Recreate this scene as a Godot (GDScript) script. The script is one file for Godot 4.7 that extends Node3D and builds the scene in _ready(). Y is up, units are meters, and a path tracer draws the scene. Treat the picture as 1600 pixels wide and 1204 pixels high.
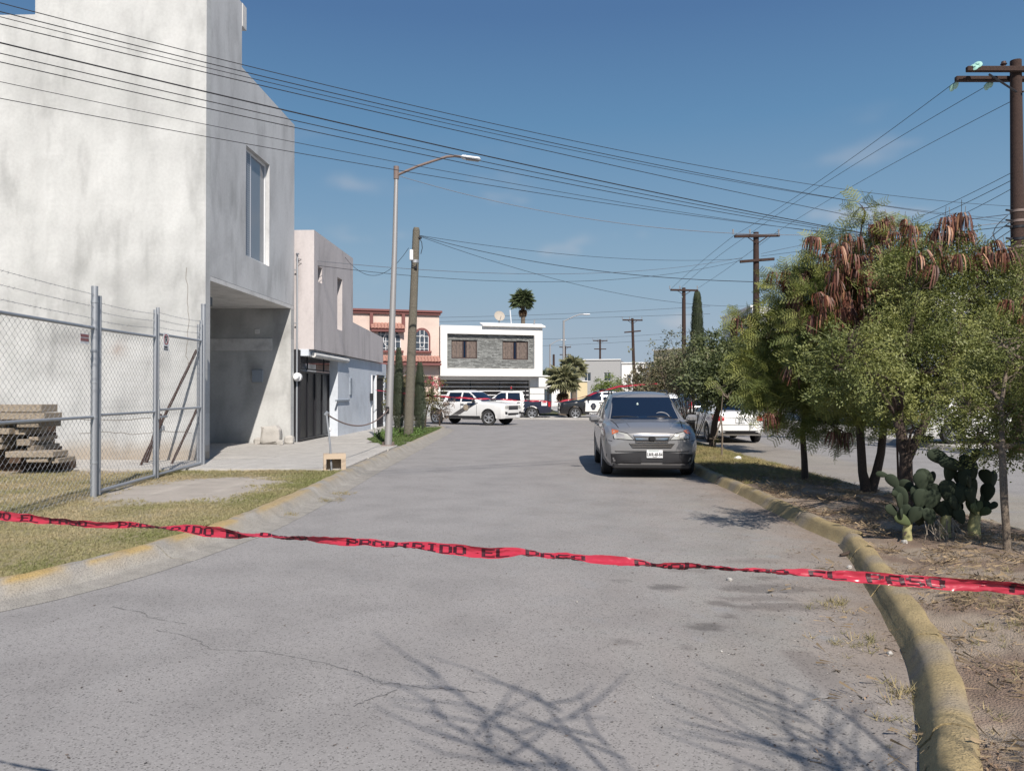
extends Node3D
# A residential street closed off with red tape. Metres, y up; the camera stands at the origin looking down the street (-z).

var rng := RandomNumberGenerator.new()
var M := {}
var used := {}
var noise_a := FastNoiseLite.new()
var noise_b := FastNoiseLite.new()
const STREET := -0.032   # the street runs 1.8 degrees off the camera's axis
const SUN := Vector3(-0.28, -1.0, -1.06)


# ---------------------------------------------------------------- mesh builder
class Mb:
	var v := PackedVector3Array()
	var c := PackedColorArray()
	var uv := PackedVector2Array()
	var col := Color.WHITE
	var colored := false
	var textured := false

	func tri(a: Vector3, b: Vector3, d: Vector3) -> void:
		v.append(a); v.append(d); v.append(b)
		if colored:
			c.append(col); c.append(col); c.append(col)

	func quad(a: Vector3, b: Vector3, d: Vector3, e: Vector3) -> void:
		tri(a, b, d)
		tri(a, d, e)

	func quad_uv(a: Vector3, b: Vector3, d: Vector3, e: Vector3, r := Rect2(0, 0, 1, 1)) -> void:
		textured = true
		quad(a, b, d, e)
		var p := [Vector2(r.position.x, r.end.y), r.end, Vector2(r.end.x, r.position.y), r.position]
		for k in [0, 2, 1, 0, 3, 2]:
			uv.append(p[k])

	func box(at: Vector3, size: Vector3, bevel := 0.0, basis := Basis.IDENTITY) -> void:
		var h := size / 2.0
		var b: float = minf(bevel, minf(h.x, minf(h.y, h.z)) * 0.9)
		if b <= 0.0:
			var p := []
			for k in 8:
				p.append(at + basis * Vector3(h.x if k & 1 else -h.x, h.y if k & 2 else -h.y, h.z if k & 4 else -h.z))
			quad(p[4], p[5], p[7], p[6]); quad(p[1], p[0], p[2], p[3])
			quad(p[5], p[1], p[3], p[7]); quad(p[0], p[4], p[6], p[2])
			quad(p[6], p[7], p[3], p[2]); quad(p[0], p[1], p[5], p[4])
			return
		var q := {}
		for k in 8:
			var s := Vector3(1 if k & 1 else -1, 1 if k & 2 else -1, 1 if k & 4 else -1)
			for ax in 3:
				var w := Vector3(s.x * (h.x - b), s.y * (h.y - b), s.z * (h.z - b))
				w[ax] = s[ax] * h[ax]
				q[k * 3 + ax] = at + basis * w
		var face := func(ax: int, ids: Array) -> void:
			quad(q[ids[0] * 3 + ax], q[ids[1] * 3 + ax], q[ids[2] * 3 + ax], q[ids[3] * 3 + ax])
		face.call(2, [4, 5, 7, 6]); face.call(2, [1, 0, 2, 3])
		face.call(0, [5, 1, 3, 7]); face.call(0, [0, 4, 6, 2])
		face.call(1, [6, 7, 3, 2]); face.call(1, [0, 1, 5, 4])
		for e in [[4, 5, 2, 1], [6, 7, 1, 2], [0, 1, 1, 2], [2, 3, 2, 1], [0, 2, 2, 0], [1, 3, 0, 2], [4, 6, 0, 2], [5, 7, 2, 0], [0, 4, 0, 1], [1, 5, 1, 0], [2, 6, 1, 0], [3, 7, 0, 1]]:
			quad(q[e[0] * 3 + e[3]], q[e[1] * 3 + e[3]], q[e[1] * 3 + e[2]], q[e[0] * 3 + e[2]])
		for k in 8:
			var odd: bool = ((k & 1) + ((k >> 1) & 1) + ((k >> 2) & 1)) % 2 == 1
			if odd:
				tri(q[k * 3], q[k * 3 + 1], q[k * 3 + 2])
			else:
				tri(q[k * 3], q[k * 3 + 2], q[k * 3 + 1])

	func tube(pts: Array, radii: Variant, sides := 8, caps := true) -> void:
		var n := pts.size()
		var up := Vector3.UP
		var d0: Vector3 = (pts[1] - pts[0]).normalized()
		if absf(d0.dot(up)) > 0.95:
			up = Vector3.RIGHT
		var side := d0.cross(up).normalized()
		var rings := []
		for i in n:
			var d: Vector3 = (pts[mini(i + 1, n - 1)] - pts[maxi(i - 1, 0)]).normalized()
			side = (side - d * side.dot(d)).normalized()
			var other := d.cross(side)
			var r: float = radii[i] if radii is Array else radii
			var ring := PackedVector3Array()
			for k in sides:
				var a := TAU * k / sides
				ring.append(pts[i] + (side * cos(a) + other * sin(a)) * r)
			rings.append(ring)
		for i in n - 1:
			for k in sides:
				var k2 := (k + 1) % sides
				quad(rings[i][k], rings[i][k2], rings[i + 1][k2], rings[i + 1][k])
		if caps:
			for k in range(1, sides - 1):
				tri(rings[0][0], rings[0][k + 1], rings[0][k])
				tri(rings[n - 1][0], rings[n - 1][k], rings[n - 1][k + 1])

	# profile: (radius, height) pairs turned round the axis of the transform's y
	func lathe(profile: Array, sides: int, xf := Transform3D.IDENTITY) -> void:
		for i in profile.size() - 1:
			for k in sides:
				var p := []
				for e in [[i, k], [i, k + 1], [i + 1, k + 1], [i + 1, k]]:
					var a: float = TAU * e[1] / sides
					var w: Vector2 = profile[e[0]]
					p.append(xf * Vector3(cos(a) * w.x, w.y, -sin(a) * w.x))
				if profile[i].x < 1e-5:
					tri(p[0], p[2], p[3])
				elif profile[i + 1].x < 1e-5:
					tri(p[0], p[1], p[2])
				else:
					quad(p[0], p[1], p[2], p[3])

	# a flat outline in x and y, given depth towards -z
	func prism(poly: PackedVector2Array, depth: float, xf := Transform3D.IDENTITY) -> void:
		var t := Geometry2D.triangulate_polygon(poly)
		var flip := Geometry2D.is_polygon_clockwise(poly)
		for i in range(0, t.size(), 3):
			var a := Vector3(poly[t[i]].x, poly[t[i]].y, 0)
			var b := Vector3(poly[t[i + 1]].x, poly[t[i + 1]].y, 0)
			var d := Vector3(poly[t[i + 2]].x, poly[t[i + 2]].y, 0)
			if (b - a).cross(d - a).z < 0:
				var s := b
				b = d
				d = s
			tri(xf * a, xf * b, xf * d)
			var w := Vector3(0, 0, -depth)
			tri(xf * (a + w), xf * (d + w), xf * (b + w))
		for i in poly.size():
			var a := Vector3(poly[i].x, poly[i].y, 0)
			var j := (i + 1) % poly.size()
			var b := Vector3(poly[j].x, poly[j].y, 0)
			var w := Vector3(0, 0, -depth)
			if flip:
				quad(xf * a, xf * b, xf * (b + w), xf * (a + w))
			else:
				quad(xf * b, xf * a, xf * (a + w), xf * (b + w))

	# a wall: x 0..w, y 0..h, front at z = 0, thickness t towards -z, with rectangular holes [x0, y0, x1, y1]
	func wall(xf: Transform3D, w: float, h: float, t: float, holes := [], step := 0.0, tint: Variant = null) -> void:
		var xs := [0.0, w]
		var ys := [0.0, h]
		for o in holes:
			for x in [o[0], o[2]]:
				if x > 0.001 and x < w - 0.001: xs.append(x)
			for y in [o[1], o[3]]:
				if y > 0.001 and y < h - 0.001: ys.append(y)
		if step > 0.0:
			for i in int(w / step): xs.append((i + 0.5) * step)
			for i in int(h / step): ys.append((i + 0.5) * step)
		xs.sort(); ys.sort()
		var solid := func(x: float, y: float) -> bool:
			if x < 0 or y < 0 or x > w or y > h: return false
			for o in holes:
				if x > o[0] and x < o[2] and y > o[1] and y < o[3]: return false
			return true
		for i in xs.size() - 1:
			var x0: float = xs[i]
			var x1: float = xs[i + 1]
			if x1 - x0 < 1e-4: continue
			for j in ys.size() - 1:
				var y0: float = ys[j]
				var y1: float = ys[j + 1]
				if y1 - y0 < 1e-4: continue
				var mx := (x0 + x1) / 2
				var my := (y0 + y1) / 2
				if not solid.call(mx, my): continue
				var p := [Vector3(x0, y0, 0), Vector3(x1, y0, 0), Vector3(x1, y1, 0), Vector3(x0, y1, 0)]
				if tint != null:
					colored = true
					for k in [0, 2, 1, 0, 3, 2]:
						v.append(xf * p[k])
						c.append(tint.call(p[k].x, p[k].y))
					col = tint.call(mx, my)
				else:
					quad(xf * p[0], xf * p[1], xf * p[2], xf * p[3])
				var b := []
				for k in 4: b.append(p[k] - Vector3(0, 0, t))
				quad(xf * b[1], xf * b[0], xf * b[3], xf * b[2])
				if not solid.call(mx, y0 - 0.002): quad(xf * b[0], xf * b[1], xf * p[1], xf * p[0])
				if not solid.call(mx, y1 + 0.002): quad(xf * p[3], xf * p[2], xf * b[2], xf * b[3])
				if not solid.call(x0 - 0.002, my): quad(xf * b[0], xf * p[0], xf * p[3], xf * b[3])
				if not solid.call(x1 + 0.002, my): quad(xf * p[1], xf * b[1], xf * b[2], xf * p[2])

	func append(o: Mb, xf := Transform3D.IDENTITY) -> void:
		for p in o.v: v.append(xf * p)
		if o.colored: c.append_array(o.c)

	func commit(smooth := 0.0) -> ArrayMesh:
		var n := v.size()
		var fn := PackedVector3Array()
		fn.resize(n / 3)
		for i in n / 3:
			fn[i] = (v[i * 3 + 2] - v[i * 3]).cross(v[i * 3 + 1] - v[i * 3])
		var nn := PackedVector3Array()
		nn.resize(n)
		if smooth <= 0.0:
			for i in n:
				nn[i] = fn[i / 3].normalized()
		else:
			var lim := cos(deg_to_rad(smooth))
			var at := {}
			for i in n:
				var k := Vector3i((v[i] * 4000.0).round())
				if at.has(k): at[k].append(i / 3)
				else: at[k] = [i / 3]
			for i in n:
				var k := Vector3i((v[i] * 4000.0).round())
				var own := fn[i / 3].normalized()
				var sum := Vector3.ZERO
				for f in at[k]:
					if own.dot(fn[f].normalized()) >= lim: sum += fn[f]
				nn[i] = sum.normalized() if sum.length_squared() > 0 else own
		var a := []
		a.resize(Mesh.ARRAY_MAX)
		a[Mesh.ARRAY_VERTEX] = v
		a[Mesh.ARRAY_NORMAL] = nn
		if colored: a[Mesh.ARRAY_COLOR] = c
		if textured: a[Mesh.ARRAY_TEX_UV] = uv
		var m := ArrayMesh.new()
		m.add_surface_from_arrays(Mesh.PRIMITIVE_TRIANGLES, a)
		return m


# ---------------------------------------------------------------- naming
func numbered(called: String) -> String:
	var k: int = used.get(called, 0)
	used[called] = k + 1
	return called if k == 0 else "%s_%03d" % [called, k]


func tag(o: Node, label: String, category: String, group := "") -> Node:
	o.set_meta("label", label)
	o.set_meta("category", category)
	if group: o.set_meta("group", group)
	return o


func thing(called: String, label: String, category: String, at := Vector3.ZERO, turn := 0.0, group := "") -> Node3D:
	var o := Node3D.new()
	o.name = numbered(called)
	add_child(o)
	o.position = at
	o.rotation.y = turn
	tag(o, label, category, group)
	return o


func place(called: String, mesh: Mesh, m: Material, parent: Node = null, at := Transform3D.IDENTITY) -> MeshInstance3D:
	var o := MeshInstance3D.new()
	o.mesh = mesh
	o.material_override = m
	o.name = numbered(called) if parent == null else called
	(self if parent == null else parent).add_child(o, true)
	o.transform = at
	return o


func part(called: String, b: Mb, m: Material, parent: Node, smooth := 0.0) -> MeshInstance3D:
	return place(called, b.commit(smooth), m, parent)


func struct(called: String, b: Mb, m: Material, smooth := 0.0) -> MeshInstance3D:
	var o := place(called, b.commit(smooth), m)
	o.set_meta("kind", "structure")
	return o


func struct_root(called: String) -> Node3D:
	var o := Node3D.new()
	o.name = numbered(called)
	add_child(o)
	o.set_meta("kind", "structure")
	return o


func scatter(called: String, mesh: Mesh, m: Material, where: Array, tints: PackedColorArray, parent: Node = null) -> MultiMeshInstance3D:
	var mm := MultiMesh.new()
	mm.transform_format = MultiMesh.TRANSFORM_3D
	mm.use_colors = true
	mm.mesh = mesh
	mm.instance_count = where.size()
	for i in where.size():
		mm.set_instance_transform(i, where[i])
		mm.set_instance_color(i, tints[i])
	var o := MultiMeshInstance3D.new()
	o.multimesh = mm
	o.material_override = m
	o.name = numbered(called) if parent == null else called
	o.set_meta("kind", "stuff")
	(self if parent == null else parent).add_child(o, true)
	return o


# ---------------------------------------------------------------- materials
func lin(r: float, g: float, b: float) -> Color:
	return Color(r, g, b).linear_to_srgb()


func ntex(seed_: int, freq: float, oct: int, stops: Array, size := 512, normal := 0.0, kind := FastNoiseLite.TYPE_SIMPLEX_SMOOTH) -> NoiseTexture2D:
	var n := FastNoiseLite.new()
	n.seed = seed_
	n.noise_type = kind
	n.frequency = freq
	n.fractal_octaves = oct
	n.fractal_gain = 0.55
	var t := NoiseTexture2D.new()
	t.width = size
	t.height = size
	t.seamless = true
	t.seamless_blend_skirt = 0.25
	t.noise = n
	if normal > 0.0:
		t.as_normal_map = true
		t.bump_strength = normal
	else:
		var g := Gradient.new()
		var off := PackedFloat32Array()
		var cols := PackedColorArray()
		for s in stops:
			off.append(s[0])
			cols.append(Color(s[1], s[1], s[1]) if s[1] is float else s[1])
		g.offsets = off
		g.colors = cols
		t.color_ramp = g
	return t


# o: tex + scale (fine, tiles per metre), dtex + dscale (coarse, multiplied), nrm, nstr, metal, vc, coat, local
func mat(key: String, color: Color, rough: float, o := {}) -> StandardMaterial3D:
	var m := StandardMaterial3D.new()
	m.resource_name = key
	m.albedo_color = color
	m.roughness = rough
	m.metallic = o.get("metal", 0.0)
	if o.has("tex") or o.has("nrm"):
		m.uv1_triplanar = true
		m.uv1_world_triplanar = not o.get("local", false)
		var s: float = o.get("scale", 1.0)
		m.uv1_scale = Vector3(s, s, s) * o.get("stretch", Vector3.ONE)
	if o.has("tex"): m.albedo_texture = o.tex
	if o.has("nrm"):
		m.normal_enabled = true
		m.normal_texture = o.nrm
		m.normal_scale = o.get("nstr", 1.0)
	if o.has("dtex"):
		m.detail_enabled = true
		m.detail_albedo = o.dtex
		m.detail_blend_mode = BaseMaterial3D.BLEND_MODE_MUL
		m.detail_uv_layer = BaseMaterial3D.DETAIL_UV_2
		m.uv2_triplanar = true
		m.uv2_world_triplanar = not o.get("local", false)
		var d: float = o.get("dscale", 0.1)
		m.uv2_scale = Vector3(d, d, d) * o.get("dstretch", Vector3.ONE)
	if o.get("vc", false): m.vertex_color_use_as_albedo = true
	if o.has("coat"):
		m.clearcoat_enabled = true
		m.clearcoat = o.coat
		m.clearcoat_roughness = 0.06
	if o.has("back"):
		m.backlight_enabled = true
		m.backlight = o.back
	M[key] = m
	return m


func blob(x: float, y: float, cx: float, cy: float, rx: float, ry: float) -> float:
	var d := pow((x - cx) / rx, 2.0) + pow((y - cy) / ry, 2.0)
	return exp(-d * 1.4)


func n01(n: FastNoiseLite, x: float, y: float) -> float:
	return n.get_noise_2d(x, y) * 0.5 + 0.5


func grey(v: float) -> Color:
	return Color(v, v, v)


func catmull(pts: Array, step: float) -> PackedVector2Array:
	var c := Curve2D.new()
	for i in pts.size():
		var a: Vector2 = pts[maxi(i - 1, 0)]
		var b: Vector2 = pts[mini(i + 1, pts.size() - 1)]
		var t := (b - a) / 6.0
		c.add_point(pts[i], -t, t)
	c.bake_interval = 0.02
	var out := PackedVector2Array()
	var n := int(c.get_baked_length() / step)
	for i in n + 1:
		out.append(c.sample_baked(c.get_baked_length() * i / n))
	return out


func text_mesh(s: String, height: float, bold := true) -> TextMesh:
	var t := TextMesh.new()
	var f := SystemFont.new()
	f.font_names = PackedStringArray(["Droid Sans"])
	f.font_weight = 700 if bold else 400
	t.font = f
	t.text = s
	t.font_size = 64
	t.pixel_size = height / 46.0
	t.depth = 0.004
	return t


# crushed stone in bitumen: thousands of small flat chips of differing grey over a finer grain
func aggregate(seed_: int, chips: int, low: float, size := 1024) -> ImageTexture:
	var r := RandomNumberGenerator.new()
	r.seed = seed_
	var px := PackedByteArray()
	px.resize(size * size)
	for i in size * size: px[i] = 222 + r.randi() % 22
	for k in chips:
		var cx := r.randi() % size
		var cy := r.randi() % size
		var a := r.randf_range(1.0, 4.2)
		var b := a * r.randf_range(0.5, 1.0)
		var t := r.randf() * PI
		var v: int = int(255.0 * (r.randf_range(low, 0.86) if r.randf() < 0.45 else r.randf_range(0.88, 1.0)))
		var e := int(a) + 1
		for y in range(-e, e + 1):
			for x in range(-e, e + 1):
				var u := (x * cos(t) + y * sin(t)) / a
				var w := (y * cos(t) - x * sin(t)) / b
				if u * u + w * w < 1.0: px[posmod(cy + y, size) * size + posmod(cx + x, size)] = v
	var im := Image.create_from_data(size, size, false, Image.FORMAT_L8, px)
	im.convert(Image.FORMAT_RGB8)
	return ImageTexture.create_from_image(im)


func make_materials() -> void:
	var chips := aggregate(5, 21000, 0.60)
	var fine := ntex(1, 0.02, 6, [[0.2, 0.965], [0.5, 0.985], [0.8, 1.0]], 512)
	var grain := ntex(2, 0.085, 4, [[0.24, 0.42], [0.36, 0.78], [0.5, 0.90], [0.64, 1.0], [0.8, 1.0]], 1024)
	var speck := ntex(22, 0.33, 1, [[0.1, 0.7], [0.35, 0.92], [0.7, 0.96], [0.92, 1.0]], 512, 0.0, FastNoiseLite.TYPE_VALUE)
	var blotch := ntex(3, 0.010, 6, [[0.15, 0.92], [0.4, 0.96], [0.6, 0.985], [0.85, 1.0]], 512)
	var streak := ntex(4, 0.014, 6, [[0.15, 0.86], [0.45, 0.97], [0.8, 1.0]], 512)
	var grain_n := ntex(15, 0.2, 2, [], 1024, 4.0)
	var soft_n := ntex(5, 0.03, 5, [], 512, 3.0)
	var rough_n := ntex(6, 0.1, 4, [], 512, 9.0)
	var wood_t := ntex(7, 0.05, 4, [[0.2, 0.5], [0.5, 0.85], [0.8, 1.0]], 512)
	mat("asphalt", lin(0.355, 0.34, 0.333), 0.93, {"tex": chips, "scale": 0.62, "nrm": grain_n, "nstr": 0.12, "dtex": blotch, "dscale": 0.16, "vc": true})
	mat("crack", lin(0.17, 0.163, 0.16), 1.0)
	mat("wall_crack", lin(0.22, 0.2, 0.18), 1.0)
	mat("outer_ground", lin(0.23, 0.19, 0.14), 1.0, {"tex": blotch, "scale": 0.1})
	mat("verge", Color.WHITE, 1.0, {"tex": fine, "scale": 1.2, "nrm": rough_n, "nstr": 1.2, "dtex": blotch, "dscale": 0.3, "vc": true})
	mat("concrete", lin(0.60, 0.575, 0.54), 0.93, {"tex": grain, "scale": 1.0, "nrm": grain_n, "nstr": 0.4, "dtex": blotch, "dscale": 0.35})
	mat("kerb", Color.WHITE, 0.95, {"tex": chips, "scale": 0.8, "nrm": rough_n, "nstr": 0.45, "dtex": blotch, "dscale": 0.9, "vc": true})
	mat("plaster", lin(0.615, 0.63, 0.638), 0.95, {"tex": fine, "scale": 0.9, "nrm": soft_n, "nstr": 0.14, "dtex": streak, "dscale": 0.16, "dstretch": Vector3(1.0, 0.3, 1.0), "vc": true})
	mat("plaster_plain", lin(0.66, 0.655, 0.645), 0.95, {"tex": fine, "scale": 0.9, "nrm": soft_n, "nstr": 0.14, "dtex": streak, "dscale": 0.2})
	mat("mauve", lin(0.56, 0.52, 0.52), 0.95, {"tex": fine, "scale": 0.7, "nrm": soft_n, "nstr": 0.1, "dtex": streak, "dscale": 0.14, "dstretch": Vector3(1.0, 0.3, 1.0)})
	mat("pale_blue", lin(0.64, 0.69, 0.76), 0.9, {"tex": fine, "scale": 0.7, "dtex": blotch, "dscale": 0.15})
	mat("pink", lin(0.68, 0.545, 0.48), 0.95, {"tex": fine, "scale": 0.6, "dtex": blotch, "dscale": 0.12})
	mat("maroon", lin(0.19, 0.075, 0.07), 0.8, {"tex": fine, "scale": 1.5})
	mat("roof_tile", lin(0.45, 0.24, 0.19), 0.85, {"tex": fine, "scale": 2.0, "dtex": blotch, "dscale": 0.8})
	mat("white", lin(0.80, 0.79, 0.77), 0.85, {"tex": fine, "scale": 0.5})
	mat("cream", lin(0.62, 0.52, 0.33), 0.9, {"tex": fine, "scale": 0.5})
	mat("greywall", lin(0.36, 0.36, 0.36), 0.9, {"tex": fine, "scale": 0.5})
	var k := 0
	for g in [0.22, 0.27, 0.33, 0.40]:
		mat("stone%d" % k, lin(g * 0.97, g, g * 0.98), 0.9, {"tex": grain, "scale": 2.0})
		k += 1
	mat("galvanised", lin(0.42, 0.44, 0.47), 0.5, {"metal": 0.6, "tex": fine, "scale": 3.0})
	mat("wire_mesh", lin(0.34, 0.35, 0.37), 0.5, {"metal": 0.5})
	mat("lamp_grey", lin(0.40, 0.39, 0.39), 0.5, {"metal": 0.5, "tex": fine, "scale": 2.0})
	mat("rust_arm", lin(0.20, 0.15, 0.135), 0.7, {"tex": fine, "scale": 3.0})
	mat("black_metal", lin(0.016, 0.016, 0.02), 0.42)
	mat("dark", lin(0.012, 0.012, 0.014), 0.8)
	mat("dark_brown", lin(0.05, 0.025, 0.02), 0.6)
	mat("white_metal", lin(0.72, 0.73, 0.75), 0.45)
	mat("pole_grey", lin(0.22, 0.20, 0.16), 0.95, {"tex": wood_t, "scale": 2.0, "stretch": Vector3(3, 0.25, 3), "nrm": rough_n, "nstr": 0.6})
	mat("pole_brown", lin(0.075, 0.042, 0.033), 0.9, {"tex": wood_t, "scale": 2.0, "stretch": Vector3(3, 0.25, 3), "nrm": rough_n, "nstr": 0.6})
	for i in 3:
		var s: float = [1.0, 0.8, 0.6][i]
		mat("lumber%d" % i, lin(0.47 * s, 0.395 * s, 0.31 * s), 0.9, {"tex": wood_t, "scale": 1.6, "stretch": Vector3(0.3, 3, 3), "nrm": rough_n, "nstr": 0.4})
	mat("lumber_old", lin(0.12, 0.075, 0.05), 0.95, {"tex": wood_t, "scale": 1.6, "stretch": Vector3(0.3, 3, 3)})
	mat("cable", lin(0.02, 0.02, 0.025), 0.6)
	mat("cable_silver", lin(0.3, 0.31, 0.34), 0.4, {"metal": 0.7})
	mat("glass", lin(0.008, 0.016, 0.035), 0.06)
	M.glass.metallic_specular = 0.3
	mat("house_glass", lin(0.05, 0.065, 0.085), 0.08)
	mat("pale_glass", lin(0.20, 0.22, 0.25), 0.05)
	mat("blind", lin(0.29, 0.33, 0.38), 0.6)
	mat("insulator", lin(0.35, 0.6, 0.52), 0.1)
	mat("bark", lin(0.105, 0.075, 0.06), 0.95, {"tex": wood_t, "scale": 3.0, "stretch": Vector3(2, 0.4, 2), "nrm": rough_n, "nstr": 1.0})
	mat("bark_pale", lin(0.27, 0.215, 0.165), 0.95, {"tex": wood_t, "scale": 3.0, "stretch": Vector3(2, 0.5, 2), "nrm": rough_n, "nstr": 0.8})
	mat("leaf", Color.WHITE, 0.6, {"vc": true, "back": Color(0.5, 0.55, 0.2)})
	mat("pod", Color.WHITE, 0.55, {"vc": true, "back": Color(0.12, 0.06, 0.04)})
	mat("straw", Color.WHITE, 0.9, {"vc": true})
	mat("blade", Color.WHITE, 0.8, {"vc": true, "back": Color(0.25, 0.25, 0.12)})
	mat("cactus", lin(0.024, 0.036, 0.018), 0.85, {"tex": fine, "scale": 4.0})
	mat("cactus_mid", lin(0.085, 0.11, 0.045), 0.85, {"tex": fine, "scale": 4.0})
	mat("cactus_old", lin(0.38, 0.36, 0.17), 0.8, {"tex": fine, "scale": 5.0})
	mat("curtain", lin(0.27, 0.21, 0.18), 0.9, {"tex": wood_t, "scale": 0.7, "stretch": Vector3(3, 0.2, 3)})


# the air: clear winter blue paling to the horizon, a few thin wisps of cloud low down all round
func sky_picture() -> ImageTexture:
	var w := 1024
	var h := 512
	var im := Image.create(w, h, false, Image.FORMAT_RGBF)
	var stops := [[0.0, Color(0.40, 0.46, 0.54)], [0.075, Color(0.345, 0.445, 0.548)], [0.138, Color(0.28, 0.42, 0.552)], [0.22, Color(0.20, 0.345, 0.51)], [0.317, Color(0.125, 0.266, 0.452)], [0.427, Color(0.085, 0.182, 0.365)], [0.6, Color(0.068, 0.15, 0.32)], [1.0, Color(0.055, 0.125, 0.28)]]
	var n := FastNoiseLite.new()
	n.seed = 77
	n.frequency = 1.0
	n.fractal_octaves = 5
	var sun := -SUN.normalized()
	for j in h:
		var el := PI * (0.5 - (j + 0.5) / h)
		var s := sin(el)
		var c := Color(0.30, 0.28, 0.25)
		if s > 0.0:
			for k in stops.size() - 1:
				if s >= stops[k][0]:
					c = stops[k][1].lerp(stops[k + 1][1], clampf((s - stops[k][0]) / (stops[k + 1][0] - stops[k][0]), 0, 1))
		for i in w:
			var az := TAU * (i + 0.5) / w
			var d := Vector3(sin(az) * cos(el), s, -cos(az) * cos(el))
			var p := c
			if s > 0.0:
				if s > 0.02 and s < 0.4:
					var q := n.get_noise_3d(d.x * 5.0, s * 22.0, d.z * 5.0)
					var wisp := smoothstep(0.26, 0.62, q) * smoothstep(0.02, 0.08, s) * smoothstep(0.34, 0.16, s)
					p = p.lerp(Color(0.62, 0.60, 0.62), wisp * 0.5)
				var glow := pow(maxf(d.dot(sun), 0.0), 40.0) * 0.9 + pow(maxf(d.dot(sun), 0.0), 6.0) * 0.10
				p += Color(glow, glow * 0.98, glow * 0.95)
			im.set_pixel(i, j, Color(p.r / 1.6, p.g / 1.6, p.b / 1.6))
	return ImageTexture.create_from_image(im)


# ---------------------------------------------------------------- the scene
func _ready() -> void:
	rng.seed = 4711
	noise_a.seed = 11
	noise_a.frequency = 1.0
	noise_a.fractal_octaves = 3
	noise_b.seed = 29
	noise_b.frequency = 1.0
	noise_b.fractal_octaves = 4
	# camera
	var cam := Camera3D.new()
	cam.name = "camera"
	cam.fov = 51.2
	cam.position = Vector3(0, 1.6, 0)
	cam.rotation_degrees = Vector3(0.593, 0, 0)
	cam.near = 0.05
	cam.far = 2000.0
	add_child(cam)
	cam.current = true
	# sky, exposure
	var env := Environment.new()
	var sky := Sky.new()
	var sm := PanoramaSkyMaterial.new()
	sm.panorama = sky_picture()
	sm.energy_multiplier = 1.0
	sky.sky_material = sm
	env.background_mode = Environment.BG_SKY
	env.sky = sky
	env.tonemap_mode = Environment.TONE_MAPPER_LINEAR
	env.tonemap_exposure = 1.6
	env.sdfgi_enabled = true
	env.ssao_enabled = true
	env.ssil_enabled = true
	var we := WorldEnvironment.new()
	we.name = "world_environment"
	we.environment = env
	add_child(we)
	# sun, behind the camera and a little to its right
	var sun := DirectionalLight3D.new()
	sun.name = "sun"
	sun.light_energy = 1.15
	sun.light_color = Color(1.0, 0.967, 0.925)
	sun.light_angular_distance = 0.5
	sun.shadow_enabled = true
	add_child(sun)
	sun.look_at_from_position(Vector3.ZERO, SUN, Vector3.UP)
	make_materials()
	build_ground()
	build_houses()
	build_far_houses()
	build_fence()
	build_poles()
	build_cables()
	build_vehicles()
	build_plants()
	build_small_things()


# ---------------------------------------------------------------- ground
func left_edge(z: float) -> float:      # road-side foot of the kerb on the house side, z = distance ahead
	var t := [[-3.0, -16.0], [1.2, -11.0], [2.6, -7.6], [4.0, -5.55], [5.2, -4.3], [5.9, -3.77], [6.5, -3.44], [7.4, -3.14], [8.6, -2.9], [9.6, -2.78], [12.2, -2.70], [16.0, -2.70], [24.0, -2.60], [33.0, -2.52], [36.0, -2.62], [37.5, -3.2], [38.6, -4.6], [39.0, -7.0]]
	for i in t.size() - 1:
		if z <= t[i + 1][0]:
			var k: float = clampf((z - t[i][0]) / (t[i + 1][0] - t[i][0]), 0, 1)
			return lerpf(t[i][1], t[i + 1][1], k)
	return -40.0


func kerb(called: String, line: Array, inward: float, profile: Array, seg: float, tint: Callable) -> void:
	var root := struct_root(called)
	var pts := catmull(line, 0.12)
	var per := int(seg / 0.12)
	var i := 0
	while i < pts.size() - 1:
		var j := mini(i + per, pts.size() - 1)
		var b := Mb.new()
		b.colored = true
		var wob := rng.randf_range(-0.012, 0.012)
		for k in range(i, j):
			var rows := []
			for q in [k, k + 1]:
				var d := (pts[mini(q + 1, pts.size() - 1)] - pts[maxi(q - 1, 0)]).normalized()
				var n := Vector2(d.y, -d.x) * inward
				var row := []
				var at := pts[q]
				if q == i and i > 0: at += d * 0.012
				if q == j and j < pts.size() - 1: at -= d * 0.012
				for w in profile:
					var jit: float = n01(noise_a, at.x * 1.7 + w.x * 9.0, at.y * 1.7) * 0.044 - 0.022
					var s: Vector2 = at + n * (w.x + jit * 0.6 + wob)
					row.append(Vector3(s.x, w.y + (jit * 0.5 if w.y > 0.03 else 0.0), -s.y))
				rows.append(row)
			for e in profile.size() - 1:
				var quad := [rows[0][e], rows[1][e], rows[1][e + 1], rows[0][e + 1]]
				for t in ([0, 1, 2, 0, 2, 3] if inward > 0 else [0, 2, 1, 0, 3, 2]):
					var p: Vector3 = quad[t]
					b.v.append(p)
					b.c.append(tint.call(p, profile[e if t == 0 or t == 1 else e + 1]))
			for cap in ([0] if k == i else []) + ([1] if k == j - 1 else []):
				for e in profile.size() - 1:
					b.col = tint.call(rows[cap][e], profile[e])
					b.quad(rows[cap][e], rows[cap][e + 1], rows[cap][e + 1] - Vector3(0, 0.2, 0), rows[cap][e] - Vector3(0, 0.2, 0))
		place("kerb_segment", b.commit(50.0), M.kerb, root)
		i = j


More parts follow.
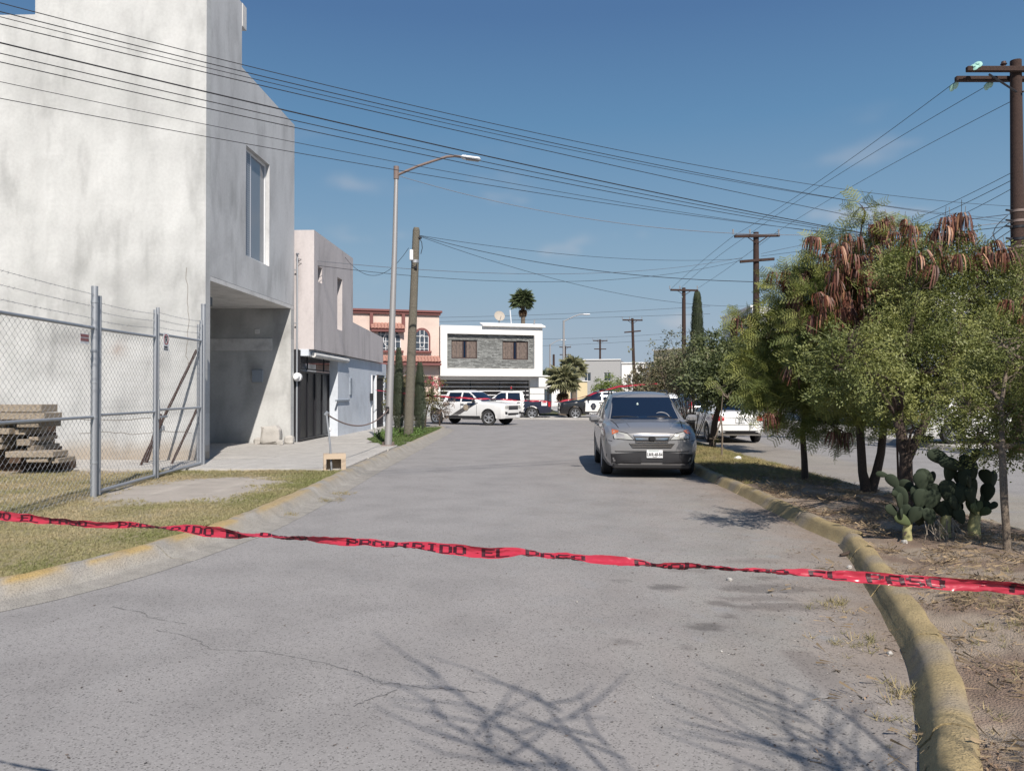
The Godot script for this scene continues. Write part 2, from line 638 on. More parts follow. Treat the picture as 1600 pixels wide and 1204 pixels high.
func build_ground() -> void:
	var b := Mb.new()
	b.quad(Vector3(-900, -0.03, 300), Vector3(900, -0.03, 300), Vector3(900, -0.03, -1500), Vector3(-900, -0.03, -1500))
	struct("ground", b, M.outer_ground)
	# the asphalt: one sheet, fine near the camera so that stains and dust have their own outline
	var xs := []
	var zs := []
	var x := -70.0
	while x < 70.0:
		xs.append(x)
		x += 0.06 if x > -4.5 and x < 4.2 else (0.5 if absf(x) < 14.0 else 4.0)
	xs.append(70.0)
	var z := -30.0
	while z < 200.0:
		zs.append(z)
		z += 0.06 if z > 2.0 and z < 13.0 else (0.35 if z > 0.0 and z < 45.0 else 5.0)
	var stains := [[1.28, 6.65, 0.17, 0.10, 0.55], [2.10, 6.62, 0.42, 0.16, 0.62], [1.9, 6.3, 0.3, 0.1, 0.7], [1.59, 6.15, 0.10, 0.07, 0.6], [1.35, 5.54, 0.13, 0.10, 0.55], [2.0, 6.05, 0.36, 0.12, 0.62], [1.56, 5.8, 0.07, 0.05, 0.6],
		[1.27, 4.55, 0.20, 0.10, 0.62], [0.62, 4.13, 0.13, 0.05, 0.55], [0.95, 4.5, 0.10, 0.05, 0.7], [0.95, 4.05, 0.08, 0.08, 0.72], [0.72, 5.2, 0.08, 0.06, 0.75], [0.9, 3.75, 0.12, 0.08, 0.74], [0.3, 3.46, 0.12, 0.07, 0.6], [1.6, 7.3, 0.22, 0.08, 0.8], [2.3, 7.7, 0.3, 0.12, 0.8], [1.1, 5.1, 0.06, 0.05, 0.7], [1.75, 5.0, 0.09, 0.05, 0.75], [0.4, 4.7, 0.07, 0.04, 0.75], [2.2, 7.0, 0.14, 0.08, 0.7], [1.5, 3.6, 0.1, 0.06, 0.7], [0.9, 6.9, 0.09, 0.05, 0.75], [2.6, 6.6, 0.12, 0.07, 0.7]]
	var cols := PackedColorArray()
	var verts := PackedVector3Array()
	for zz in zs:
		for xx in xs:
			verts.append(Vector3(xx, 0, -zz))
			var v: float = 0.965 + 0.06 * n01(noise_a, xx * 0.5, zz * 0.10) + 0.03 * noise_b.get_noise_2d(xx * 3.0, zz * 2.0)
			var tan_ := 0.0
			if absf(xx) < 8.0 and zz > 0.5 and zz < 48.0:
				var le := left_edge(zz)
				var gut: float = exp(-maxf(xx - le, 0.0) / 0.55)
				v *= 1.0 + 0.22 * gut * n01(noise_b, xx * 1.3, zz * 0.7)
				if zz > 9.0 and xx < 1.0:
					var pale: float = blob(xx, zz, -1.6, 16.5, 1.0, 4.5) * n01(noise_b, xx * 2.0 + 40.0, zz * 0.6)
					v *= 1.0 + 0.62 * pale
				var re: float = right_edge(zz)
				tan_ = clampf(exp(-maxf(re - xx, 0.0) / 1.5) * (0.45 + 0.9 * n01(noise_b, xx * 2.2, zz * 1.4)), 0, 1)
				if zz < 2.6: tan_ *= 0.6
				for s in stains:
					var dx: float = (xx - s[0]) / s[2]
					var dz: float = (zz - s[1]) / s[3]
					if absf(dx) < 2.0 and absf(dz) < 2.0:
						var e: float = dx * dx + dz * dz + 0.9 * noise_b.get_noise_2d(xx * 5.0, zz * 6.0)
						v *= lerpf(s[4], 1.0, smoothstep(0.55, 1.25, e))
				v *= 1.0 + 0.22 * smoothstep(0.70, 0.82, n01(noise_b, xx * 1.9 + 9.0, zz * 1.9)) * smoothstep(-0.5, 1.5, xx)
				v *= 1.0 - 0.25 * blob(xx, zz, -0.67, 3.5, 0.10, 0.22)
			var dust := Color(1.06, 0.955, 0.85)
			var pc := Color(v, v, v).lerp(Color(v * dust.r, v * dust.g, v * dust.b), tan_)
			if absf(xx) < 4.5 and zz > 2.0 and zz < 20.0:
				var soil: float = clampf(exp(-maxf(right_edge(zz) - xx, 0.0) / 0.32) * (0.2 + 1.3 * n01(noise_b, xx * 3.1 + 12.0, zz * 2.3)), 0, 0.9)
				pc = pc.lerp(Color(0.92, 0.75, 0.60) * (0.75 + 0.3 * n01(noise_a, xx * 8.0, zz * 8.0)), soil)
			cols.append(pc)
	var w := xs.size()
	var idx := PackedInt32Array()
	for j in zs.size() - 1:
		for i in w - 1:
			var a := j * w + i
			idx.append_array(PackedInt32Array([a, a + w, a + 1, a + 1, a + w, a + w + 1]))
	var nn := PackedVector3Array()
	nn.resize(verts.size())
	nn.fill(Vector3.UP)
	var arr := []
	arr.resize(Mesh.ARRAY_MAX)
	arr[Mesh.ARRAY_VERTEX] = verts
	arr[Mesh.ARRAY_NORMAL] = nn
	arr[Mesh.ARRAY_COLOR] = cols
	arr[Mesh.ARRAY_INDEX] = idx
	var road_mesh := ArrayMesh.new()
	road_mesh.add_surface_from_arrays(Mesh.PRIMITIVE_TRIANGLES, arr)
	var road := place("road", road_mesh, M.asphalt)
	road.set_meta("kind", "structure")
	# cracks in the asphalt
	var cracks := [[[-2.4, 5.46], [-2.15, 5.32], [-1.98, 5.17], [-1.9, 5.05], [-1.52, 5.0], [-1.28, 4.88], [-1.04, 4.74], [-0.86, 4.6], [-0.72, 4.46], [-0.58, 4.44], [-0.45, 4.38], [-0.3, 4.36], [-0.1, 4.3]],
		[[-3.0, 6.05], [-2.7, 5.9], [-2.62, 5.78], [-2.4, 5.66], [-2.25, 5.6]], [[-0.62, 4.36], [-0.75, 4.22], [-0.82, 4.1]], [[-1.0, 14.5], [-0.2, 14.2], [0.6, 14.2], [1.4, 14.3]], [[-1.2, 19.5], [0.4, 19.2], [1.6, 19.4]]]
	for cr in cracks:
		var cb := Mb.new()
		var line := PackedVector2Array()
		for p in cr.size() - 1:
			var a := Vector2(cr[p][0], cr[p][1])
			var d := Vector2(cr[p + 1][0], cr[p + 1][1])
			for s in 6:
				var q := a.lerp(d, s / 6.0)
				line.append(q + Vector2(rng.randf_range(-0.012, 0.012), rng.randf_range(-0.012, 0.012)))
		for p in line.size() - 1:
			var d2 := (line[p + 1] - line[p]).normalized()
			var n2 := Vector2(-d2.y, d2.x) * rng.randf_range(0.0008, 0.0032)
			var q := [line[p] - n2, line[p] + n2, line[p + 1] + n2, line[p + 1] - n2]
			cb.quad(Vector3(q[0].x, 0.004, -q[0].y), Vector3(q[3].x, 0.004, -q[3].y), Vector3(q[2].x, 0.004, -q[2].y), Vector3(q[1].x, 0.004, -q[1].y))
		part("crack", cb, M.crack, road)
	road_debris()
	build_left_island()
	build_median()
	build_right_side()
	build_end_block()


func road_debris() -> void:
	# flecks of leaf and grit on the asphalt
	var b := Mb.new()
	b.quad(Vector3(-0.02, 0.0, 0), Vector3(0, 0.0, 0.008), Vector3(0.02, 0.004, 0), Vector3(0, 0.002, -0.008))
	var where := []
	var tints := PackedColorArray()
	for k in 2200:
		var z := 2.8 + pow(rng.randf(), 1.4) * 14.0
		var x := rng.randf_range(left_edge(z) + 0.1, right_edge(z) - 0.05)
		if k % 4 != 0: x = right_edge(z) - absf(rng.randfn(0.0, 1.1))
		if x < left_edge(z): continue
		var pale := rng.randf() < (0.45 if x > 0.5 else 0.15)
		var s := rng.randf_range(0.25, 0.8) * (0.5 if pale else 1.0) * (0.8 + z * 0.04)
		where.append(Transform3D(Basis(Vector3.UP, rng.randf() * TAU).scaled(Vector3(s, s, s)), Vector3(x, 0.004, -z)))
		tints.append(Color(0.60, 0.56, 0.50) if pale else Color(0.15, 0.12, 0.10) * rng.randf_range(0.6, 1.3))
	scatter("road_debris", b.commit(), M.straw, where, tints).set_meta("label", "flecks of leaf and grit scattered over the asphalt")


func right_edge(z: float) -> float:     # road-side foot of the planted strip's kerb
	var t := [[-1.0, -1.6], [0.4, -0.3], [1.4, 0.5], [2.4, 1.16], [3.41, 1.74], [3.96, 2.02], [4.57, 2.27], [5.4, 2.55], [6.44, 2.87], [7.73, 3.26], [8.6, 3.48], [9.44, 3.5], [10.75, 3.54], [13.1, 3.61], [16.0, 3.66], [19.0, 3.9], [22.0, 4.0], [31.0, 4.15], [33.0, 4.5], [33.8, 5.0]]
	for i in t.size() - 1:
		if z <= t[i + 1][0]:
			var k: float = clampf((z - t[i][0]) / (t[i + 1][0] - t[i][0]), 0, 1)
			return lerpf(t[i][1], t[i + 1][1], k)
	return 5.0


func build_left_island() -> void:
	var line := []
	for z in [-3.0, 1.2, 2.6, 4.0, 5.2, 5.9, 6.5, 7.4, 8.6, 9.6, 12.2, 16.0, 20.0, 24.0, 28.0, 33.0, 36.0, 37.5, 38.6, 39.0]:
		line.append(Vector2(left_edge(z), z))
	line.append(Vector2(-24, 39.3))
	kerb("kerb", line, -1.0, [Vector2(0.0, 0.003), Vector2(0.24, 0.016), Vector2(0.27, 0.03), Vector2(0.36, 0.105), Vector2(0.41, 0.138), Vector2(0.47, 0.148), Vector2(0.54, 0.14), Vector2(0.60, 0.115), Vector2(0.62, 0.06)], 2.9,
		func(p: Vector3, w: Vector2) -> Color:
			var g := 0.30 + 0.20 * n01(noise_b, p.x * 3.0, p.z * 3.0)
			var base := Color(g, g * 0.94, g * 0.85)
			var worn: float = smoothstep(0.34, 0.58, n01(noise_b, p.x * 1.4 + 7.0, p.z * 1.4)) * smoothstep(0.09, 0.135, w.y)
			worn *= smoothstep(18.0, 6.0, -p.z) * 0.75 + 0.25
			return base.lerp(Color(0.55, 0.37, 0.11), worn * 0.8))
	# the lawn and the earth behind it
	var b := Mb.new()
	b.colored = true
	var zs := []
	var z := -3.0
	while z < 39.2:
		zs.append(z)
		z += 0.12 if z > 4.0 and z < 18.0 else 0.4
	var rows := []
	for zz in zs:
		var e: float = left_edge(zz) - 0.56
		var row := []
		for k in 60:
			var t := pow(k / 59.0, 1.6)
			row.append(Vector2(e - t * (45.0 + e), zz))
		rows.append(row)
	for j in zs.size() - 1:
		for i in 59:
			var q := [rows[j][i], rows[j + 1][i], rows[j + 1][i + 1], rows[j][i + 1]]
			for t in [0, 2, 1, 0, 3, 2]:
				var p: Vector2 = q[t]
				b.v.append(Vector3(p.x, lawn_height(p.x, p.y), -p.y))
				b.c.append(lawn_colour(p.x, p.y))
	struct("lawn_ground", b, M.verge, 60.0)
	# grass
	var tuft := Mb.new()
	tuft.colored = true
	for k in 7:
		var a := rng.randf() * TAU
		var at := Vector3(cos(a), 0, sin(a)) * rng.randf_range(0.0, 0.028)
		var lean := Vector3(rng.randf_range(-0.03, 0.03), rng.randf_range(0.018, 0.042), rng.randf_range(-0.03, 0.03))
		var wd := Vector3(-sin(a), 0, cos(a)) * 0.0035
		tuft.col = grey(rng.randf_range(0.75, 1.0))
		tuft.tri(at - wd, at + wd, at + lean)
	var where := []
	var tints := PackedColorArray()
	var tries := 0
	while where.size() < 95000 and tries < 400000:
		tries += 1
		var zz := 3.5 + pow(rng.randf(), 1.5) * 14.0
		var xx := left_edge(zz) - 0.55 - pow(rng.randf(), 1.3) * 9.0
		var g := lawn_cover(xx, zz)
		if rng.randf() > g: continue
		var s := rng.randf_range(0.6, 1.25) * (0.75 + 0.4 * smoothstep(6.0, 16.0, zz))
		where.append(Transform3D(Basis(Vector3.UP, rng.randf() * TAU).scaled(Vector3(s, s, s)), Vector3(xx, lawn_height(xx, zz) - 0.003, -zz)))
		tints.append(grass_tint(xx, zz))
	scatter("grass", tuft.commit(), M.blade, where, tints)
	tag_stuff("grass", "short half dry lawn grass between the kerb and the chain link fence")
	# the green plot round the wooden pole
	where = []
	tints = PackedColorArray()
	for k in 9000:
		var zz := rng.randf_range(22.6, 34.5)
		var xx := rng.randf_range(-4.6, left_edge(zz) - 0.5)
		if zz < 24.5 and xx > -3.6 - (zz - 24.5) * 0.6: continue
		if xx < -3.2 - (zz - 22.6) * 0.35 - 0.4: continue
		var s := rng.randf_range(1.3, 2.4)
		where.append(Transform3D(Basis(Vector3.UP, rng.randf() * TAU).scaled(Vector3(s, s, s)), Vector3(xx, 0.135, -zz)))
		tints.append(Color(0.11, 0.16, 0.045) * rng.randf_range(0.7, 1.2))
	var g2 := scatter("grass", tuft.commit(), M.blade, where, tints)
	g2.set_meta("label", "green grass plot round the grey wooden pole")
	# concrete in front of the grey house: slabs with open joints
	var walk := struct_root("sidewalk")
	var z0 := 15.6
	var rowsz := [15.6, 18.3, 21.0, 23.7, 26.4, 29.1, 31.8, 34.5, 37.2]
	for j in rowsz.size() - 1:
		var xl: float = [-12.0, -12.0, -12.0, -6.9, -6.6, -6.6, -6.6, -6.6][j]
		var xr: float = left_edge(rowsz[j]) - 0.58 if j < 3 else -4.3
		var n := int(ceil((xr - xl) / 2.6))
		for i in n:
			var xa: float = lerpf(xl, xr, i / float(n)) + 0.006
			var xb: float = lerpf(xl, xr, (i + 1.0) / n) - 0.006
			var sb := Mb.new()
			var tilt := Basis(Vector3(rng.randf_range(-1, 1), 0, rng.randf_range(-1, 1)).normalized(), rng.randf_range(0, 0.003))
			sb.box(Vector3((xa + xb) / 2, 0.105 + rng.randf_range(0, 0.006), -(rowsz[j] + rowsz[j + 1]) / 2), Vector3(xb - xa, 0.09, rowsz[j + 1] - rowsz[j] - 0.014), 0.006, tilt)
			part("slab", sb, M.concrete, walk)


func tag_stuff(called: String, label: String) -> void:
	get_node(called).set_meta("label", label)


func lawn_height(x: float, z: float) -> float:
	return 0.125 + 0.025 * (n01(noise_a, x * 0.5, z * 0.5) - 0.5) - (0.02 if z > 15.4 else 0.0)


func lawn_cover(x: float, z: float) -> float:
	var n := n01(noise_b, x * 0.9, z * 0.9)
	var bare: float = blob(x, z, -4.95, 12.5, 1.25, 2.0) * 1.7
	bare += 0.9 * smoothstep(13.6, 15.8, z) * smoothstep(-6.6, -7.4, x)
	var c: float = clampf(0.35 + 1.1 * n - bare, 0.0, 1.0)
	if z > 15.5 and x > -6.6: c = 0.0
	if z > 16.6: c = 0.0
	return c


func grass_tint(x: float, z: float) -> Color:
	var d := clampf(n01(noise_b, x * 0.55 + 50.0, z * 0.55) * 1.5 - 0.08 + rng.randf_range(-0.2, 0.2), 0, 1)
	var near_kerb: float = smoothstep(1.6, 0.0, left_edge(z) - 0.5 - x)
	d = clampf(d - near_kerb * 0.45, 0, 1)
	return Color(0.22, 0.23, 0.085).lerp(Color(0.48, 0.39, 0.24), d)


func lawn_colour(x: float, z: float) -> Color:
	var c := lawn_cover(x, z)
	var n := n01(noise_b, x * 1.6 + 3.0, z * 1.6)
	var dirt := Color(0.50, 0.45, 0.40) * (0.85 + 0.3 * n)
	if x < -6.8: dirt = Color(0.44, 0.37, 0.30) * (0.8 + 0.3 * n)
	var lawn := Color(0.33, 0.285, 0.165) * (0.85 + 0.3 * n)
	return dirt.lerp(lawn, smoothstep(0.1, 0.65, c))


func median_height(x: float, z: float) -> float:
	var e := minf(x - right_edge(z), 5.75 - x)
	return 0.10 + 0.08 * smoothstep(0.2, 1.4, e) + 0.03 * (n01(noise_b, x * 1.2, z * 1.2) - 0.5)


func build_median() -> void:
	var tint := func(p: Vector3, w: Vector2) -> Color:
		var n := n01(noise_b, p.x * 2.5, p.z * 2.5)
		var f := n01(noise_b, p.x * 9.0, p.z * 9.0)
		var paint := Color(0.42, 0.325, 0.17) * (0.62 + 0.4 * n + 0.4 * f)
		var bare := Color(0.33, 0.28, 0.22) * (0.8 + 0.4 * f)
		return paint.lerp(bare, smoothstep(0.52, 0.72, n01(noise_b, p.x * 1.3 + 31.0, p.z * 1.3)) * 0.85)
	var prof := [Vector2(-0.02, 0.0), Vector2(0.02, 0.05), Vector2(0.045, 0.10), Vector2(0.075, 0.128), Vector2(0.115, 0.138), Vector2(0.17, 0.136), Vector2(0.208, 0.118), Vector2(0.22, 0.05)]
	var line := []
	for z in [-1.0, 0.4, 1.4, 2.4, 3.41, 4.57, 5.4, 6.44, 7.73, 8.45]:
		line.append(Vector2(right_edge(z), z))
	kerb("kerb", line, 1.0, prof, 1.5, tint)
	line = []
	for z in [8.55, 9.44, 10.75, 13.1, 16.2, 22.0, 27.0, 31.0, 33.0, 33.8]:
		line.append(Vector2(right_edge(z) + (0.06 if z < 9 else 0.0), z))
	kerb("kerb", line, 1.0, prof, 1.5, tint)
	line = [Vector2(5.75, -1.0), Vector2(5.76, 5.0), Vector2(5.75, 12.0), Vector2(5.8, 20.0), Vector2(5.9, 28.0), Vector2(5.7, 32.5), Vector2(5.0, 33.8)]
	kerb("kerb", line, -1.0, [Vector2(-0.02, 0.0), Vector2(0.0, 0.07), Vector2(0.03, 0.095), Vector2(0.12, 0.1), Vector2(0.15, 0.06)], 3.0,
		func(p: Vector3, w: Vector2) -> Color: return Color(0.42, 0.36, 0.27) * (0.7 + 0.5 * n01(noise_b, p.x * 4.0, p.z * 4.0)))
	var b := Mb.new()
	b.colored = true
	var rows := []
	var z := -1.0
	while z < 33.6:
		var row := []
		var e := right_edge(z) + 0.185
		for k in 41:
			var xx := lerpf(e, 5.64, k / 40.0)
			row.append(Vector2(xx, z))
		rows.append(row)
		z += 0.1 if z < 14.0 else 0.25
	for j in rows.size() - 1:
		for i in 40:
			var q := [rows[j][i], rows[j + 1][i], rows[j + 1][i + 1], rows[j][i + 1]]
			for t in [0, 1, 2, 0, 2, 3]:
				var p: Vector2 = q[t]
				b.v.append(Vector3(p.x, median_height(p.x, p.y), -p.y))
				var n := n01(noise_b, p.x * 1.1, p.y * 1.1)
				var f := n01(noise_b, p.x * 5.0 + 5.0, p.y * 5.0)
				var earth := Color(0.25, 0.18, 0.135) * (0.75 + 0.5 * f)
				var pale := Color(0.37, 0.30, 0.235) * (0.85 + 0.3 * f)
				var dry := Color(0.33, 0.27, 0.14) * (0.8 + 0.4 * f)
				var cc := earth.lerp(pale, smoothstep(0.4, 0.62, n))
				cc = cc.lerp(dry, smoothstep(12.5, 15.5, p.y) * smoothstep(0.3, 0.6, n01(noise_a, p.x, p.y)) * 0.9)
				b.c.append(cc)
	struct("median_ground", b, M.verge, 60.0)
	# leaf litter: small curled dry leaves and straw
	var leaf := Mb.new()
	leaf.quad(Vector3(-0.011, 0.0, 0), Vector3(0, 0.003, 0.0045), Vector3(0.011, 0.006, 0), Vector3(0, 0.003, -0.0045))
	var straw := Mb.new()
	straw.colored = true
	for k in 5:
		var a := rng.randf() * TAU
		var d := Vector3(cos(a), 0, sin(a))
		var o := Vector3(rng.randf_range(-0.04, 0.04), rng.randf_range(0.002, 0.02), rng.randf_range(-0.04, 0.04))
		var e := Vector3(-sin(a), 0, cos(a)) * 0.0008
		straw.col = grey(rng.randf_range(0.7, 1.1))
		straw.quad(o - e, o + e, o + e + d * 0.075 + Vector3(0, rng.randf_range(0, 0.015), 0), o - e + d * 0.075)
	var where := []
	var tints := PackedColorArray()
	var ws := []
	var ts := PackedColorArray()
	for k in 60000:
		var zz := 2.6 + pow(rng.randf(), 1.3) * 14.0
		var re := right_edge(zz)
		var xx := rng.randf_range(re + 0.25, 5.65)
		var y := median_height(xx, zz)
		if rng.randf() < 0.025 and zz < 8.5:
			xx = re - absf(rng.randfn(0.0, 0.35))
			y = 0.002
		var dens := n01(noise_b, xx * 1.4 + 77.0, zz * 1.4)
		if rng.randf() > smoothstep(0.42, 0.75, dens) * 0.9 + 0.03: continue
		var s := rng.randf_range(0.5, 1.3)
		var xf := Transform3D(Basis.from_euler(Vector3(rng.randf_range(-0.5, 0.5), rng.randf() * TAU, rng.randf_range(-0.5, 0.5))).scaled(Vector3(s, s, s)), Vector3(xx, y + 0.006, -zz))
		if rng.randf() < 0.8:
			where.append(xf)
			tints.append(Color(0.17, 0.10, 0.065).lerp(Color(0.34, 0.23, 0.14), rng.randf()) * rng.randf_range(0.6, 1.1))
		else:
			ws.append(xf)
			ts.append(Color(0.36, 0.27, 0.17) * rng.randf_range(0.6, 1.1))
	scatter("leaf_litter", leaf.commit(), M.straw, where, tints).set_meta("label", "brown leaf litter scattered over the planted strip")
	scatter("dry_straw", straw.commit(), M.straw, ws, ts).set_meta("label", "dry straw lying over the planted strip")
	# dry grass: tufts beside the kerb and the grassy far end of the strip
	var tuft := Mb.new()
	tuft.colored = true
	for k in 10:
		var a := rng.randf() * TAU
		var at := Vector3(cos(a), 0, sin(a)) * rng.randf_range(0.0, 0.04)
		var lean := Vector3(rng.randf_range(-0.07, 0.07), rng.randf_range(0.02, 0.06), rng.randf_range(-0.07, 0.07))
		var wd := Vector3(-sin(a), 0, cos(a)) * 0.003
		tuft.col = grey(rng.randf_range(0.7, 1.0))
		tuft.tri(at - wd, at + wd, at + lean)
	where = []
	tints = PackedColorArray()
	for sp in [[1.96, 3.75, 0.13], [2.2, 5.2, 0.10], [2.45, 6.1, 0.10], [3.1, 5.0, 0.16], [2.9, 4.3, 0.2], [3.5, 5.6, 0.2], [2.6, 3.5, 0.15], [3.9, 6.4, 0.25], [2.1, 4.3, 0.07], [3.3, 4.0, 0.2], [-2.95, 10.6, 0.08], [-2.72, 12.0, 0.10], [-2.7, 12.9, 0.12]]:
		for k in 26:
			var p := Vector2(sp[0], sp[1]) + Vector2(rng.randfn(0, sp[2]), rng.randfn(0, sp[2]))
			var s := rng.randf_range(0.5, 1.2)
			where.append(Transform3D(Basis(Vector3.UP, rng.randf() * TAU).scaled(Vector3(s, s, s)), Vector3(p.x, median_height(p.x, p.y) if p.x > right_edge(p.y) + 0.2 else 0.004, -p.y)))
			tints.append(Color(0.19, 0.18, 0.075).lerp(Color(0.44, 0.35, 0.19), rng.randf()))
	for k in 14000:
		var zz := rng.randf_range(12.5, 33.0)
		var xx := rng.randf_range(right_edge(zz) + 0.25, 5.65)
		if rng.randf() > smoothstep(12.5, 15.5, zz) * n01(noise_a, xx, zz) * 1.3: continue
		var s := rng.randf_range(0.8, 1.6)
		where.append(Transform3D(Basis(Vector3.UP, rng.randf() * TAU).scaled(Vector3(s, s, s)), Vector3(xx, median_height(xx, zz), -zz)))
		tints.append(Color(0.20, 0.20, 0.07).lerp(Color(0.42, 0.33, 0.16), clampf(n01(noise_b, xx, zz) * 1.6 - 0.3, 0, 1)))
	scatter("grass", tuft.commit(), M.blade, where, tints).set_meta("label", "dry grass tufts along the kerbs and on the far end of the planted strip")


func build_right_side() -> void:
	var line := [Vector2(12.2, -1.0), Vector2(12.3, 20.0), Vector2(12.6, 45.0), Vector2(13.0, 80.0), Vector2(13.2, 140.0)]
	kerb("kerb", line, 1.0, [Vector2(-0.02, 0.0), Vector2(0.02, 0.08), Vector2(0.06, 0.13), Vector2(0.15, 0.14), Vector2(0.2, 0.1)], 6.0,
		func(p: Vector3, w: Vector2) -> Color: return Color(0.48, 0.45, 0.40) * (0.8 + 0.3 * n01(noise_b, p.x * 2.0, p.z * 2.0)))
	var walk := struct_root("sidewalk")
	var z := 2.0
	while z < 100.0:
		var b := Mb.new()
		var d := 4.0 if z < 50 else 9.0
		b.box(Vector3(14.0 + z * 0.008, 0.085, -z - d / 2), Vector3(3.3, 0.09, d - 0.015), 0.005)
		part("slab", b, M.concrete, walk)
		z += d


func build_end_block() -> void:
	# raised block under the houses that close the street, turned with them
	var walk := struct_root("sidewalk")
	walk.position = Vector3(-5.0, 0, -51.5)
	walk.rotation.y = -0.28
	for i in 8:
		var b := Mb.new()
		b.box(Vector3(-13.0 + i * 2.9 + 1.45, 0.06, -1.6), Vector3(2.885, 0.12, 3.1), 0.006)
		part("slab", b, M.concrete, walk)
	# far verge on the other side of the street, under the palm
	var v := Mb.new()
	v.colored = true
	v.col = Color(0.17, 0.17, 0.08)
	v.box(Vector3(3.2, 0.05, -92.0), Vector3(4.6, 0.1, 64.0))
	struct("far_lawn_ground", v, M.verge)
	var path := struct_root("path")
	for i in 8:
		var b := Mb.new()
		b.box(Vector3(4.4 + 0.02 * i, 0.115, -62.0 - i * 7.0), Vector3(1.4, 0.04, 6.98), 0.005)
		part("slab", b, M.concrete, path)


# ---------------------------------------------------------------- houses
func facing(at: Vector3, n: String) -> Transform3D:   # frame of a wall whose face looks along +z, +x, -x or -z
	match n:
		"x": return Transform3D(Basis(Vector3(0, 0, -1), Vector3.UP, Vector3(1, 0, 0)), at)
		"-x": return Transform3D(Basis(Vector3(0, 0, 1), Vector3.UP, Vector3(-1, 0, 0)), at)
		"-z": return Transform3D(Basis(Vector3(-1, 0, 0), Vector3.UP, Vector3(0, 0, -1)), at)
	return Transform3D(Basis.IDENTITY, at)


func add_bars(called: String, list: Array, m: Material, parent: Node, xf := Transform3D.IDENTITY, bevel := 0.006) -> MeshInstance3D:
	var b := Mb.new()
	for e in list:
		b.box(Vector3(e[0], e[1], e[2]), Vector3(e[3], e[4], e[5]), bevel)
	var o := part(called, b, m, parent)
	o.transform = xf
	return o


# a window in a hole of a wall: frame of four bars, mullions, one pane for each light; xf is the wall's frame
func window(parent: Node, xf: Transform3D, r: Array, back: float, fm: Material, gm: Material, mullions := [], transoms := [], fw := 0.05) -> MeshInstance3D:
	var w: float = r[2] - r[0]
	var h: float = r[3] - r[1]
	var f := Mb.new()
	f.box(Vector3(r[0] + fw / 2, r[1] + h / 2, -back), Vector3(fw, h, 0.05), 0.006)
	f.box(Vector3(r[2] - fw / 2, r[1] + h / 2, -back), Vector3(fw, h, 0.05), 0.006)
	f.box(Vector3(r[0] + w / 2, r[1] + fw / 2, -back), Vector3(w - 2 * fw, fw, 0.046), 0.006)
	f.box(Vector3(r[0] + w / 2, r[3] - fw / 2, -back), Vector3(w - 2 * fw, fw, 0.046), 0.006)
	for m in mullions: f.box(Vector3(r[0] + m, r[1] + h / 2, -back), Vector3(fw * 0.9, h - 2 * fw, 0.042), 0.005)
	for t in transoms: f.box(Vector3(r[0] + w / 2, r[1] + t, -back), Vector3(w - 2 * fw, fw * 0.9, 0.038), 0.005)
	var win := part("window", f, fm, parent)
	win.transform = xf
	var xs := [fw] + mullions + [w - fw]
	for i in xs.size() - 1:
		var p := Mb.new()
		p.box(Vector3(r[0] + (xs[i] + xs[i + 1]) / 2, r[1] + h / 2, -back - 0.004), Vector3(xs[i + 1] - xs[i], h - 2 * fw, 0.008))
		part("pane", p, gm, win)
	return win


func build_houses() -> void:
	build_grey_house()
	build_mauve_house()
	build_pink_house()
	build_white_house()


func stain_tint(x: float, y: float) -> Color:      # x measured from the street corner (negative inwards), y above the ground
	var v := 1.0
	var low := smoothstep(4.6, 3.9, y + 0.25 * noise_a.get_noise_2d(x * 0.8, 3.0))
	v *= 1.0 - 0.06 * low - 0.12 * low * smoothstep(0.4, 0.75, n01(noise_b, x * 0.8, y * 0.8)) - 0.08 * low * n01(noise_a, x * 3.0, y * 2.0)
	v *= 1.0 - 0.30 * blob(x, y, -1.95, 3.25, 0.32, 0.55) * n01(noise_b, x * 3.0, y * 3.0) * 1.5
	v *= 1.0 - 0.30 * blob(x, y, -1.55, 2.95, 0.85, 0.22)
	v *= 1.0 - 0.22 * blob(x, y, -3.1, 2.7, 0.7, 0.22)
	v *= 1.0 - 0.18 * blob(x, y, -0.35, 2.6, 0.35, 0.2)
	v *= 1.0 - 0.14 * blob(x, y, -1.95, 4.2, 0.14, 1.0)
	v *= 1.0 - 0.20 * blob(x, y, -0.7, 4.0, 0.3, 0.35) * n01(noise_b, x * 4.0, y * 4.0)
	v *= 1.0 - 0.16 * blob(x, y, -2.9, 4.3, 0.5, 0.3)
	v *= 1.0 - 0.22 * blob(x, y, -0.9, 1.15, 1.1, 0.14)
	v *= 1.0 - 0.07 * blob(x, y, -3.85, 5.8, 0.17, 2.2) + 0.02 * blob(x, y, -3.85, 7.6, 0.16, 0.16)
	v *= 1.0 - 0.13 * smoothstep(0.46, 0.72, n01(noise_b, x * 0.5 + 60.0, y * 0.35)) * smoothstep(4.0, 7.0, y)
	v *= 1.0 - 0.05 * smoothstep(0.55, 0.75, n01(noise_a, x * 1.6, y * 0.25))
	v *= 1.0 - 0.05 * smoothstep(0.47, 0.53, n01(noise_a, x * 0.55 + 4.0, y * 0.8)) - 0.04 * smoothstep(0.48, 0.52, n01(noise_a, x * 1.1 + 40.0, y * 1.4))
	var c := Color(v, v * 0.992, v * 0.975)
	c = c.lerp(Color(0.56, 0.44, 0.38), 0.75 * blob(x, y, -1.95, 2.45, 0.17, 0.17))
	c = c.lerp(Color(0.62, 0.53, 0.44), smoothstep(0.55, 0.15, y + 0.1 * noise_a.get_noise_2d(x * 2.0, 1.0)))
	return c


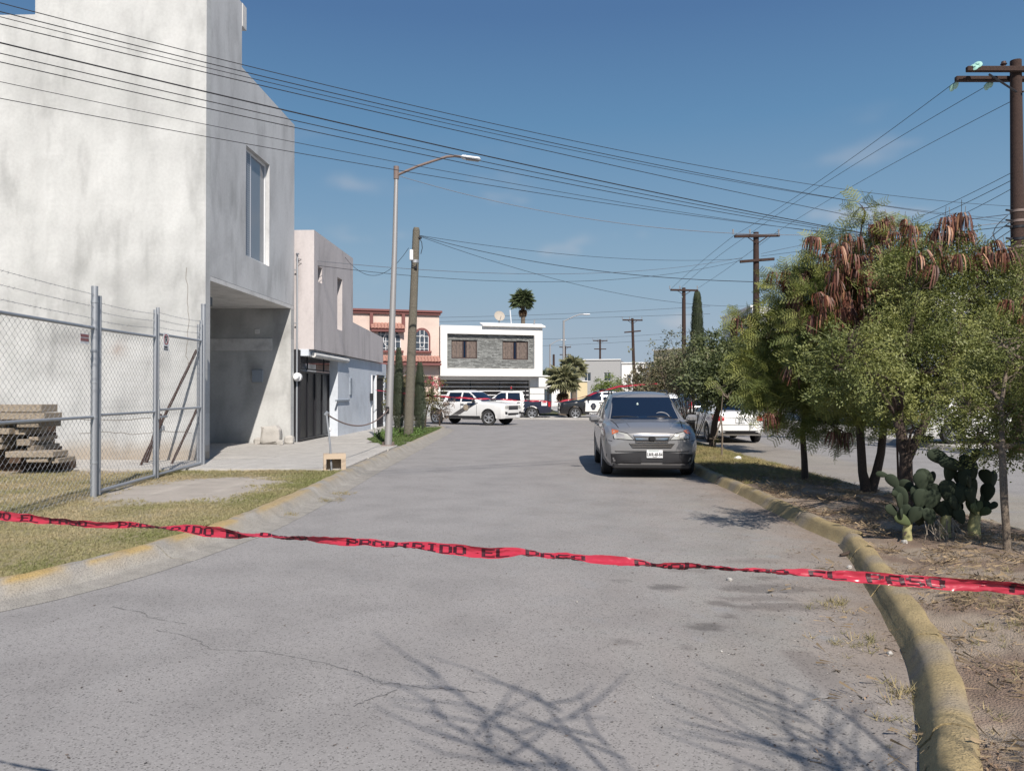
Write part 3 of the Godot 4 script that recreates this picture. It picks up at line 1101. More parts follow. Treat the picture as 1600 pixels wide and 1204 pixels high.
func street_tint(x: float, y: float) -> Color:
	var v := 1.0
	v *= 1.0 - 0.16 * smoothstep(0.48, 0.72, n01(noise_b, x * 0.7, y * 0.28 + 20.0))
	v *= 1.0 - 0.28 * blob(x, y, 0.5, 0.6, 1.4, 0.7) * n01(noise_b, x * 2.0, y * 2.0)
	v *= 1.0 - 0.15 * blob(x, y, 1.6, 4.4, 0.9, 1.3)
	return Color(v, v * 0.985, v * 0.985)


func build_grey_house() -> void:
	var t := thing("grey_house", "tall unfinished grey plaster house with an open carport under its overhang", "house", Vector3(-6.72, 0.12, -17.6), STREET)
	var b := Mb.new()
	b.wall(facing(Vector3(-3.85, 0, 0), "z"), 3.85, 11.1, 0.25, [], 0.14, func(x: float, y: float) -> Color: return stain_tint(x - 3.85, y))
	part("end_wall", b, M.plaster, t)
	b = Mb.new()
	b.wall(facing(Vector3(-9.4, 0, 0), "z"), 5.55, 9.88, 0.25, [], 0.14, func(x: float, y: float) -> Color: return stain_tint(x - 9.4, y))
	part("end_wall", b, M.plaster, t)
	# street face: tall block, then the lower block with the window
	b = Mb.new()
	b.wall(facing(Vector3(0, 4.1, -0.25), "x"), 1.86, 7.0, 0.28, [], 0.14, func(x: float, y: float) -> Color: return street_tint(x, y))
	part("street_wall", b, M.plaster, t)
	b = Mb.new()
	var hole := [0.31, 0.83, 2.06, 3.59]
	b.wall(facing(Vector3(0, 4.1, -2.11), "x"), 4.29, 5.42, 0.28, [hole], 0.14, func(x: float, y: float) -> Color: return street_tint(x + 1.86, y))
	var sw := part("street_wall", b, M.plaster, t)
	var win := window(t, facing(Vector3(0, 4.1, -2.11), "x"), hole, 0.13, M.white_metal, M.pale_glass, [0.62], [2.82], 0.06)
	var bl := Mb.new()
	for k in 46:
		bl.box(Vector3(hole[0] + 0.33, hole[1] + 0.09 + k * 0.058, -0.112), Vector3(0.5, 0.056, 0.006), 0.0, Basis(Vector3(1, 0, 0), -0.18))
	var blind := part("blind", bl, M.blind, win)
	b = Mb.new()
	b.box(Vector3(-2.0, 4.045, -3.2), Vector3(3.995, 0.10, 6.35))                       # soffit of the overhang
	b.box(Vector3(-6.5, 4.045, -3.2), Vector3(4.995, 0.10, 6.35))
	part("soffit", b, M.plaster_plain, t)
	for q in [[Vector3(-5.0, 9.3, -3.3), Vector3(9.0, 0.2, 5.9)], [Vector3(-2.1, 10.6, -1.2), Vector3(3.6, 0.2, 1.7)]]:
		b = Mb.new()
		b.box(q[0], q[1])
		part("roof", b, M.plaster_plain, t)
	b = Mb.new()
	b.box(Vector3(-1.9, 10.82, -2.25), Vector3(3.83, 0.58, 0.27), 0.01)               # cap that stands out past the tall block
	b.box(Vector3(-2.0, 10.3, -1.98), Vector3(3.7, 1.55, 0.22))
	part("parapet", b, M.plaster_plain, t)
	b = Mb.new()
	b.box(Vector3(-9.28, 4.9, -3.35), Vector3(0.24, 9.8, 6.0))
	part("back_wall", b, M.plaster_plain, t)
	b = Mb.new()
	b.box(Vector3(-4.83, 6.75, -6.26), Vector3(9.1, 5.35, 0.26))
	part("back_wall", b, M.plaster_plain, t)
	b = Mb.new()
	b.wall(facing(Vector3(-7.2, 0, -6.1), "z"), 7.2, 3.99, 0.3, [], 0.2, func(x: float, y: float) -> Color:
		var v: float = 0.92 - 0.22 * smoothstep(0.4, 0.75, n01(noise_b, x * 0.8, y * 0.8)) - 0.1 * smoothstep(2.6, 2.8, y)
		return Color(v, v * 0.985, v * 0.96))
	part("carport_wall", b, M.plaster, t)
	b = Mb.new()
	b.wall(facing(Vector3(-4.6, 0, -0.3), "x"), 5.75, 3.98, 0.2, [[1.2, 0.0, 2.1, 2.1]], 0.0)
	part("carport_wall", b, M.plaster_plain, t)
	b = Mb.new()
	b.box(Vector3(-3.55, 2.93, -6.085), Vector3(6.0, 0.36, 0.03), 0.008)
	part("band", b, M.plaster_plain, t)
	add_bars("door", [[1.65, 1.04, -0.12, 0.88, 2.08, 0.05]], M.dark_brown, t, facing(Vector3(-4.6, 0, -0.3), "x"))
	add_bars("switch_box", [[-0.98, 2.0, -6.07, 0.32, 0.36, 0.06]], M.blind, t)
	add_bars("switch_box", [[-1.0, 3.32, -6.08, 0.14, 0.14, 0.04]], M.plaster_plain, t)
	add_bars("floodlight", [[-0.12, 3.55, -0.42, 0.14, 0.2, 0.16], [-0.12, 3.75, -0.36, 0.05, 0.3, 0.05]], M.black_metal, t)
	for cr in [[[-0.3, 0.62], [-0.9, 0.66], [-1.5, 0.60], [-2.1, 0.64], [-2.8, 0.61]], [[-0.42, 4.25], [-0.40, 3.6], [-0.36, 3.1], [-0.42, 2.4], [-0.36, 2.0]], [[-1.2, 0.95], [-2.0, 0.90], [-3.0, 0.93], [-3.6, 0.88]], [[-5.2, 3.4], [-5.0, 2.5], [-5.1, 1.9]]]:
		var cb := Mb.new()
		for i in cr.size() - 1:
			for s in 5:
				var a := Vector2(cr[i][0], cr[i][1]).lerp(Vector2(cr[i + 1][0], cr[i + 1][1]), s / 5.0) + Vector2(noise_a.get_noise_2d(s * 3.0 + i, cr[i][0]), noise_a.get_noise_2d(cr[i][1], s * 3.0 + i)) * 0.05 * (1.0 if s > 0 else 0.0)
				var d := Vector2(cr[i][0], cr[i][1]).lerp(Vector2(cr[i + 1][0], cr[i + 1][1]), (s + 1) / 5.0) + Vector2(noise_a.get_noise_2d((s + 1) * 3.0 + i, cr[i][0]), noise_a.get_noise_2d(cr[i][1], (s + 1) * 3.0 + i)) * 0.05 * (1.0 if s < 4 else 0.0)
				var n := (d - a).normalized().orthogonal() * 0.006
				cb.quad(Vector3(a.x + n.x, a.y + n.y, 0.004), Vector3(a.x - n.x, a.y - n.y, 0.004), Vector3(d.x - n.x, d.y - n.y, 0.004), Vector3(d.x + n.x, d.y + n.y, 0.004))
		part("wall_crack", cb, M.wall_crack, t)
	# service mast and meter at the far corner
	var mast := Mb.new()
	mast.tube([Vector3(0.06, 0.0, -6.5), Vector3(0.06, 3.0, -6.5), Vector3(0.06, 5.6, -6.5), Vector3(0.06, 5.68, -6.46), Vector3(0.12, 5.66, -6.42)], 0.03, 8)
	part("service_mast", mast, M.galvanised, t, 50)
	for y in [3.6, 5.2]: add_bars("bracket", [[0.03, y, -6.5, 0.1, 0.04, 0.03]], M.galvanised, t)
	var meter := Mb.new()
	meter.lathe([Vector2(0, 0.16), Vector2(0.07, 0.15), Vector2(0.10, 0.08), Vector2(0.10, 0.0), Vector2(0.13, 0.0), Vector2(0.13, -0.12), Vector2(0, -0.12)], 14, Transform3D(Basis(Vector3(1, 0, 0), PI / 2), Vector3(0.10, 1.98, -6.38)))
	part("meter", meter, M.white_metal, t, 40)


func build_mauve_house() -> void:
	var t := thing("mauve_house", "mauve grey two storey house with jutting upper box and pale blue lower wall", "house", Vector3(-5.97, 0.12, -24.2), STREET)
	var b := Mb.new()
	b.wall(facing(Vector3(-4.0, 2.82, 0), "z"), 4.0, 3.6, 0.22)
	part("end_wall", b, M.mauve, t)
	b = Mb.new()
	var f := facing(Vector3(0, 2.82, -0.22), "x")
	var h1 := [0.2, 2.1, 0.68, 2.58]
	var h2 := [2.6, 0.83, 3.28, 2.59]
	b.wall(f, 4.88, 3.6, 0.3, [h1, h2])
	part("street_wall", b, M.mauve, t)
	window(t, f, h1, 0.25, M.black_metal, M.house_glass, [], [], 0.03)
	window(t, f, h2, 0.25, M.black_metal, M.house_glass, [], [0.85], 0.03)
	b = Mb.new()
	var pr := PackedVector2Array([Vector2(0, 0), Vector2(5.75, 0.0), Vector2(5.75, 1.1), Vector2(0, 1.27)])
	b.prism(pr, 0.2, facing(Vector3(0, 2.82, -5.1), "x"))
	part("terrace_parapet", b, M.mauve, t)
	b = Mb.new()
	b.box(Vector3(-2.2, 6.22, -2.6), Vector3(3.7, 0.2, 4.7))
	part("roof", b, M.mauve, t)
	b = Mb.new()
	b.box(Vector3(-2.2, 2.86, -5.4), Vector3(3.9, 0.12, 10.5))
	part("soffit", b, M.mauve, t)
	b = Mb.new()
	b.box(Vector3(-4.1, 4.6, -2.7), Vector3(0.2, 3.6, 4.8))
	b.box(Vector3(-2.2, 4.6, -5.0), Vector3(3.9, 3.5, 0.16))
	part("back_wall", b, M.mauve, t)
	# lower storey
	b = Mb.new()
	var g := facing(Vector3(-0.12, 0, 0.1), "x")
	b.wall(g, 12.3, 2.8, 0.3, [[-0.1, -0.1, 3.5, 2.9], [9.1, -0.1, 9.9, 2.25], [10.1, -0.1, 12.0, 2.3]])
	part("lower_wall", b, M.pale_blue, t)
	b = Mb.new()
	b.box(Vector3(-3.5, 1.4, -1.5), Vector3(0.2, 2.8, 3.0))
	part("back_wall", b, M.plaster_plain, t)
	b = Mb.new()
	b.box(Vector3(-3.5, 1.4, -11.0), Vector3(0.2, 2.8, 3.0))
	part("back_wall", b, M.plaster_plain, t)
	for k in 2:
		var leaf := Mb.new()
		var x0: float = 0.07 + k * 1.70
		leaf.box(Vector3(x0 + 0.03, 1.12, -0.06), Vector3(0.06, 2.12, 0.06), 0.005)
		leaf.box(Vector3(x0 + 1.65, 1.12, -0.06), Vector3(0.06, 2.12, 0.06), 0.005)
		leaf.box(Vector3(x0 + 0.84, 2.15, -0.06), Vector3(1.56, 0.06, 0.056), 0.005)
		leaf.box(Vector3(x0 + 0.84, 0.10, -0.06), Vector3(1.56, 0.06, 0.056), 0.005)
		leaf.box(Vector3(x0 + 0.84, 1.12, -0.08), Vector3(1.56, 2.0, 0.01))
		leaf.box(Vector3(x0 + 0.84, 1.12, -0.058), Vector3(0.04, 2.0, 0.03), 0.004)
		var lo := part("gate_leaf", leaf, M.black_metal, t)
		lo.transform = facing(Vector3(-0.36, 0, 0.1), "x")
	var grille := Mb.new()
	grille.box(Vector3(1.77, 2.24, -0.06), Vector3(3.4, 0.04, 0.05), 0.004)
	grille.box(Vector3(1.77, 2.58, -0.06), Vector3(3.4, 0.04, 0.05), 0.004)
	for k in 26: grille.box(Vector3(0.15 + k * 0.13, 2.41, -0.06), Vector3(0.016, 0.3, 0.016))
	part("gate_grille", grille, M.black_metal, t).transform = facing(Vector3(-0.36, 0, 0.1), "x")
	for k in 2:
		var hook := Mb.new()
		hook.tube([Vector3(0.55 + k * 1.9, 2.2, 0.02), Vector3(0.55 + k * 1.9, 2.65, 0.03), Vector3(0.55 + k * 1.9, 2.72, 0.06), Vector3(0.62 + k * 1.9, 2.62, 0.08)], 0.022, 6)
		part("gate_hanger", hook, M.black_metal, t, 50).transform = facing(Vector3(-0.36, 0, 0.1), "x")
	add_bars("gate_frame", [[-0.49, 1.4, 0.06, 0.2, 2.8, 0.06]], M.black_metal, t)
	add_bars("lintel", [[-0.3, 2.72, -1.7, 0.3, 0.2, 3.45]], M.pale_blue, t)
	var roll := Mb.new()
	roll.tube([Vector3(-0.06, 2.66, -0.2), Vector3(-0.06, 2.66, -4.6)], 0.075, 10)
	part("shutter_roll", roll, M.plaster_plain, t, 50)
	add_bars("vent", [[5.35, 1.75, 0.01, 0.3, 0.62, 0.05]], M.blind, t, g)
	add_bars("ledge", [[4.1, 1.25, 0.02, 1.9, 0.06, 0.06]], M.blind, t, g)
	add_bars("door", [[9.5, 1.1, -0.1, 0.76, 2.16, 0.05]], M.black_metal, t, g)
	add_bars("door_frame", [[9.07, 1.12, 0.02, 0.06, 2.26, 0.05], [9.93, 1.12, 0.02, 0.06, 2.26, 0.05]], M.white_metal, t, g)
	add_bars("letter_box", [[8.85, 1.35, 0.05, 0.22, 0.3, 0.1]], M.black_metal, t, g)
	var gate := Mb.new()
	for k in 13: gate.box(Vector3(10.18 + k * 0.145, 1.1, -0.08), Vector3(0.03, 2.1, 0.03))
	gate.box(Vector3(11.05, 2.17, -0.08), Vector3(1.86, 0.05, 0.05), 0.004)
	gate.box(Vector3(11.05, 0.1, -0.08), Vector3(1.86, 0.05, 0.05), 0.004)
	part("side_gate", gate, M.black_metal, t).transform = g
	add_bars("side_gate_panel", [[11.45, 0.75, -0.13, 1.0, 1.3, 0.012]], M.white_metal, t, g, 0.0)


func arch(x: float, y0: float, w: float, h: float, n := 10) -> PackedVector2Array:
	var p := PackedVector2Array([Vector2(x - w / 2, y0), Vector2(x + w / 2, y0)])
	for k in n + 1:
		var a := PI * k / n
		p.append(Vector2(x + cos(a) * w / 2, y0 + h - w / 2 + sin(a) * w / 2))
	return p


func arched_window(parent: Node, x: float, y0: float, w: float, h: float, trim: Material) -> void:
	var s := Mb.new()
	s.prism(arch(x, y0, w + 0.30, h + 0.15), 0.10, Transform3D(Basis.IDENTITY, Vector3(0, 0, 0.06)))
	var so := part("window", s, trim, parent)
	var g := Mb.new()
	g.prism(arch(x, y0 + 0.02, w, h - 0.02), 0.05, Transform3D(Basis.IDENTITY, Vector3(0, 0, 0.075)))
	part("pane", g, M.house_glass, so)
	var r := Mb.new()
	var n := int(w / 0.34) + 1
	for k in n + 1:
		var xx := x - w / 2 + w * k / n
		var top: float = y0 + h - w / 2 + sqrt(maxf(w * w / 4 - pow(xx - x, 2), 0))
		r.box(Vector3(xx, (y0 + top) / 2, 0.11), Vector3(0.035, top - y0, 0.03))
	for yy in [0.1, 0.4, 0.7]: r.box(Vector3(x, y0 + h * yy, 0.112), Vector3(w, 0.03, 0.024))
	var oval := []
	for k in 17:
		var a := TAU * k / 16.0
		oval.append(Vector3(x + cos(a) * w * 0.2, y0 + h * 0.47 + sin(a) * h * 0.3, 0.14))
	r.tube(oval, 0.022, 5, false)
	part("grille", r, M.white_metal, so)
	var sill := Mb.new()
	sill.box(Vector3(x, y0 - 0.06, 0.1), Vector3(w + 0.42, 0.14, 0.22), 0.02)
	part("sill", sill, M.maroon, so)


func tile_strip(parent: Node, x0: float, x1: float, y_top: float, y_low: float, out: float) -> void:
	var rows := 3
	for r in rows:
		var n := int((x1 - x0) / 0.21)
		var b := Mb.new()
		for k in n:
			var a := r / float(rows)
			var e := (r + 1.12) / rows
			var xx := x0 + (k + 0.5) * (x1 - x0) / n
			var prev := []
			for q in 5:
				var an := PI * q / 4.0
				var dx := cos(an) * 0.1
				var dy := sin(an) * 0.055
				prev.append([Vector3(xx - dx, lerpf(y_top, y_low, a) + dy, lerpf(0.02, out, a)), Vector3(xx - dx, lerpf(y_top, y_low, e) + dy + 0.02, lerpf(0.02, out, e))])
			for q in 4: b.quad(prev[q][1], prev[q + 1][1], prev[q + 1][0], prev[q][0])
		var o := part("roof_tile", b, M.roof_tile, parent, 50)
		o.set_meta("kind", "stuff")
	var s := Mb.new()
	s.prism(PackedVector2Array([Vector2(0, y_top), Vector2(0, y_low - 0.02), Vector2(out, y_low - 0.02)]), x1 - x0, Transform3D(Basis(Vector3(0, 0, 1), Vector3.UP, Vector3(-1, 0, 0)), Vector3(x0, 0, 0)))
	part("eave", s, M.maroon, parent)


func build_pink_house() -> void:
	var t := thing("pink_house", "pink two storey house with maroon cornice, tiled hoods and arched white grilles", "house", Vector3(-4.88, 0.1, -54.0), 0.288)
	var b := Mb.new()
	b.wall(facing(Vector3(-10, 2.7, 0), "z"), 9.98, 4.2, 0.25)
	b.box(Vector3(-0.15, 4.8, -4.0), Vector3(0.24, 4.2, 7.4))
	part("wall", b, M.pink, t)
	b = Mb.new()
	b.box(Vector3(-5.0, 6.6, -4.0), Vector3(9.6, 0.2, 7.4))
	b.box(Vector3(-9.9, 3.4, -4.0), Vector3(0.2, 6.6, 7.4))
	b.box(Vector3(-5.0, 3.4, -7.8), Vector3(9.8, 6.6, 0.2))
	part("roof", b, M.pink, t)
	b = Mb.new()
	b.box(Vector3(-5.0, 6.98, -0.02), Vector3(10.3, 0.16, 0.6), 0.03)
	b.box(Vector3(-5.0, 6.82, -0.02), Vector3(10.1, 0.14, 0.42), 0.03)
	part("cornice", b, M.maroon, t)
	for x in [-4.55, -2.45]:
		b = Mb.new()
		b.box(Vector3(x, 6.3, 0.1), Vector3(0.22, 0.95, 0.22), 0.02)
		part("corbel", b, M.maroon, t)
	var hood := Node3D.new()
	hood.name = "window_hood"
	t.add_child(hood)
	tile_strip(hood, -4.6, -2.4, 6.15, 5.75, 0.55)
	b = Mb.new()
	b.box(Vector3(-3.5, 5.62, 0.28), Vector3(2.2, 0.12, 0.55), 0.02)
	part("beam", b, M.maroon, hood)
	var awn := Node3D.new()
	awn.name = "lower_roof"
	t.add_child(awn)
	tile_strip(awn, -10.0, 0.0, 4.0, 3.6, 0.7)
	b = Mb.new()
	b.box(Vector3(-5.0, 3.45, 0.36), Vector3(10.0, 0.16, 0.72), 0.02)
	part("beam", b, M.maroon, awn)
	arched_window(t, -3.45, 4.35, 1.6, 1.5, M.pink)
	arched_window(t, -1.2, 4.35, 0.85, 1.4, M.maroon)
	arched_window(t, -6.8, 4.35, 1.2, 1.4, M.maroon)
	b = Mb.new()
	b.wall(facing(Vector3(-10, 0, -0.8), "z"), 9.9, 2.7, 0.2, [[6.0, -0.1, 8.8, 2.3], [1.5, 0.8, 3.0, 2.0]])
	part("lower_wall", b, M.pink, t)
	add_bars("garage_door", [[-2.6, 1.15, -0.95, 2.8, 2.3, 0.06]], M.dark_brown, t)
	window(t, facing(Vector3(-10, 0, -0.8), "z"), [1.5, 0.8, 3.0, 2.0], 0.12, M.white_metal, M.house_glass, [0.75])
	for x in [-9.7, -4.6, -0.25]:
		b = Mb.new()
		b.box(Vector3(x, 1.35, -0.2), Vector3(0.35, 2.7, 0.35), 0.02)
		part("pillar", b, M.pink, t)
	var an := Mb.new()
	an.tube([Vector3(-7.0, 6.7, -3.0), Vector3(-7.0, 8.0, -3.0)], 0.03, 6)
	an.tube([Vector3(-7.7, 7.75, -3.0), Vector3(-6.0, 8.0, -3.0)], 0.02, 6)
	for k in 6: an.tube([Vector3(-7.5 + k * 0.25, 7.78 + k * 0.037, -3.35), Vector3(-7.5 + k * 0.25, 7.78 + k * 0.037, -2.65)], 0.013, 5)
	an.box(Vector3(-7.4, 7.62, -3.0), Vector3(0.8, 0.25, 0.5), 0.1)
	tag(part("television_aerial", an, M.black_metal, self), "dark aerial standing on the pink house roof", "aerial")
	get_node("television_aerial").transform = t.transform


func build_white_house() -> void:
	var t := thing("white_house", "white cube house with grey stone panel and two brown curtained windows", "house", Vector3(-4.86, 0.1, -54.0), 0.288)
	var b := Mb.new()
	b.wall(facing(Vector3(0, 2.7, 0.25), "z"), 7.2, 3.4, 0.3, [[0.46, 0.52, 6.62, 2.85]])
	b.box(Vector3(7.1, 4.4, -4.0), Vector3(0.19, 3.38, 7.88))
	part("wall", b, M.white, t)
	b = Mb.new()
	var f := facing(Vector3(0.4, 3.15, -0.06), "z")
	var h1 := [0.42, 0.75, 2.2, 1.98]
	var h2 := [4.0, 0.7, 5.85, 1.98]
	b.wall(f, 6.3, 2.45, 0.2, [h1, h2])
	part("panel_wall", b, M.stone1, t)
	var st := [Mb.new(), Mb.new(), Mb.new(), Mb.new()]
	var y := 0.08
	while y < 2.38:
		var rh := rng.randf_range(0.05, 0.085)
		var x := 0.07
		while x < 6.22:
			var w := minf(rng.randf_range(0.14, 0.42), 6.23 - x)
			var hit := false
			for h in [h1, h2]:
				if x + w > h[0] and x < h[2] and y + rh > h[1] and y < h[3]: hit = true
			if not hit:
				var d := rng.randf_range(0.02, 0.055)
				st[rng.randi() % 4].box(Vector3(0.4 + x + w / 2, 3.15 + y + rh / 2, -0.06 + d / 2), Vector3(w - 0.008, rh - 0.008, d), 0.006)
			x += w
		y += rh
	for k in 4:
		var o := part("stone_cladding", st[k], M["stone%d" % k], t)
		o.set_meta("kind", "stuff")
	for h in [h1, h2]:
		var w := window(t, f, h, 0.1, M.dark_brown, M.glass, [0.82, 1.02], [], 0.06)
		var cu := Mb.new()
		for k in 2:
			var x0: float = h[0] + 0.07 + k * 1.0
			var x1: float = h[0] + 0.78 + k * 1.0
			var n := 22
			for i in n:
				var xa := lerpf(x0, x1, i / float(n))
				var xb := lerpf(x0, x1, (i + 1.0) / n)
				var za := -0.092 + 0.012 * sin(i * 1.9)
				var zb := -0.092 + 0.012 * sin((i + 1) * 1.9)
				cu.quad(Vector3(xa, h[1] + 0.07, za), Vector3(xb, h[1] + 0.07, zb), Vector3(xb, h[3] - 0.07, zb), Vector3(xa, h[3] - 0.07, za))
		part("curtain", cu, M.curtain, w)
	b = Mb.new()
	b.box(Vector3(3.5, 6.0, -4.1), Vector3(6.95, 0.16, 7.6))
	b.box(Vector3(3.5, 2.79, -3.9), Vector3(6.95, 0.16, 7.6))
	b.box(Vector3(0.1, 4.4, -4.1), Vector3(0.18, 3.3, 7.9))
	part("roof", b, M.white, t)
	b = Mb.new()
	b.wall(facing(Vector3(0, 0, -0.55), "z"), 7.2, 2.7, 0.3, [[0.15, -0.1, 6.55, 2.45]])
	part("lower_wall", b, M.white, t)
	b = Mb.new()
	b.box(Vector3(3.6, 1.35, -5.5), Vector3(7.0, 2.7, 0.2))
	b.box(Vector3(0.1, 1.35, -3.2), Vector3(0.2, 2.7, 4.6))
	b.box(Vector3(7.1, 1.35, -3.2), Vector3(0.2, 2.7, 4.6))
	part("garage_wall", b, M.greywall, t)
	for k in 8:
		b = Mb.new()
		b.box(Vector3(3.35, 0.25 + k * 0.29, -0.72), Vector3(6.3, 0.055, 0.04), 0.005)
		part("slat", b, M.white_metal if k > 3 else M.lamp_grey, t)
	for x in [0.22, 2.3, 4.4, 6.45]:
		b = Mb.new()
		b.box(Vector3(x, 1.2, -0.77), Vector3(0.07, 2.4, 0.05), 0.005)
		part("post", b, M.black_metal, t)
	# things on the roof
	var d := thing("satellite_dish", "beige dish leaning on the white house roof", "dish", Vector3(-0.9, 6.25, -56.2), 0.3)
	var db := Mb.new()
	db.lathe([Vector2(0, 0), Vector2(0.22, 0.03), Vector2(0.38, 0.10), Vector2(0.38, 0.115), Vector2(0.25, 0.05), Vector2(0, 0.02)], 18, Transform3D(Basis(Vector3(1, 0, 0), 1.2), Vector3(0, 0.75, 0)))
	part("reflector", db, mat("dish_beige", lin(0.40, 0.36, 0.31), 0.8), d, 40)
	db = Mb.new()
	db.tube([Vector3(0, 0, 0), Vector3(0, 0.7, -0.05)], 0.035, 6)
	db.tube([Vector3(0, 0.4, 0.1), Vector3(0, 0.75, 0.5)], 0.02, 6)
	part("stand", db, M.lamp_grey, d)
	var sp := Mb.new()
	sp.box(Vector3(0.05, 6.33, -55.4), Vector3(4.5, 0.12, 0.9), 0.02, Basis(Vector3.UP, 0.288) * Basis(Vector3(1, 0, 0), 0.25))
	tag(part("roof_sheet", sp, M.white, self), "pale sheet lying on the flat roof of the white house", "roof sheet")
	var pp := Mb.new()
	pp.tube([Vector3(1.55, 6.2, -56.1), Vector3(1.57, 6.75, -56.1)], 0.06, 6)
	tag(part("vent_pipe", pp, M.lamp_grey, self), "short dark vent pipe at the corner of the white house roof", "pipe")
	pp = Mb.new()
	pp.tube([Vector3(-0.02, 6.2, -56.6), Vector3(-0.14, 7.5, -56.6)], 0.04, 6)
	tag(part("roof_pole", pp, M.white_metal, self), "thin white pole standing on the white house roof", "pole")


func simple_house(label: String, at: Vector3, turn: float, w: float, h: float, d: float, m: Material, wins: Array, trim: Material, group := "") -> Node3D:
	var t := thing("house", label, "house", at, turn, group)
	var b := Mb.new()
	var holes := []
	for q in wins: holes.append([q[0], q[1], q[0] + q[2], q[1] + q[3]])
	b.wall(facing(Vector3(-w / 2, 0, 0), "z"), w, h, 0.22, holes)
	b.box(Vector3(-w / 2 + 0.11, h / 2, -d / 2 - 0.11), Vector3(0.22, h, d - 0.23))
	b.box(Vector3(w / 2 - 0.11, h / 2, -d / 2 - 0.11), Vector3(0.22, h, d - 0.23))
	b.box(Vector3(0, h / 2, -d + 0.1), Vector3(w - 0.45, h, 0.2))
	part("wall", b, m, t)
	b = Mb.new()
	b.box(Vector3(0, h - 0.35, -d / 2), Vector3(w - 0.46, 0.2, d - 0.46))
	part("roof", b, M.greywall, t)
	b = Mb.new()
	b.box(Vector3(0, h * 0.5, -d / 2), Vector3(w - 0.46, 0.16, d - 0.46))
	part("upper_floor", b, M.greywall, t)
	b = Mb.new()
	b.box(Vector3(0, h + 0.05, 0.0), Vector3(w + 0.12, 0.14, 0.34), 0.02)
	part("parapet", b, trim, t)
	for q in holes: window(t, facing(Vector3(-w / 2, 0, 0), "z"), q, 0.12, trim, M.house_glass, [(q[2] - q[0]) / 2] if q[2] - q[0] > 0.9 else [])
	return t


func build_far_houses() -> void:
	# row along the other carriageway, facing it
	var side := -PI / 2 - 0.02
	simple_house("white two storey house glimpsed through the crowns behind the tall brown pole", Vector3(17.6, 0.12, -27.0), side, 8.0, 6.2, 9.0, M.white, [[1.0, 3.6, 1.6, 1.2], [5.0, 3.6, 1.6, 1.2], [0.8, 0.4, 2.6, 2.1], [5.2, 0.0, 1.0, 2.1]], M.lamp_grey)
	simple_house("white house with flat parapet behind the hanging red brown pods", Vector3(17.2, 0.12, -36.5), side, 8.0, 5.6, 9.0, M.white, [[1.0, 3.2, 1.4, 1.2], [5.0, 3.2, 1.4, 1.2], [0.8, 0.4, 2.6, 2.0], [5.2, 0.0, 1.0, 2.1]], M.white)
	simple_house("cream house next along from the white parapet house", Vector3(16.9, 0.12, -46.0), side, 8.0, 6.0, 9.0, M.white, [[1.0, 3.4, 1.4, 1.2], [5.0, 3.4, 1.4, 1.2], [1.0, 0.3, 2.4, 2.0]], M.cream)
	simple_house("tall white block showing beside the dark cypress", Vector3(17.6, 0.12, -63.0), side, 9.0, 7.8, 9.0, M.white, [[1.0, 4.4, 1.4, 1.2], [5.0, 4.4, 1.4, 1.2]], M.white)
	simple_house("yellow ochre house half hidden behind the bare shrub", Vector3(19.0, 0.12, -92.0), side + 0.5, 9.0, 6.6, 8.0, M.cream, [[1.0, 3.6, 1.4, 1.4], [5.0, 3.6, 1.4, 1.4]], M.white)
	simple_house("white far house with a plain lit end beside the leaning pole", Vector3(15.5, 0.12, -98.0), -0.25, 4.2, 5.2, 9.0, M.white, [[0.6, 2.6, 0.5, 1.2]], M.white)
	simple_house("grey far house with an open roof frame beside the third pole", Vector3(13.2, 0.12, -122.0), -0.2, 6.5, 6.6, 9.0, M.greywall, [[1.0, 3.4, 1.0, 1.3], [4.0, 3.4, 1.0, 1.3]], M.white)
	simple_house("long low white wall house beyond the round green bush", Vector3(7.5, 0.12, -135.0), 0.0, 13.0, 3.6, 8.0, M.white, [[2.0, 1.0, 1.2, 1.2], [9.0, 0.0, 1.0, 2.1]], M.white)
	simple_house("white low house just past the corner of the white cube house", Vector3(3.3, 0.12, -98.0), 0.1, 6.0, 3.6, 8.0, M.white, [[1.0, 0.9, 1.2, 1.2], [3.6, 0.0, 1.0, 2.1]], M.white)
	simple_house("pale house behind the fan palm clump", Vector3(7.5, 0.12, -112.0), 0.0, 6.0, 3.2, 8.0, M.cream, [[1.0, 0.9, 1.2, 1.2], [3.6, 0.0, 1.0, 2.1]], M.white)


# ---------------------------------------------------------------- fence, lumber
func fence_x(z: float) -> float:
	return -5.98 - 0.076 * (z - 11.5)


func link_mesh(z0: float, z1: float, y0: float, y1: float) -> Mb:
	var b := Mb.new()
	var pitch := 0.060
	var n := int((z1 - z0) / pitch)
	var rows := int((y1 - y0) / 0.05)
	for k in n:
		for sgn in [1.0]:
			var pts := []
			for j in rows + 1:
				var zz: float = z0 + (k + 0.5) * pitch + (pitch * 0.5 if j % 2 == 0 else -pitch * 0.5) * (1.0 if k % 2 == 0 else -1.0)
				pts.append(Vector3(fence_x(zz) + (0.004 if (j + k) % 2 == 0 else -0.004), y0 + (y1 - y0) * j / rows, -zz))
			b.tube(pts, 0.0021, 3, false)
	return b


func pipe(b: Mb, a: Vector3, d: Vector3, r: float, sides := 10) -> void:
	b.tube([a, d], r, sides)


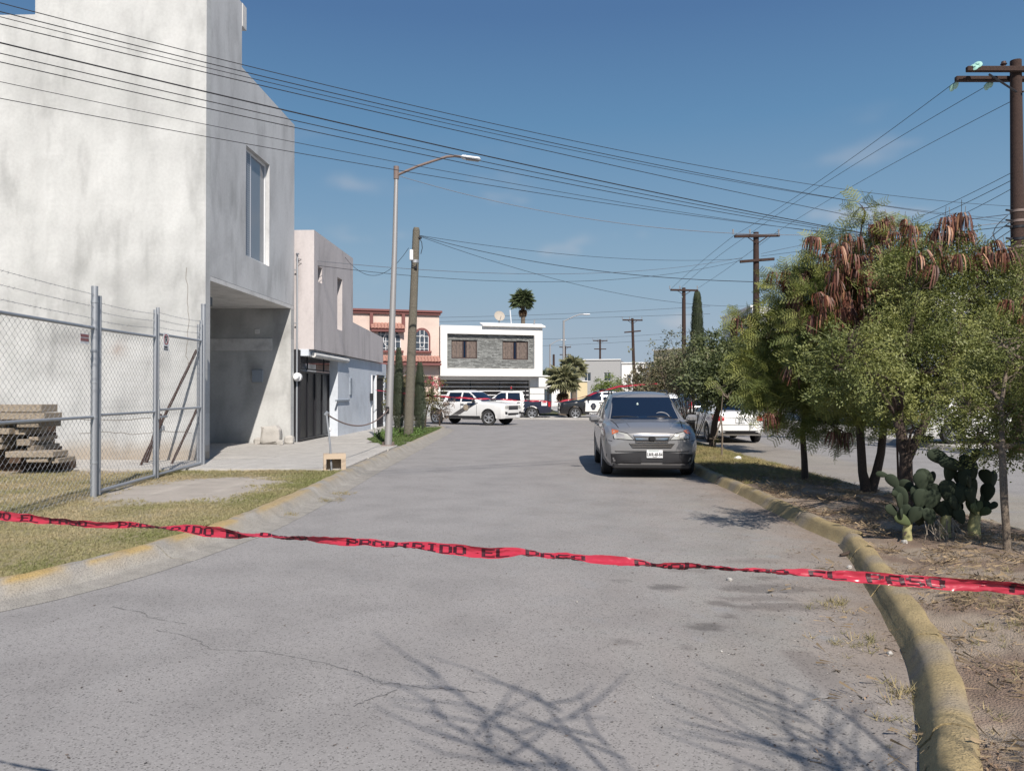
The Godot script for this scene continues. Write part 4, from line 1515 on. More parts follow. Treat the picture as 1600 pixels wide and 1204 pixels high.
func barbed(b: Mb, a: Vector3, d: Vector3, sag: float) -> void:
	var pts := []
	for k in 13:
		var s := k / 12.0
		pts.append(a.lerp(d, s) - Vector3(0, sag * 4 * s * (1 - s), 0))
	b.tube(pts, 0.0028, 4, false)
	var n := int(a.distance_to(d) / 0.12)
	for k in n:
		var s := (k + 0.5) / n
		var p := a.lerp(d, s) - Vector3(0, sag * 4 * s * (1 - s), 0)
		for q in 2:
			var v := Vector3(rng.randf_range(-1, 1), rng.randf_range(-1, 1), rng.randf_range(-0.4, 0.4)).normalized() * 0.022
			b.tube([p - v, p + v], 0.0016, 3, false)


func fence_panel(t: Node3D, z0: float, z1: float, ytop: float, ymid: float, ylow: float, o: Vector3) -> void:
	var b := Mb.new()
	pipe(b, Vector3(fence_x(z0), ytop, -z0), Vector3(fence_x(z1), ytop + 0.04, -z1), 0.024)
	part("top_rail", b, M.galvanised, t, 50).position = -o
	b = Mb.new()
	pipe(b, Vector3(fence_x(z0), ymid, -z0), Vector3(fence_x(z1), ymid, -z1), 0.021)
	part("middle_rail", b, M.galvanised, t, 50).position = -o
	var m := part("chain_link_mesh", link_mesh(z0, z1, ylow, ytop), M.wire_mesh, t, 70)
	m.position = -o
	m.set_meta("kind", "stuff")


func build_fence() -> void:
	# fixed part, running towards the camera from the corner post
	var o := Vector3(fence_x(11.5), 0.12, -11.5)
	var t := thing("chain_link_fence", "galvanised chain link fence with barbed wire in front of the timber pile", "fence", o)
	var b := Mb.new()
	pipe(b, Vector3(fence_x(11.5), 0.05, -11.5), Vector3(fence_x(11.5), 3.14, -11.5), 0.045, 12)
	for y in [0.6, 1.25, 1.75, 2.2, 2.52, 2.9]: b.tube([Vector3(fence_x(11.5), y, -11.5), Vector3(fence_x(11.5), y + 0.03, -11.5)], 0.051, 12)
	part("corner_post", b, M.galvanised, t, 50).position = -o
	b = Mb.new()
	pipe(b, Vector3(fence_x(6.4), 0.05, -6.4), Vector3(fence_x(6.4), 3.14, -6.4), 0.04, 10)
	part("post", b, M.galvanised, t, 50).position = -o
	fence_panel(t, 6.4, 11.45, 2.50, 1.27, 0.16, o)
	for k in 3:
		b = Mb.new()
		barbed(b, Vector3(fence_x(6.4), 2.72 + k * 0.16, -6.4), Vector3(fence_x(11.5), 2.68 + k * 0.17, -11.5), 0.03)
		part("barbed_wire", b, M.wire_mesh, t, 50).position = -o
	# the gate: two leaves
	var marks := [[11.66, 13.86], [13.98, 16.4]]
	for g in 2:
		var z0: float = marks[g][0]
		var z1: float = marks[g][1]
		var og := Vector3(fence_x(z0), 0.12, -z0)
		var w := thing("chain_link_gate", ["wider gate leaf of chain link beside the corner post", "gate leaf of chain link with the round warning sign and the latch"][g], "gate", og, 0.0, "leaves of the chain link gate")
		fence_panel(w, z0, z1, 2.54 + g * 0.1, 1.29 + g * 0.03, 0.2, og)
		b = Mb.new()
		pipe(b, Vector3(fence_x(z0), 0.14, -z0), Vector3(fence_x(z0), 3.02 + g * 0.08, -z0), 0.03)
		part("stile", b, M.galvanised, w, 50).position = -og
		b = Mb.new()
		pipe(b, Vector3(fence_x(z1), 0.14, -z1), Vector3(fence_x(z1), 3.05 + g * 0.05, -z1), 0.03)
		part("stile", b, M.galvanised, w, 50).position = -og
		b = Mb.new()
		pipe(b, Vector3(fence_x(z0), 0.19, -z0), Vector3(fence_x(z1), 0.19, -z1), 0.026)
		part("bottom_rail", b, M.galvanised, w, 50).position = -og
		for k in 3:
			b = Mb.new()
			barbed(b, Vector3(fence_x(z0), 2.66 + g * 0.1 + k * 0.13, -z0), Vector3(fence_x(z1), 2.74 + g * 0.1 + k * 0.12, -z1), 0.02)
			part("barbed_wire", b, M.wire_mesh, w, 50).position = -og
		if g == 1:
			b = Mb.new()
			b.box(Vector3(fence_x(z0) + 0.05, 1.33, -z0 + 0.06), Vector3(0.03, 0.34, 0.03), 0.004)
			b.box(Vector3(fence_x(z0) + 0.05, 1.2, -z0 - 0.12), Vector3(0.03, 0.04, 0.3), 0.004)
			b.box(Vector3(fence_x(z0) + 0.06, 1.0, -z0 - 0.1), Vector3(0.03, 0.09, 0.07), 0.01)
			part("latch", b, M.galvanised, w).position = -og
	var e := Vector3(fence_x(16.55), 0.12, -16.55)
	t = thing("gate_post", "tall galvanised gate post beside the grey house corner", "post", e)
	b = Mb.new()
	pipe(b, Vector3(0, -0.05, 0), Vector3(0, 3.3, 0), 0.045, 12)
	part("shaft", b, M.galvanised, t, 50)
	b = Mb.new()
	pipe(b, Vector3(0, 3.3, 0), Vector3(0, 3.33, 0), 0.05, 12)
	part("cap", b, M.galvanised, t, 50)
	b = Mb.new()
	pipe(b, Vector3(-0.06, 0.0, 0.1), Vector3(-0.06, 2.9, 0.1), 0.028, 10)
	part("stop_post", b, M.galvanised, t, 50)
	# signs hung on the fence; they face the street
	var s := thing("warning_sign", "small maroon and white printed sign wired to the fence panel", "sign", Vector3(fence_x(11.1) + 0.04, 2.29, -11.1), 0.0)
	s.scale = Vector3(0.55, 0.55, 0.55)
	b = Mb.new()
	var sx := facing(Vector3.ZERO, "x")
	b.box(Vector3(0, 0.13, 0), Vector3(0.42, 0.26, 0.006), 0.002)
	part("plate", b, M.white_metal, s).transform = sx
	var red := mat("sign_maroon", lin(0.30, 0.13, 0.13), 0.6)
	for k in 2:
		b = Mb.new()
		b.box(Vector3(0, 0.205 - k * 0.10, 0.006), Vector3(0.39, 0.075, 0.004))
		part("band", b, red, s).transform = sx
	s = thing("no_parking_sign", "white sign with a red ringed symbol hanging on the gate", "sign", Vector3(fence_x(14.25) + 0.05, 2.36, -14.25), 0.0)
	s.scale = Vector3(0.56, 0.56, 0.56)
	b = Mb.new()
	b.box(Vector3(0, 0.28, 0), Vector3(0.40, 0.56, 0.006), 0.002)
	part("plate", b, M.white_metal, s).transform = sx
	b = Mb.new()
	b.lathe([Vector2(0.165, 0.0), Vector2(0.165, 0.004), Vector2(0.135, 0.004), Vector2(0.135, 0.0)], 24, Transform3D(Basis(Vector3(1, 0, 0), PI / 2), Vector3(0, 0.36, 0.004)))
	part("ring", b, mat("sign_red", lin(0.35, 0.03, 0.03), 0.5), s).transform = sx
	b = Mb.new()
	b.box(Vector3(-0.04, 0.36, 0.006), Vector3(0.035, 0.2, 0.004))
	b.box(Vector3(0.02, 0.44, 0.006), Vector3(0.10, 0.035, 0.004))
	b.box(Vector3(0.02, 0.36, 0.006), Vector3(0.10, 0.03, 0.004))
	b.box(Vector3(0.06, 0.40, 0.006), Vector3(0.03, 0.06, 0.004))
	b.box(Vector3(0, 0.36, 0.008), Vector3(0.03, 0.29, 0.003), 0.0, Basis(Vector3(0, 0, 1), 0.78))
	b.box(Vector3(-0.02, 0.12, 0.006), Vector3(0.24, 0.05, 0.004))
	b.box(Vector3(-0.02, 0.05, 0.006), Vector3(0.3, 0.03, 0.004))
	part("symbol", b, M.dark, s).transform = sx
	build_lumber()
	# two leaning poles and the mesh remnant against the wall behind the gate
	for k in 3:
		var p := Mb.new()
		var base: Vector3 = [Vector3(-7.55, 0.1, -16.3), Vector3(-7.05, 0.1, -16.6), Vector3(-7.7, 0.1, -16.9)][k]
		var top: Vector3 = [Vector3(-6.85, 2.55, -17.45), Vector3(-6.75, 1.5, -17.5), Vector3(-7.65, 1.15, -17.5)][k]
		p.tube([base, top], [0.03, 0.028, 0.04][k], 7)
		tag(part("leaning_pole", p, M.pole_brown, self, 50), ["long dark pole leaning on the pale wall behind the gate", "shorter dark pole leaning beside the gate post", "stubby dark pole standing upright against the pale wall"][k], "pole")


func build_lumber() -> void:
	# [x from, x to, y from, y to, z of the front, length back, material]; x and y as seen on the ends of the pile
	var rows := [
		[-10.9, -8.60, 1.26, 1.40, 14.75, 0.5, 0], [-9.55, -8.55, 1.13, 1.25, 14.68, 0.6, 0], [-10.9, -9.57, 1.12, 1.25, 14.7, 0.5, 0],
		[-9.55, -9.37, 0.98, 1.10, 14.9, 0.9, 0], [-9.10, -8.69, 0.98, 1.10, 14.78, 0.7, 1], [-10.9, -9.2, 0.86, 0.97, 14.75, 0.8, 0],
		[-9.22, -9.02, 0.84, 0.95, 14.9, 0.7, 0], [-10.9, -9.40, 0.70, 0.84, 14.8, 0.9, 0], [-9.17, -8.93, 0.64, 0.76, 14.85, 0.8, 1], [-9.0, -8.83, 0.73, 0.80, 14.95, 0.7, 0],
		[-10.9, -9.42, 0.57, 0.69, 14.84, 0.9, 0], [-8.97, -8.84, 0.55, 0.64, 14.9, 0.8, 1], [-9.22, -8.34, 0.44, 0.55, 14.62, 0.5, 0], [-8.85, -8.45, 0.35, 0.44, 14.66, 0.6, 0], [-8.42, -8.30, 0.33, 0.42, 14.7, 0.6, 0],
		[-9.9, -9.20, 0.97, 1.08, 15.5, 0.6, 3], [-9.8, -9.10, 0.85, 0.96, 15.45, 0.6, 3], [-9.9, -9.12, 0.72, 0.84, 15.5, 0.6, 3], [-9.85, -9.15, 0.57, 0.70, 15.5, 0.6, 3], [-9.9, -9.0, 0.43, 0.56, 15.4, 0.7, 3],
		[-10.9, -9.25, 0.44, 0.56, 15.2, 0.7, 3], [-10.9, -9.0, 0.28, 0.42, 15.15, 0.7, 3], [-10.8, -9.1, 0.12, 0.26, 15.3, 0.6, 3], [-9.0, -8.5, 0.16, 0.33, 15.2, 0.5, 3], [-10.9, -9.3, 0.97, 1.1, 15.3, 0.5, 3]]
	var words := ["topmost thick pale beam on the timber pile", "second beam of the timber pile, ending under the topmost one", "long pale plank under the topmost beam of the pile", "short square block end in a gap near the pile top", "brownish block end under the upper beams of the pile",
		"wide pale plank at the middle height of the pile", "small pale stub beside the wide middle plank", "pale beam below the wide middle plank", "weathered block in the hollow of the pile", "thin chip of wood sticking out of the pile hollow",
		"lowest of the pale beams on the house end of the pile", "small weathered stub low in the pile hollow", "long lower plank jutting out beyond the pile", "short plank directly under the jutting lower plank", "end stub beyond the jutting plank at the pile foot"]
	for k in rows.size():
		var r: Array = rows[k]
		var w: float = r[1] - r[0]
		var h: float = r[3] - r[2]
		var o := Vector3((r[0] + r[1]) / 2, r[2], -r[4] - r[5] / 2)
		var t := Mb.new()
		t.box(Vector3(0, h / 2, 0), Vector3(w, h, r[5]), 0.008, Basis(Vector3.UP, rng.randf_range(-0.05, 0.05)) * Basis(Vector3(0, 0, 1), rng.randf_range(-0.012, 0.012)))
		var m: Material = M.lumber_old if r[6] == 3 else M["lumber%d" % r[6]]
		var label: String = words[k] if k < words.size() else "dark old beam in the shaded core of the timber pile"
		var n := part("timber_beam" if w > 0.5 else "timber_block", t, m, self)
		n.name = numbered("timber_beam" if w > 0.5 else "timber_block")
		n.position = o
		tag(n, label, "timber", "beams of the timber pile")


# ---------------------------------------------------------------- poles and cables
func build_poles() -> void:
	# street lamp on the house side
	var o := Vector3(-3.46, 0.12, -22.5)
	var t := thing("street_lamp", "tall grey street lamp with a rusty bent arm beside the sagging chain", "street lamp", o)
	var b := Mb.new()
	b.tube([Vector3(0, 0.02, 0), Vector3(0.03, 1.2, 0), Vector3(0.10, 3.4, 0), Vector3(0.17, 5.6, 0), Vector3(0.21, 7.55, 0)], [0.105, 0.10, 0.088, 0.072, 0.058], 14)
	part("shaft", b, M.lamp_grey, t, 50)
	b = Mb.new()
	b.box(Vector3(0, 0.03, 0), Vector3(0.36, 0.05, 0.36), 0.008)
	for k in 4:
		var c := Vector3(0.13 if k & 1 else -0.13, 0.07, 0.13 if k & 2 else -0.13)
		b.tube([c, c + Vector3(0, 0.07, 0)], 0.016, 6)
	part("base_plate", b, M.rust_arm, t)
	b = Mb.new()
	b.box(Vector3(-0.01, 1.02, 0.09), Vector3(0.10, 0.2, 0.04), 0.01)
	part("hatch", b, M.dark, t)
	b = Mb.new()
	b.tube([Vector3(0.21, 7.5, 0), Vector3(0.21, 7.86, 0)], 0.075, 12)
	b.tube([Vector3(0.24, 7.62, 0), Vector3(0.8, 7.86, 0), Vector3(1.3, 8.03, 0), Vector3(1.62, 8.13, 0), Vector3(1.85, 8.15, 0), Vector3(2.1, 8.12, 0)], 0.036, 10)
	part("arm", b, M.rust_arm, t, 50)
	b = Mb.new()
	b.box(Vector3(2.30, 8.09, 0), Vector3(0.56, 0.10, 0.20), 0.045, Basis(Vector3(0, 0, 1), -0.13))
	b.box(Vector3(2.12, 8.15, 0), Vector3(0.12, 0.05, 0.08), 0.02)
	part("lamp_head", b, M.white_metal, t, 30)
	b = Mb.new()
	b.box(Vector3(2.34, 8.035, 0), Vector3(0.36, 0.02, 0.15), 0.005, Basis(Vector3(0, 0, 1), -0.13))
	part("lens", b, M.house_glass, t)
	# grey wooden pole in the grass plot
	t = thing("wooden_pole", "weathered grey wooden pole leaning slightly in the green grass plot", "utility pole", Vector3(-3.5, 0.12, -27.15))
	b = Mb.new()
	b.tube([Vector3(0, -0.05, 0), Vector3(0.06, 1.8, 0), Vector3(0.13, 3.6, 0), Vector3(0.20, 5.4, 0), Vector3(0.26, 7.0, 0), Vector3(0.265, 7.1, 0)], [0.165, 0.155, 0.143, 0.13, 0.12, 0.09], 14)
	part("shaft", b, M.pole_grey, t, 50)
	b = Mb.new()
	b.box(Vector3(0.11, 6.15, 0.1), Vector3(0.12, 0.36, 0.14), 0.02)
	part("junction_box", b, M.white_metal, t)
	b = Mb.new()
	b.tube([Vector3(0.13, 5.97, 0.12), Vector3(0.14, 5.8, 0.17), Vector3(0.25, 5.72, 0.18), Vector3(0.3, 5.85, 0.15)], 0.018, 6)
	b.box(Vector3(0.26, 5.72, 0.15), Vector3(0.1, 0.1, 0.08), 0.02)
	b.tube([Vector3(0.37, 6.72, 0.05), Vector3(0.45, 6.6, 0.05), Vector3(0.47, 6.4, 0.05), Vector3(0.42, 6.2, 0.05)], 0.012, 5)
	b.box(Vector3(0.38, 6.74, 0.05), Vector3(0.14, 0.07, 0.08), 0.02)
	part("cable_fitting", b, M.black_metal, t, 40)
	b = Mb.new()
	b.tube([Vector3(0.22, 5.9, 0), Vector3(0.222, 6.0, 0)], 0.137, 14)
	part("strap", b, M.galvanised, t, 50)
	# tall brown pole with glass insulators
	t = thing("utility_pole", "tall dark brown utility pole with pale glass insulators above the trees", "utility pole", Vector3(12.55, 0.12, -20.0))
	b = Mb.new()
	b.tube([Vector3(0.1, 0, 0), Vector3(0.08, 3, 0), Vector3(0.06, 6, 0), Vector3(0.04, 9.8, 0)], [0.19, 0.175, 0.155, 0.13], 14)
	part("shaft", b, M.pole_brown, t, 50)
	b = Mb.new()
	b.box(Vector3(0.02, 9.52, 0.16), Vector3(2.6, 0.13, 0.12), 0.015)
	part("crossarm", b, M.pole_brown, t)
	b = Mb.new()
	b.box(Vector3(0.02, 9.40, -0.16), Vector3(2.8, 0.13, 0.12), 0.015)
	part("crossarm", b, M.pole_brown, t)
	b = Mb.new()
	b.tube([Vector3(-0.75, 9.38, 0.2), Vector3(-0.05, 8.95, 0.17)], 0.025, 6)
	b.tube([Vector3(0.8, 9.38, 0.2), Vector3(0.1, 8.95, 0.17)], 0.025, 6)
	part("brace", b, M.black_metal, t)
	var disc := [Vector2(0, 0.06), Vector2(0.035, 0.06), Vector2(0.045, 0.03), Vector2(0.10, 0.0), Vector2(0.095, -0.02), Vector2(0.04, -0.02), Vector2(0, -0.03)]
	for q in [[-1.02, 9.62, 0.2, 0.9], [-1.3, 9.30, -0.3, -0.8], [-0.42, 9.33, -0.3, -0.9]]:
		for k in 2:
			b = Mb.new()
			b.lathe(disc, 14, Transform3D(Basis(Vector3(0, 0, 1), 0.9) * Basis(Vector3(1, 0, 0), q[3]), Vector3(q[0] - k * 0.09, q[1] - k * 0.06, q[2])))
			part("insulator", b, M.insulator, t, 40)
	b = Mb.new()
	b.lathe([Vector2(0, 0.14), Vector2(0.05, 0.13), Vector2(0.06, 0.09), Vector2(0.08, 0.06), Vector2(0.04, 0.03), Vector2(0.04, 0.0), Vector2(0, 0)], 12, Transform3D(Basis.IDENTITY, Vector3(-0.36, 9.58, 0.16)))
	part("pin_insulator", b, M.dark_brown, t, 40)
	for y in [6.0, 5.75, 5.6, 5.3, 5.1, 4.3, 3.9]:
		b = Mb.new()
		b.tube([Vector3(0.07, y, 0), Vector3(0.069, y + 0.06, 0)], 0.175, 12)
		part("strap", b, M.rust_arm if y > 5.7 or y == 5.1 else M.black_metal, t, 50)
		b = Mb.new()
		b.tube([Vector3(-0.1, y + 0.03, 0.05), Vector3(-0.26, y + 0.05, 0.05)], 0.025, 6)
		part("hook", b, M.black_metal, t, 50)
	for k in 5:
		b = Mb.new()
		var pts := []
		for q in 12:
			var a := q / 11.0
			pts.append(Vector3(-0.25 - sin(a * PI) * (0.35 + 0.22 * k), 5.9 - k * 0.2 - a * (0.9 + 0.35 * k), 0.1 + 0.05 * k))
		b.tube(pts, 0.01, 4)
		part("loose_loop", b, M.cable, t, 50)
	# the poles further along the same line
	var far := [[12.78, 42.0, 9.95, 1.25, 0.0, true, "brown utility pole with two crossarms behind the seed pods"], [13.7, 64.0, 9.95, 1.15, 0.0, false, "brown pole with one crossarm in front of the dark cypress"],
		[13.4, 89.4, 9.9, 1.15, 0.035, true, "leaning double crossarm pole beside the white far house"], [13.6, 124.0, 9.9, 1.15, 0.0, true, "small distant double crossarm pole before the grey far house"],
		[9.0, 136.0, 9.6, 1.0, 0.0, true, "most distant crossarm pole just behind the far street lamp"], [5.4, 104.0, 6.6, 0.0, 0.0, false, "thin bare distant pole near the corner of the white cube house"]]
	for f in far:
		t = thing("utility_pole", f[6], "utility pole", Vector3(f[0], 0.1, -f[1]), 0.0, "utility poles along the other carriageway")
		b = Mb.new()
		b.tube([Vector3(f[4] * f[2], 0, 0), Vector3(f[4] * f[2] * 0.4, f[2] * 0.5, 0), Vector3(0, f[2], 0)], [0.2, 0.17, 0.14], 10)
		part("shaft", b, M.pole_brown, t, 50)
		if f[3] > 0.0:
			b = Mb.new()
			b.box(Vector3(0.0, f[2] - 0.22, 0.18), Vector3(f[3] * 2, 0.15, 0.12), 0.015, Basis(Vector3.UP, 0.15) * Basis(Vector3(0, 0, 1), 0.05 if f[1] == 42.0 else 0.0))
			part("crossarm", b, M.pole_brown, t)
			b = Mb.new()
			for k in [-1.0, -0.3, 0.9]: b.tube([Vector3(f[3] * k, f[2] - 0.15, 0.18), Vector3(f[3] * k, f[2] + 0.12, 0.18)], [0.03, 0.05], 6)
			part("insulator", b, M.lamp_grey, t)
			b = Mb.new()
			for s in [-1, 1]: b.tube([Vector3(s * 0.55, f[2] - 0.26, 0.2), Vector3(s * 0.05, f[2] - 0.6, 0.15)], 0.025, 5)
			part("brace", b, M.pole_brown, t)
		if f[5]:
			b = Mb.new()
			b.box(Vector3(0, f[2] - 1.5, 0.18), Vector3(1.9, 0.14, 0.12), 0.015, Basis(Vector3.UP, 0.15) * Basis(Vector3(0, 0, 1), 0.10 if f[1] < 100 else 0.0))
			part("crossarm", b, M.pole_brown, t)
	# street lamps further down the street
	for f in [[5.15, 80.0, 9.4, 2.0, "far street lamp with a white head beside the white house"], [5.3, 112.0, 9.0, 1.6, "smallest most distant street lamp beyond the far white headed lamp"]]:
		t = thing("street_lamp", f[4], "street lamp", Vector3(f[0], 0.1, -f[1]), 0.0, "street lamps down the street")
		b = Mb.new()
		b.tube([Vector3(0, 0, 0), Vector3(0, f[2] * 0.5, 0), Vector3(0, f[2] - 0.6, 0)], [0.16, 0.13, 0.1], 10)
		part("shaft", b, M.lamp_grey, t, 50)
		b = Mb.new()
		b.tube([Vector3(0, f[2] - 0.7, 0), Vector3(f[3] * 0.5, f[2] - 0.2, 0), Vector3(f[3] * 0.8, f[2], 0), Vector3(f[3], f[2] + 0.02, 0)], 0.05, 8)
		part("arm", b, M.lamp_grey, t, 50)
		b = Mb.new()
		b.box(Vector3(f[3] + 0.28, f[2], 0), Vector3(0.7, 0.14, 0.26), 0.05)
		part("lamp_head", b, M.white_metal, t, 30)


func build_cables() -> void:
	var list := [
		[Vector3(-6.33, 5.67, -7.50), Vector3(12.55, 6.27, -20.00), 0.44, 0.005, "uppermost thin black cable slanting over the grey house to the tall brown pole"],
		[Vector3(-6.33, 5.57, -7.50), Vector3(12.55, 5.85, -20.00), 0.31, 0.0056, "second cable from the top slanting over the grey house roof"],
		[Vector3(-6.33, 5.52, -7.50), Vector3(12.55, 5.93, -20.00), 0.36, 0.0043, "third cable from the top slanting over the grey house roof"],
		[Vector3(-6.33, 5.43, -7.50), Vector3(12.55, 5.26, -20.00), 0.13, 0.0056, "fourth cable from the top, last of the upper bundle over the grey house"],
		[Vector3(-6.33, 5.26, -7.50), Vector3(12.55, 4.99, -20.00), 0.21, 0.0087, "thick black twin cable leading the lower bundle past the street lamp head"],
		[Vector3(-6.33, 5.15, -7.50), Vector3(12.55, 5.06, -20.00), 0.25, 0.0056, "second cable of the lower bundle, just under the thick twin cable"],
		[Vector3(-6.33, 5.06, -7.50), Vector3(12.55, 5.09, -20.00), 0.28, 0.0056, "third cable of the lower bundle in front of the street lamp arm"],
		[Vector3(-6.33, 4.85, -7.50), Vector3(12.55, 5.15, -20.00), 0.32, 0.0037, "thin lone cable crossing the pale wall below the lower bundle"],
		[Vector3(-6.33, 4.66, -7.50), Vector3(12.55, 5.26, -20.00), 0.31, 0.0043, "lowest thin cable crossing the pale wall above the tall window"],
		[Vector3(-3.24, 7.73, -22.50), Vector3(12.55, 5.90, -20.00), 0.89, 0.009, "silver and black twisted cable sagging from the street lamp top"],
		[Vector3(-3.18, 6.96, -27.15), Vector3(12.04, 8.66, -42.00), 0.37, 0.008, "upper cable from the grey wooden pole top to the double arm pole"],
		[Vector3(-3.18, 6.96, -27.15), Vector3(8.44, 4.39, -20.00), 0.48, 0.009, "middle cable from the grey wooden pole top sagging past the palm"],
		[Vector3(-3.18, 6.94, -27.15), Vector3(12.54, 6.18, -42.00), 0.66, 0.008, "lowest cable from the grey wooden pole top dropping towards the cypress"],
		[Vector3(-6.47, 5.65, -24.10), Vector3(12.04, 8.72, -42.00), 0.64, 0.009, "twisted service cable from the grey house mast to the double arm pole"],
		[Vector3(-6.47, 5.53, -24.10), Vector3(12.04, 8.59, -42.00), 0.83, 0.008, "black service cable sagging lowest from the grey house mast"],
		[Vector3(-3.50, 6.53, -27.15), Vector3(-6.08, 6.70, -28.20), 0.94, 0.008, "short looping cable from the white junction box to the mauve house roof"],
		[Vector3(11.10, 9.40, -20.00), Vector3(11.60, 9.86, -42.00), 0.17, 0.008, "outer conductor from the crossarm end of the tall brown pole"],
		[Vector3(12.15, 9.45, -20.00), Vector3(12.41, 9.93, -42.00), -0.16, 0.008, "middle conductor from under the crossarm of the tall brown pole"],
		[Vector3(12.55, 8.94, -20.00), Vector3(13.91, 10.09, -42.00), -0.14, 0.008, "inner conductor leaving the shaft of the tall brown pole"],
		[Vector3(11.60, 9.86, -42.00), Vector3(12.69, 9.96, -64.00), -0.09, 0.01, "outer conductor running on from the double arm pole to the next pole"],
		[Vector3(12.41, 9.93, -42.00), Vector3(13.40, 9.96, -64.00), -0.17, 0.01, "middle conductor running on from the double arm pole to the next pole"],
		[Vector3(13.91, 10.09, -42.00), Vector3(14.83, 10.01, -64.00), 0.08, 0.01, "inner conductor running on from the double arm pole to the next pole"],
		[Vector3(13.04, 8.92, -42.00), Vector3(12.55, 6.09, -20.00), -0.12, 0.01, "silver bundled cable from the double arm pole towards the tall brown pole"],
		[Vector3(13.04, 8.79, -42.00), Vector3(12.55, 5.79, -20.00), -0.02, 0.009, "black slack cable from the double arm pole behind the brown seed pods"],
		[Vector3(12.52, 7.14, -20.00), Vector3(14.93, 8.09, -31.00), 0.06, 0.008, "highest drop cable fanning down from the tall brown pole"],
		[Vector3(12.52, 6.95, -20.00), Vector3(14.81, 7.77, -31.00), 0.06, 0.009, "second drop cable fanning down from the tall brown pole"],
		[Vector3(12.52, 6.74, -20.00), Vector3(14.69, 7.45, -31.00), 0.13, 0.008, "third drop cable fanning down from the tall brown pole"],
		[Vector3(-13.38, 8.18, -70.00), Vector3(15.80, 8.58, -64.00), 0.23, 0.012, "long distant cable in front of the palm crown base"],
		[Vector3(-13.38, 7.73, -70.00), Vector3(15.80, 7.97, -64.00), 0.07, 0.012, "second long distant cable level with the white house roof"],
		[Vector3(-6.37, 7.21, -80.00), Vector3(18.51, 7.57, -75.00), 0.45, 0.012, "third long distant cable crossing behind the far street lamp"],
		[Vector3(-7.44, 6.47, -85.00), Vector3(19.75, 7.33, -80.00), 0.26, 0.012, "fourth long distant cable crossing the far street lamp post"],
	]
	for w in list:
		var b := Mb.new()
		var pts := []
		for k in 29:
			var s := k / 28.0
			pts.append(w[0].lerp(w[1], s) - Vector3(0, w[2] * 4.0 * s * (1.0 - s), 0))
		b.tube(pts, w[3], 5)
		var m: Material = M.cable_silver if w[4].begins_with("silver") or w[4].begins_with("twisted") else M.cable
		tag(part("overhead_cable", b, m, self, 60), w[4], "cable", "overhead cables")


# ---------------------------------------------------------------- vehicles: front towards +z, wheels on y = 0
var car_cache := {}

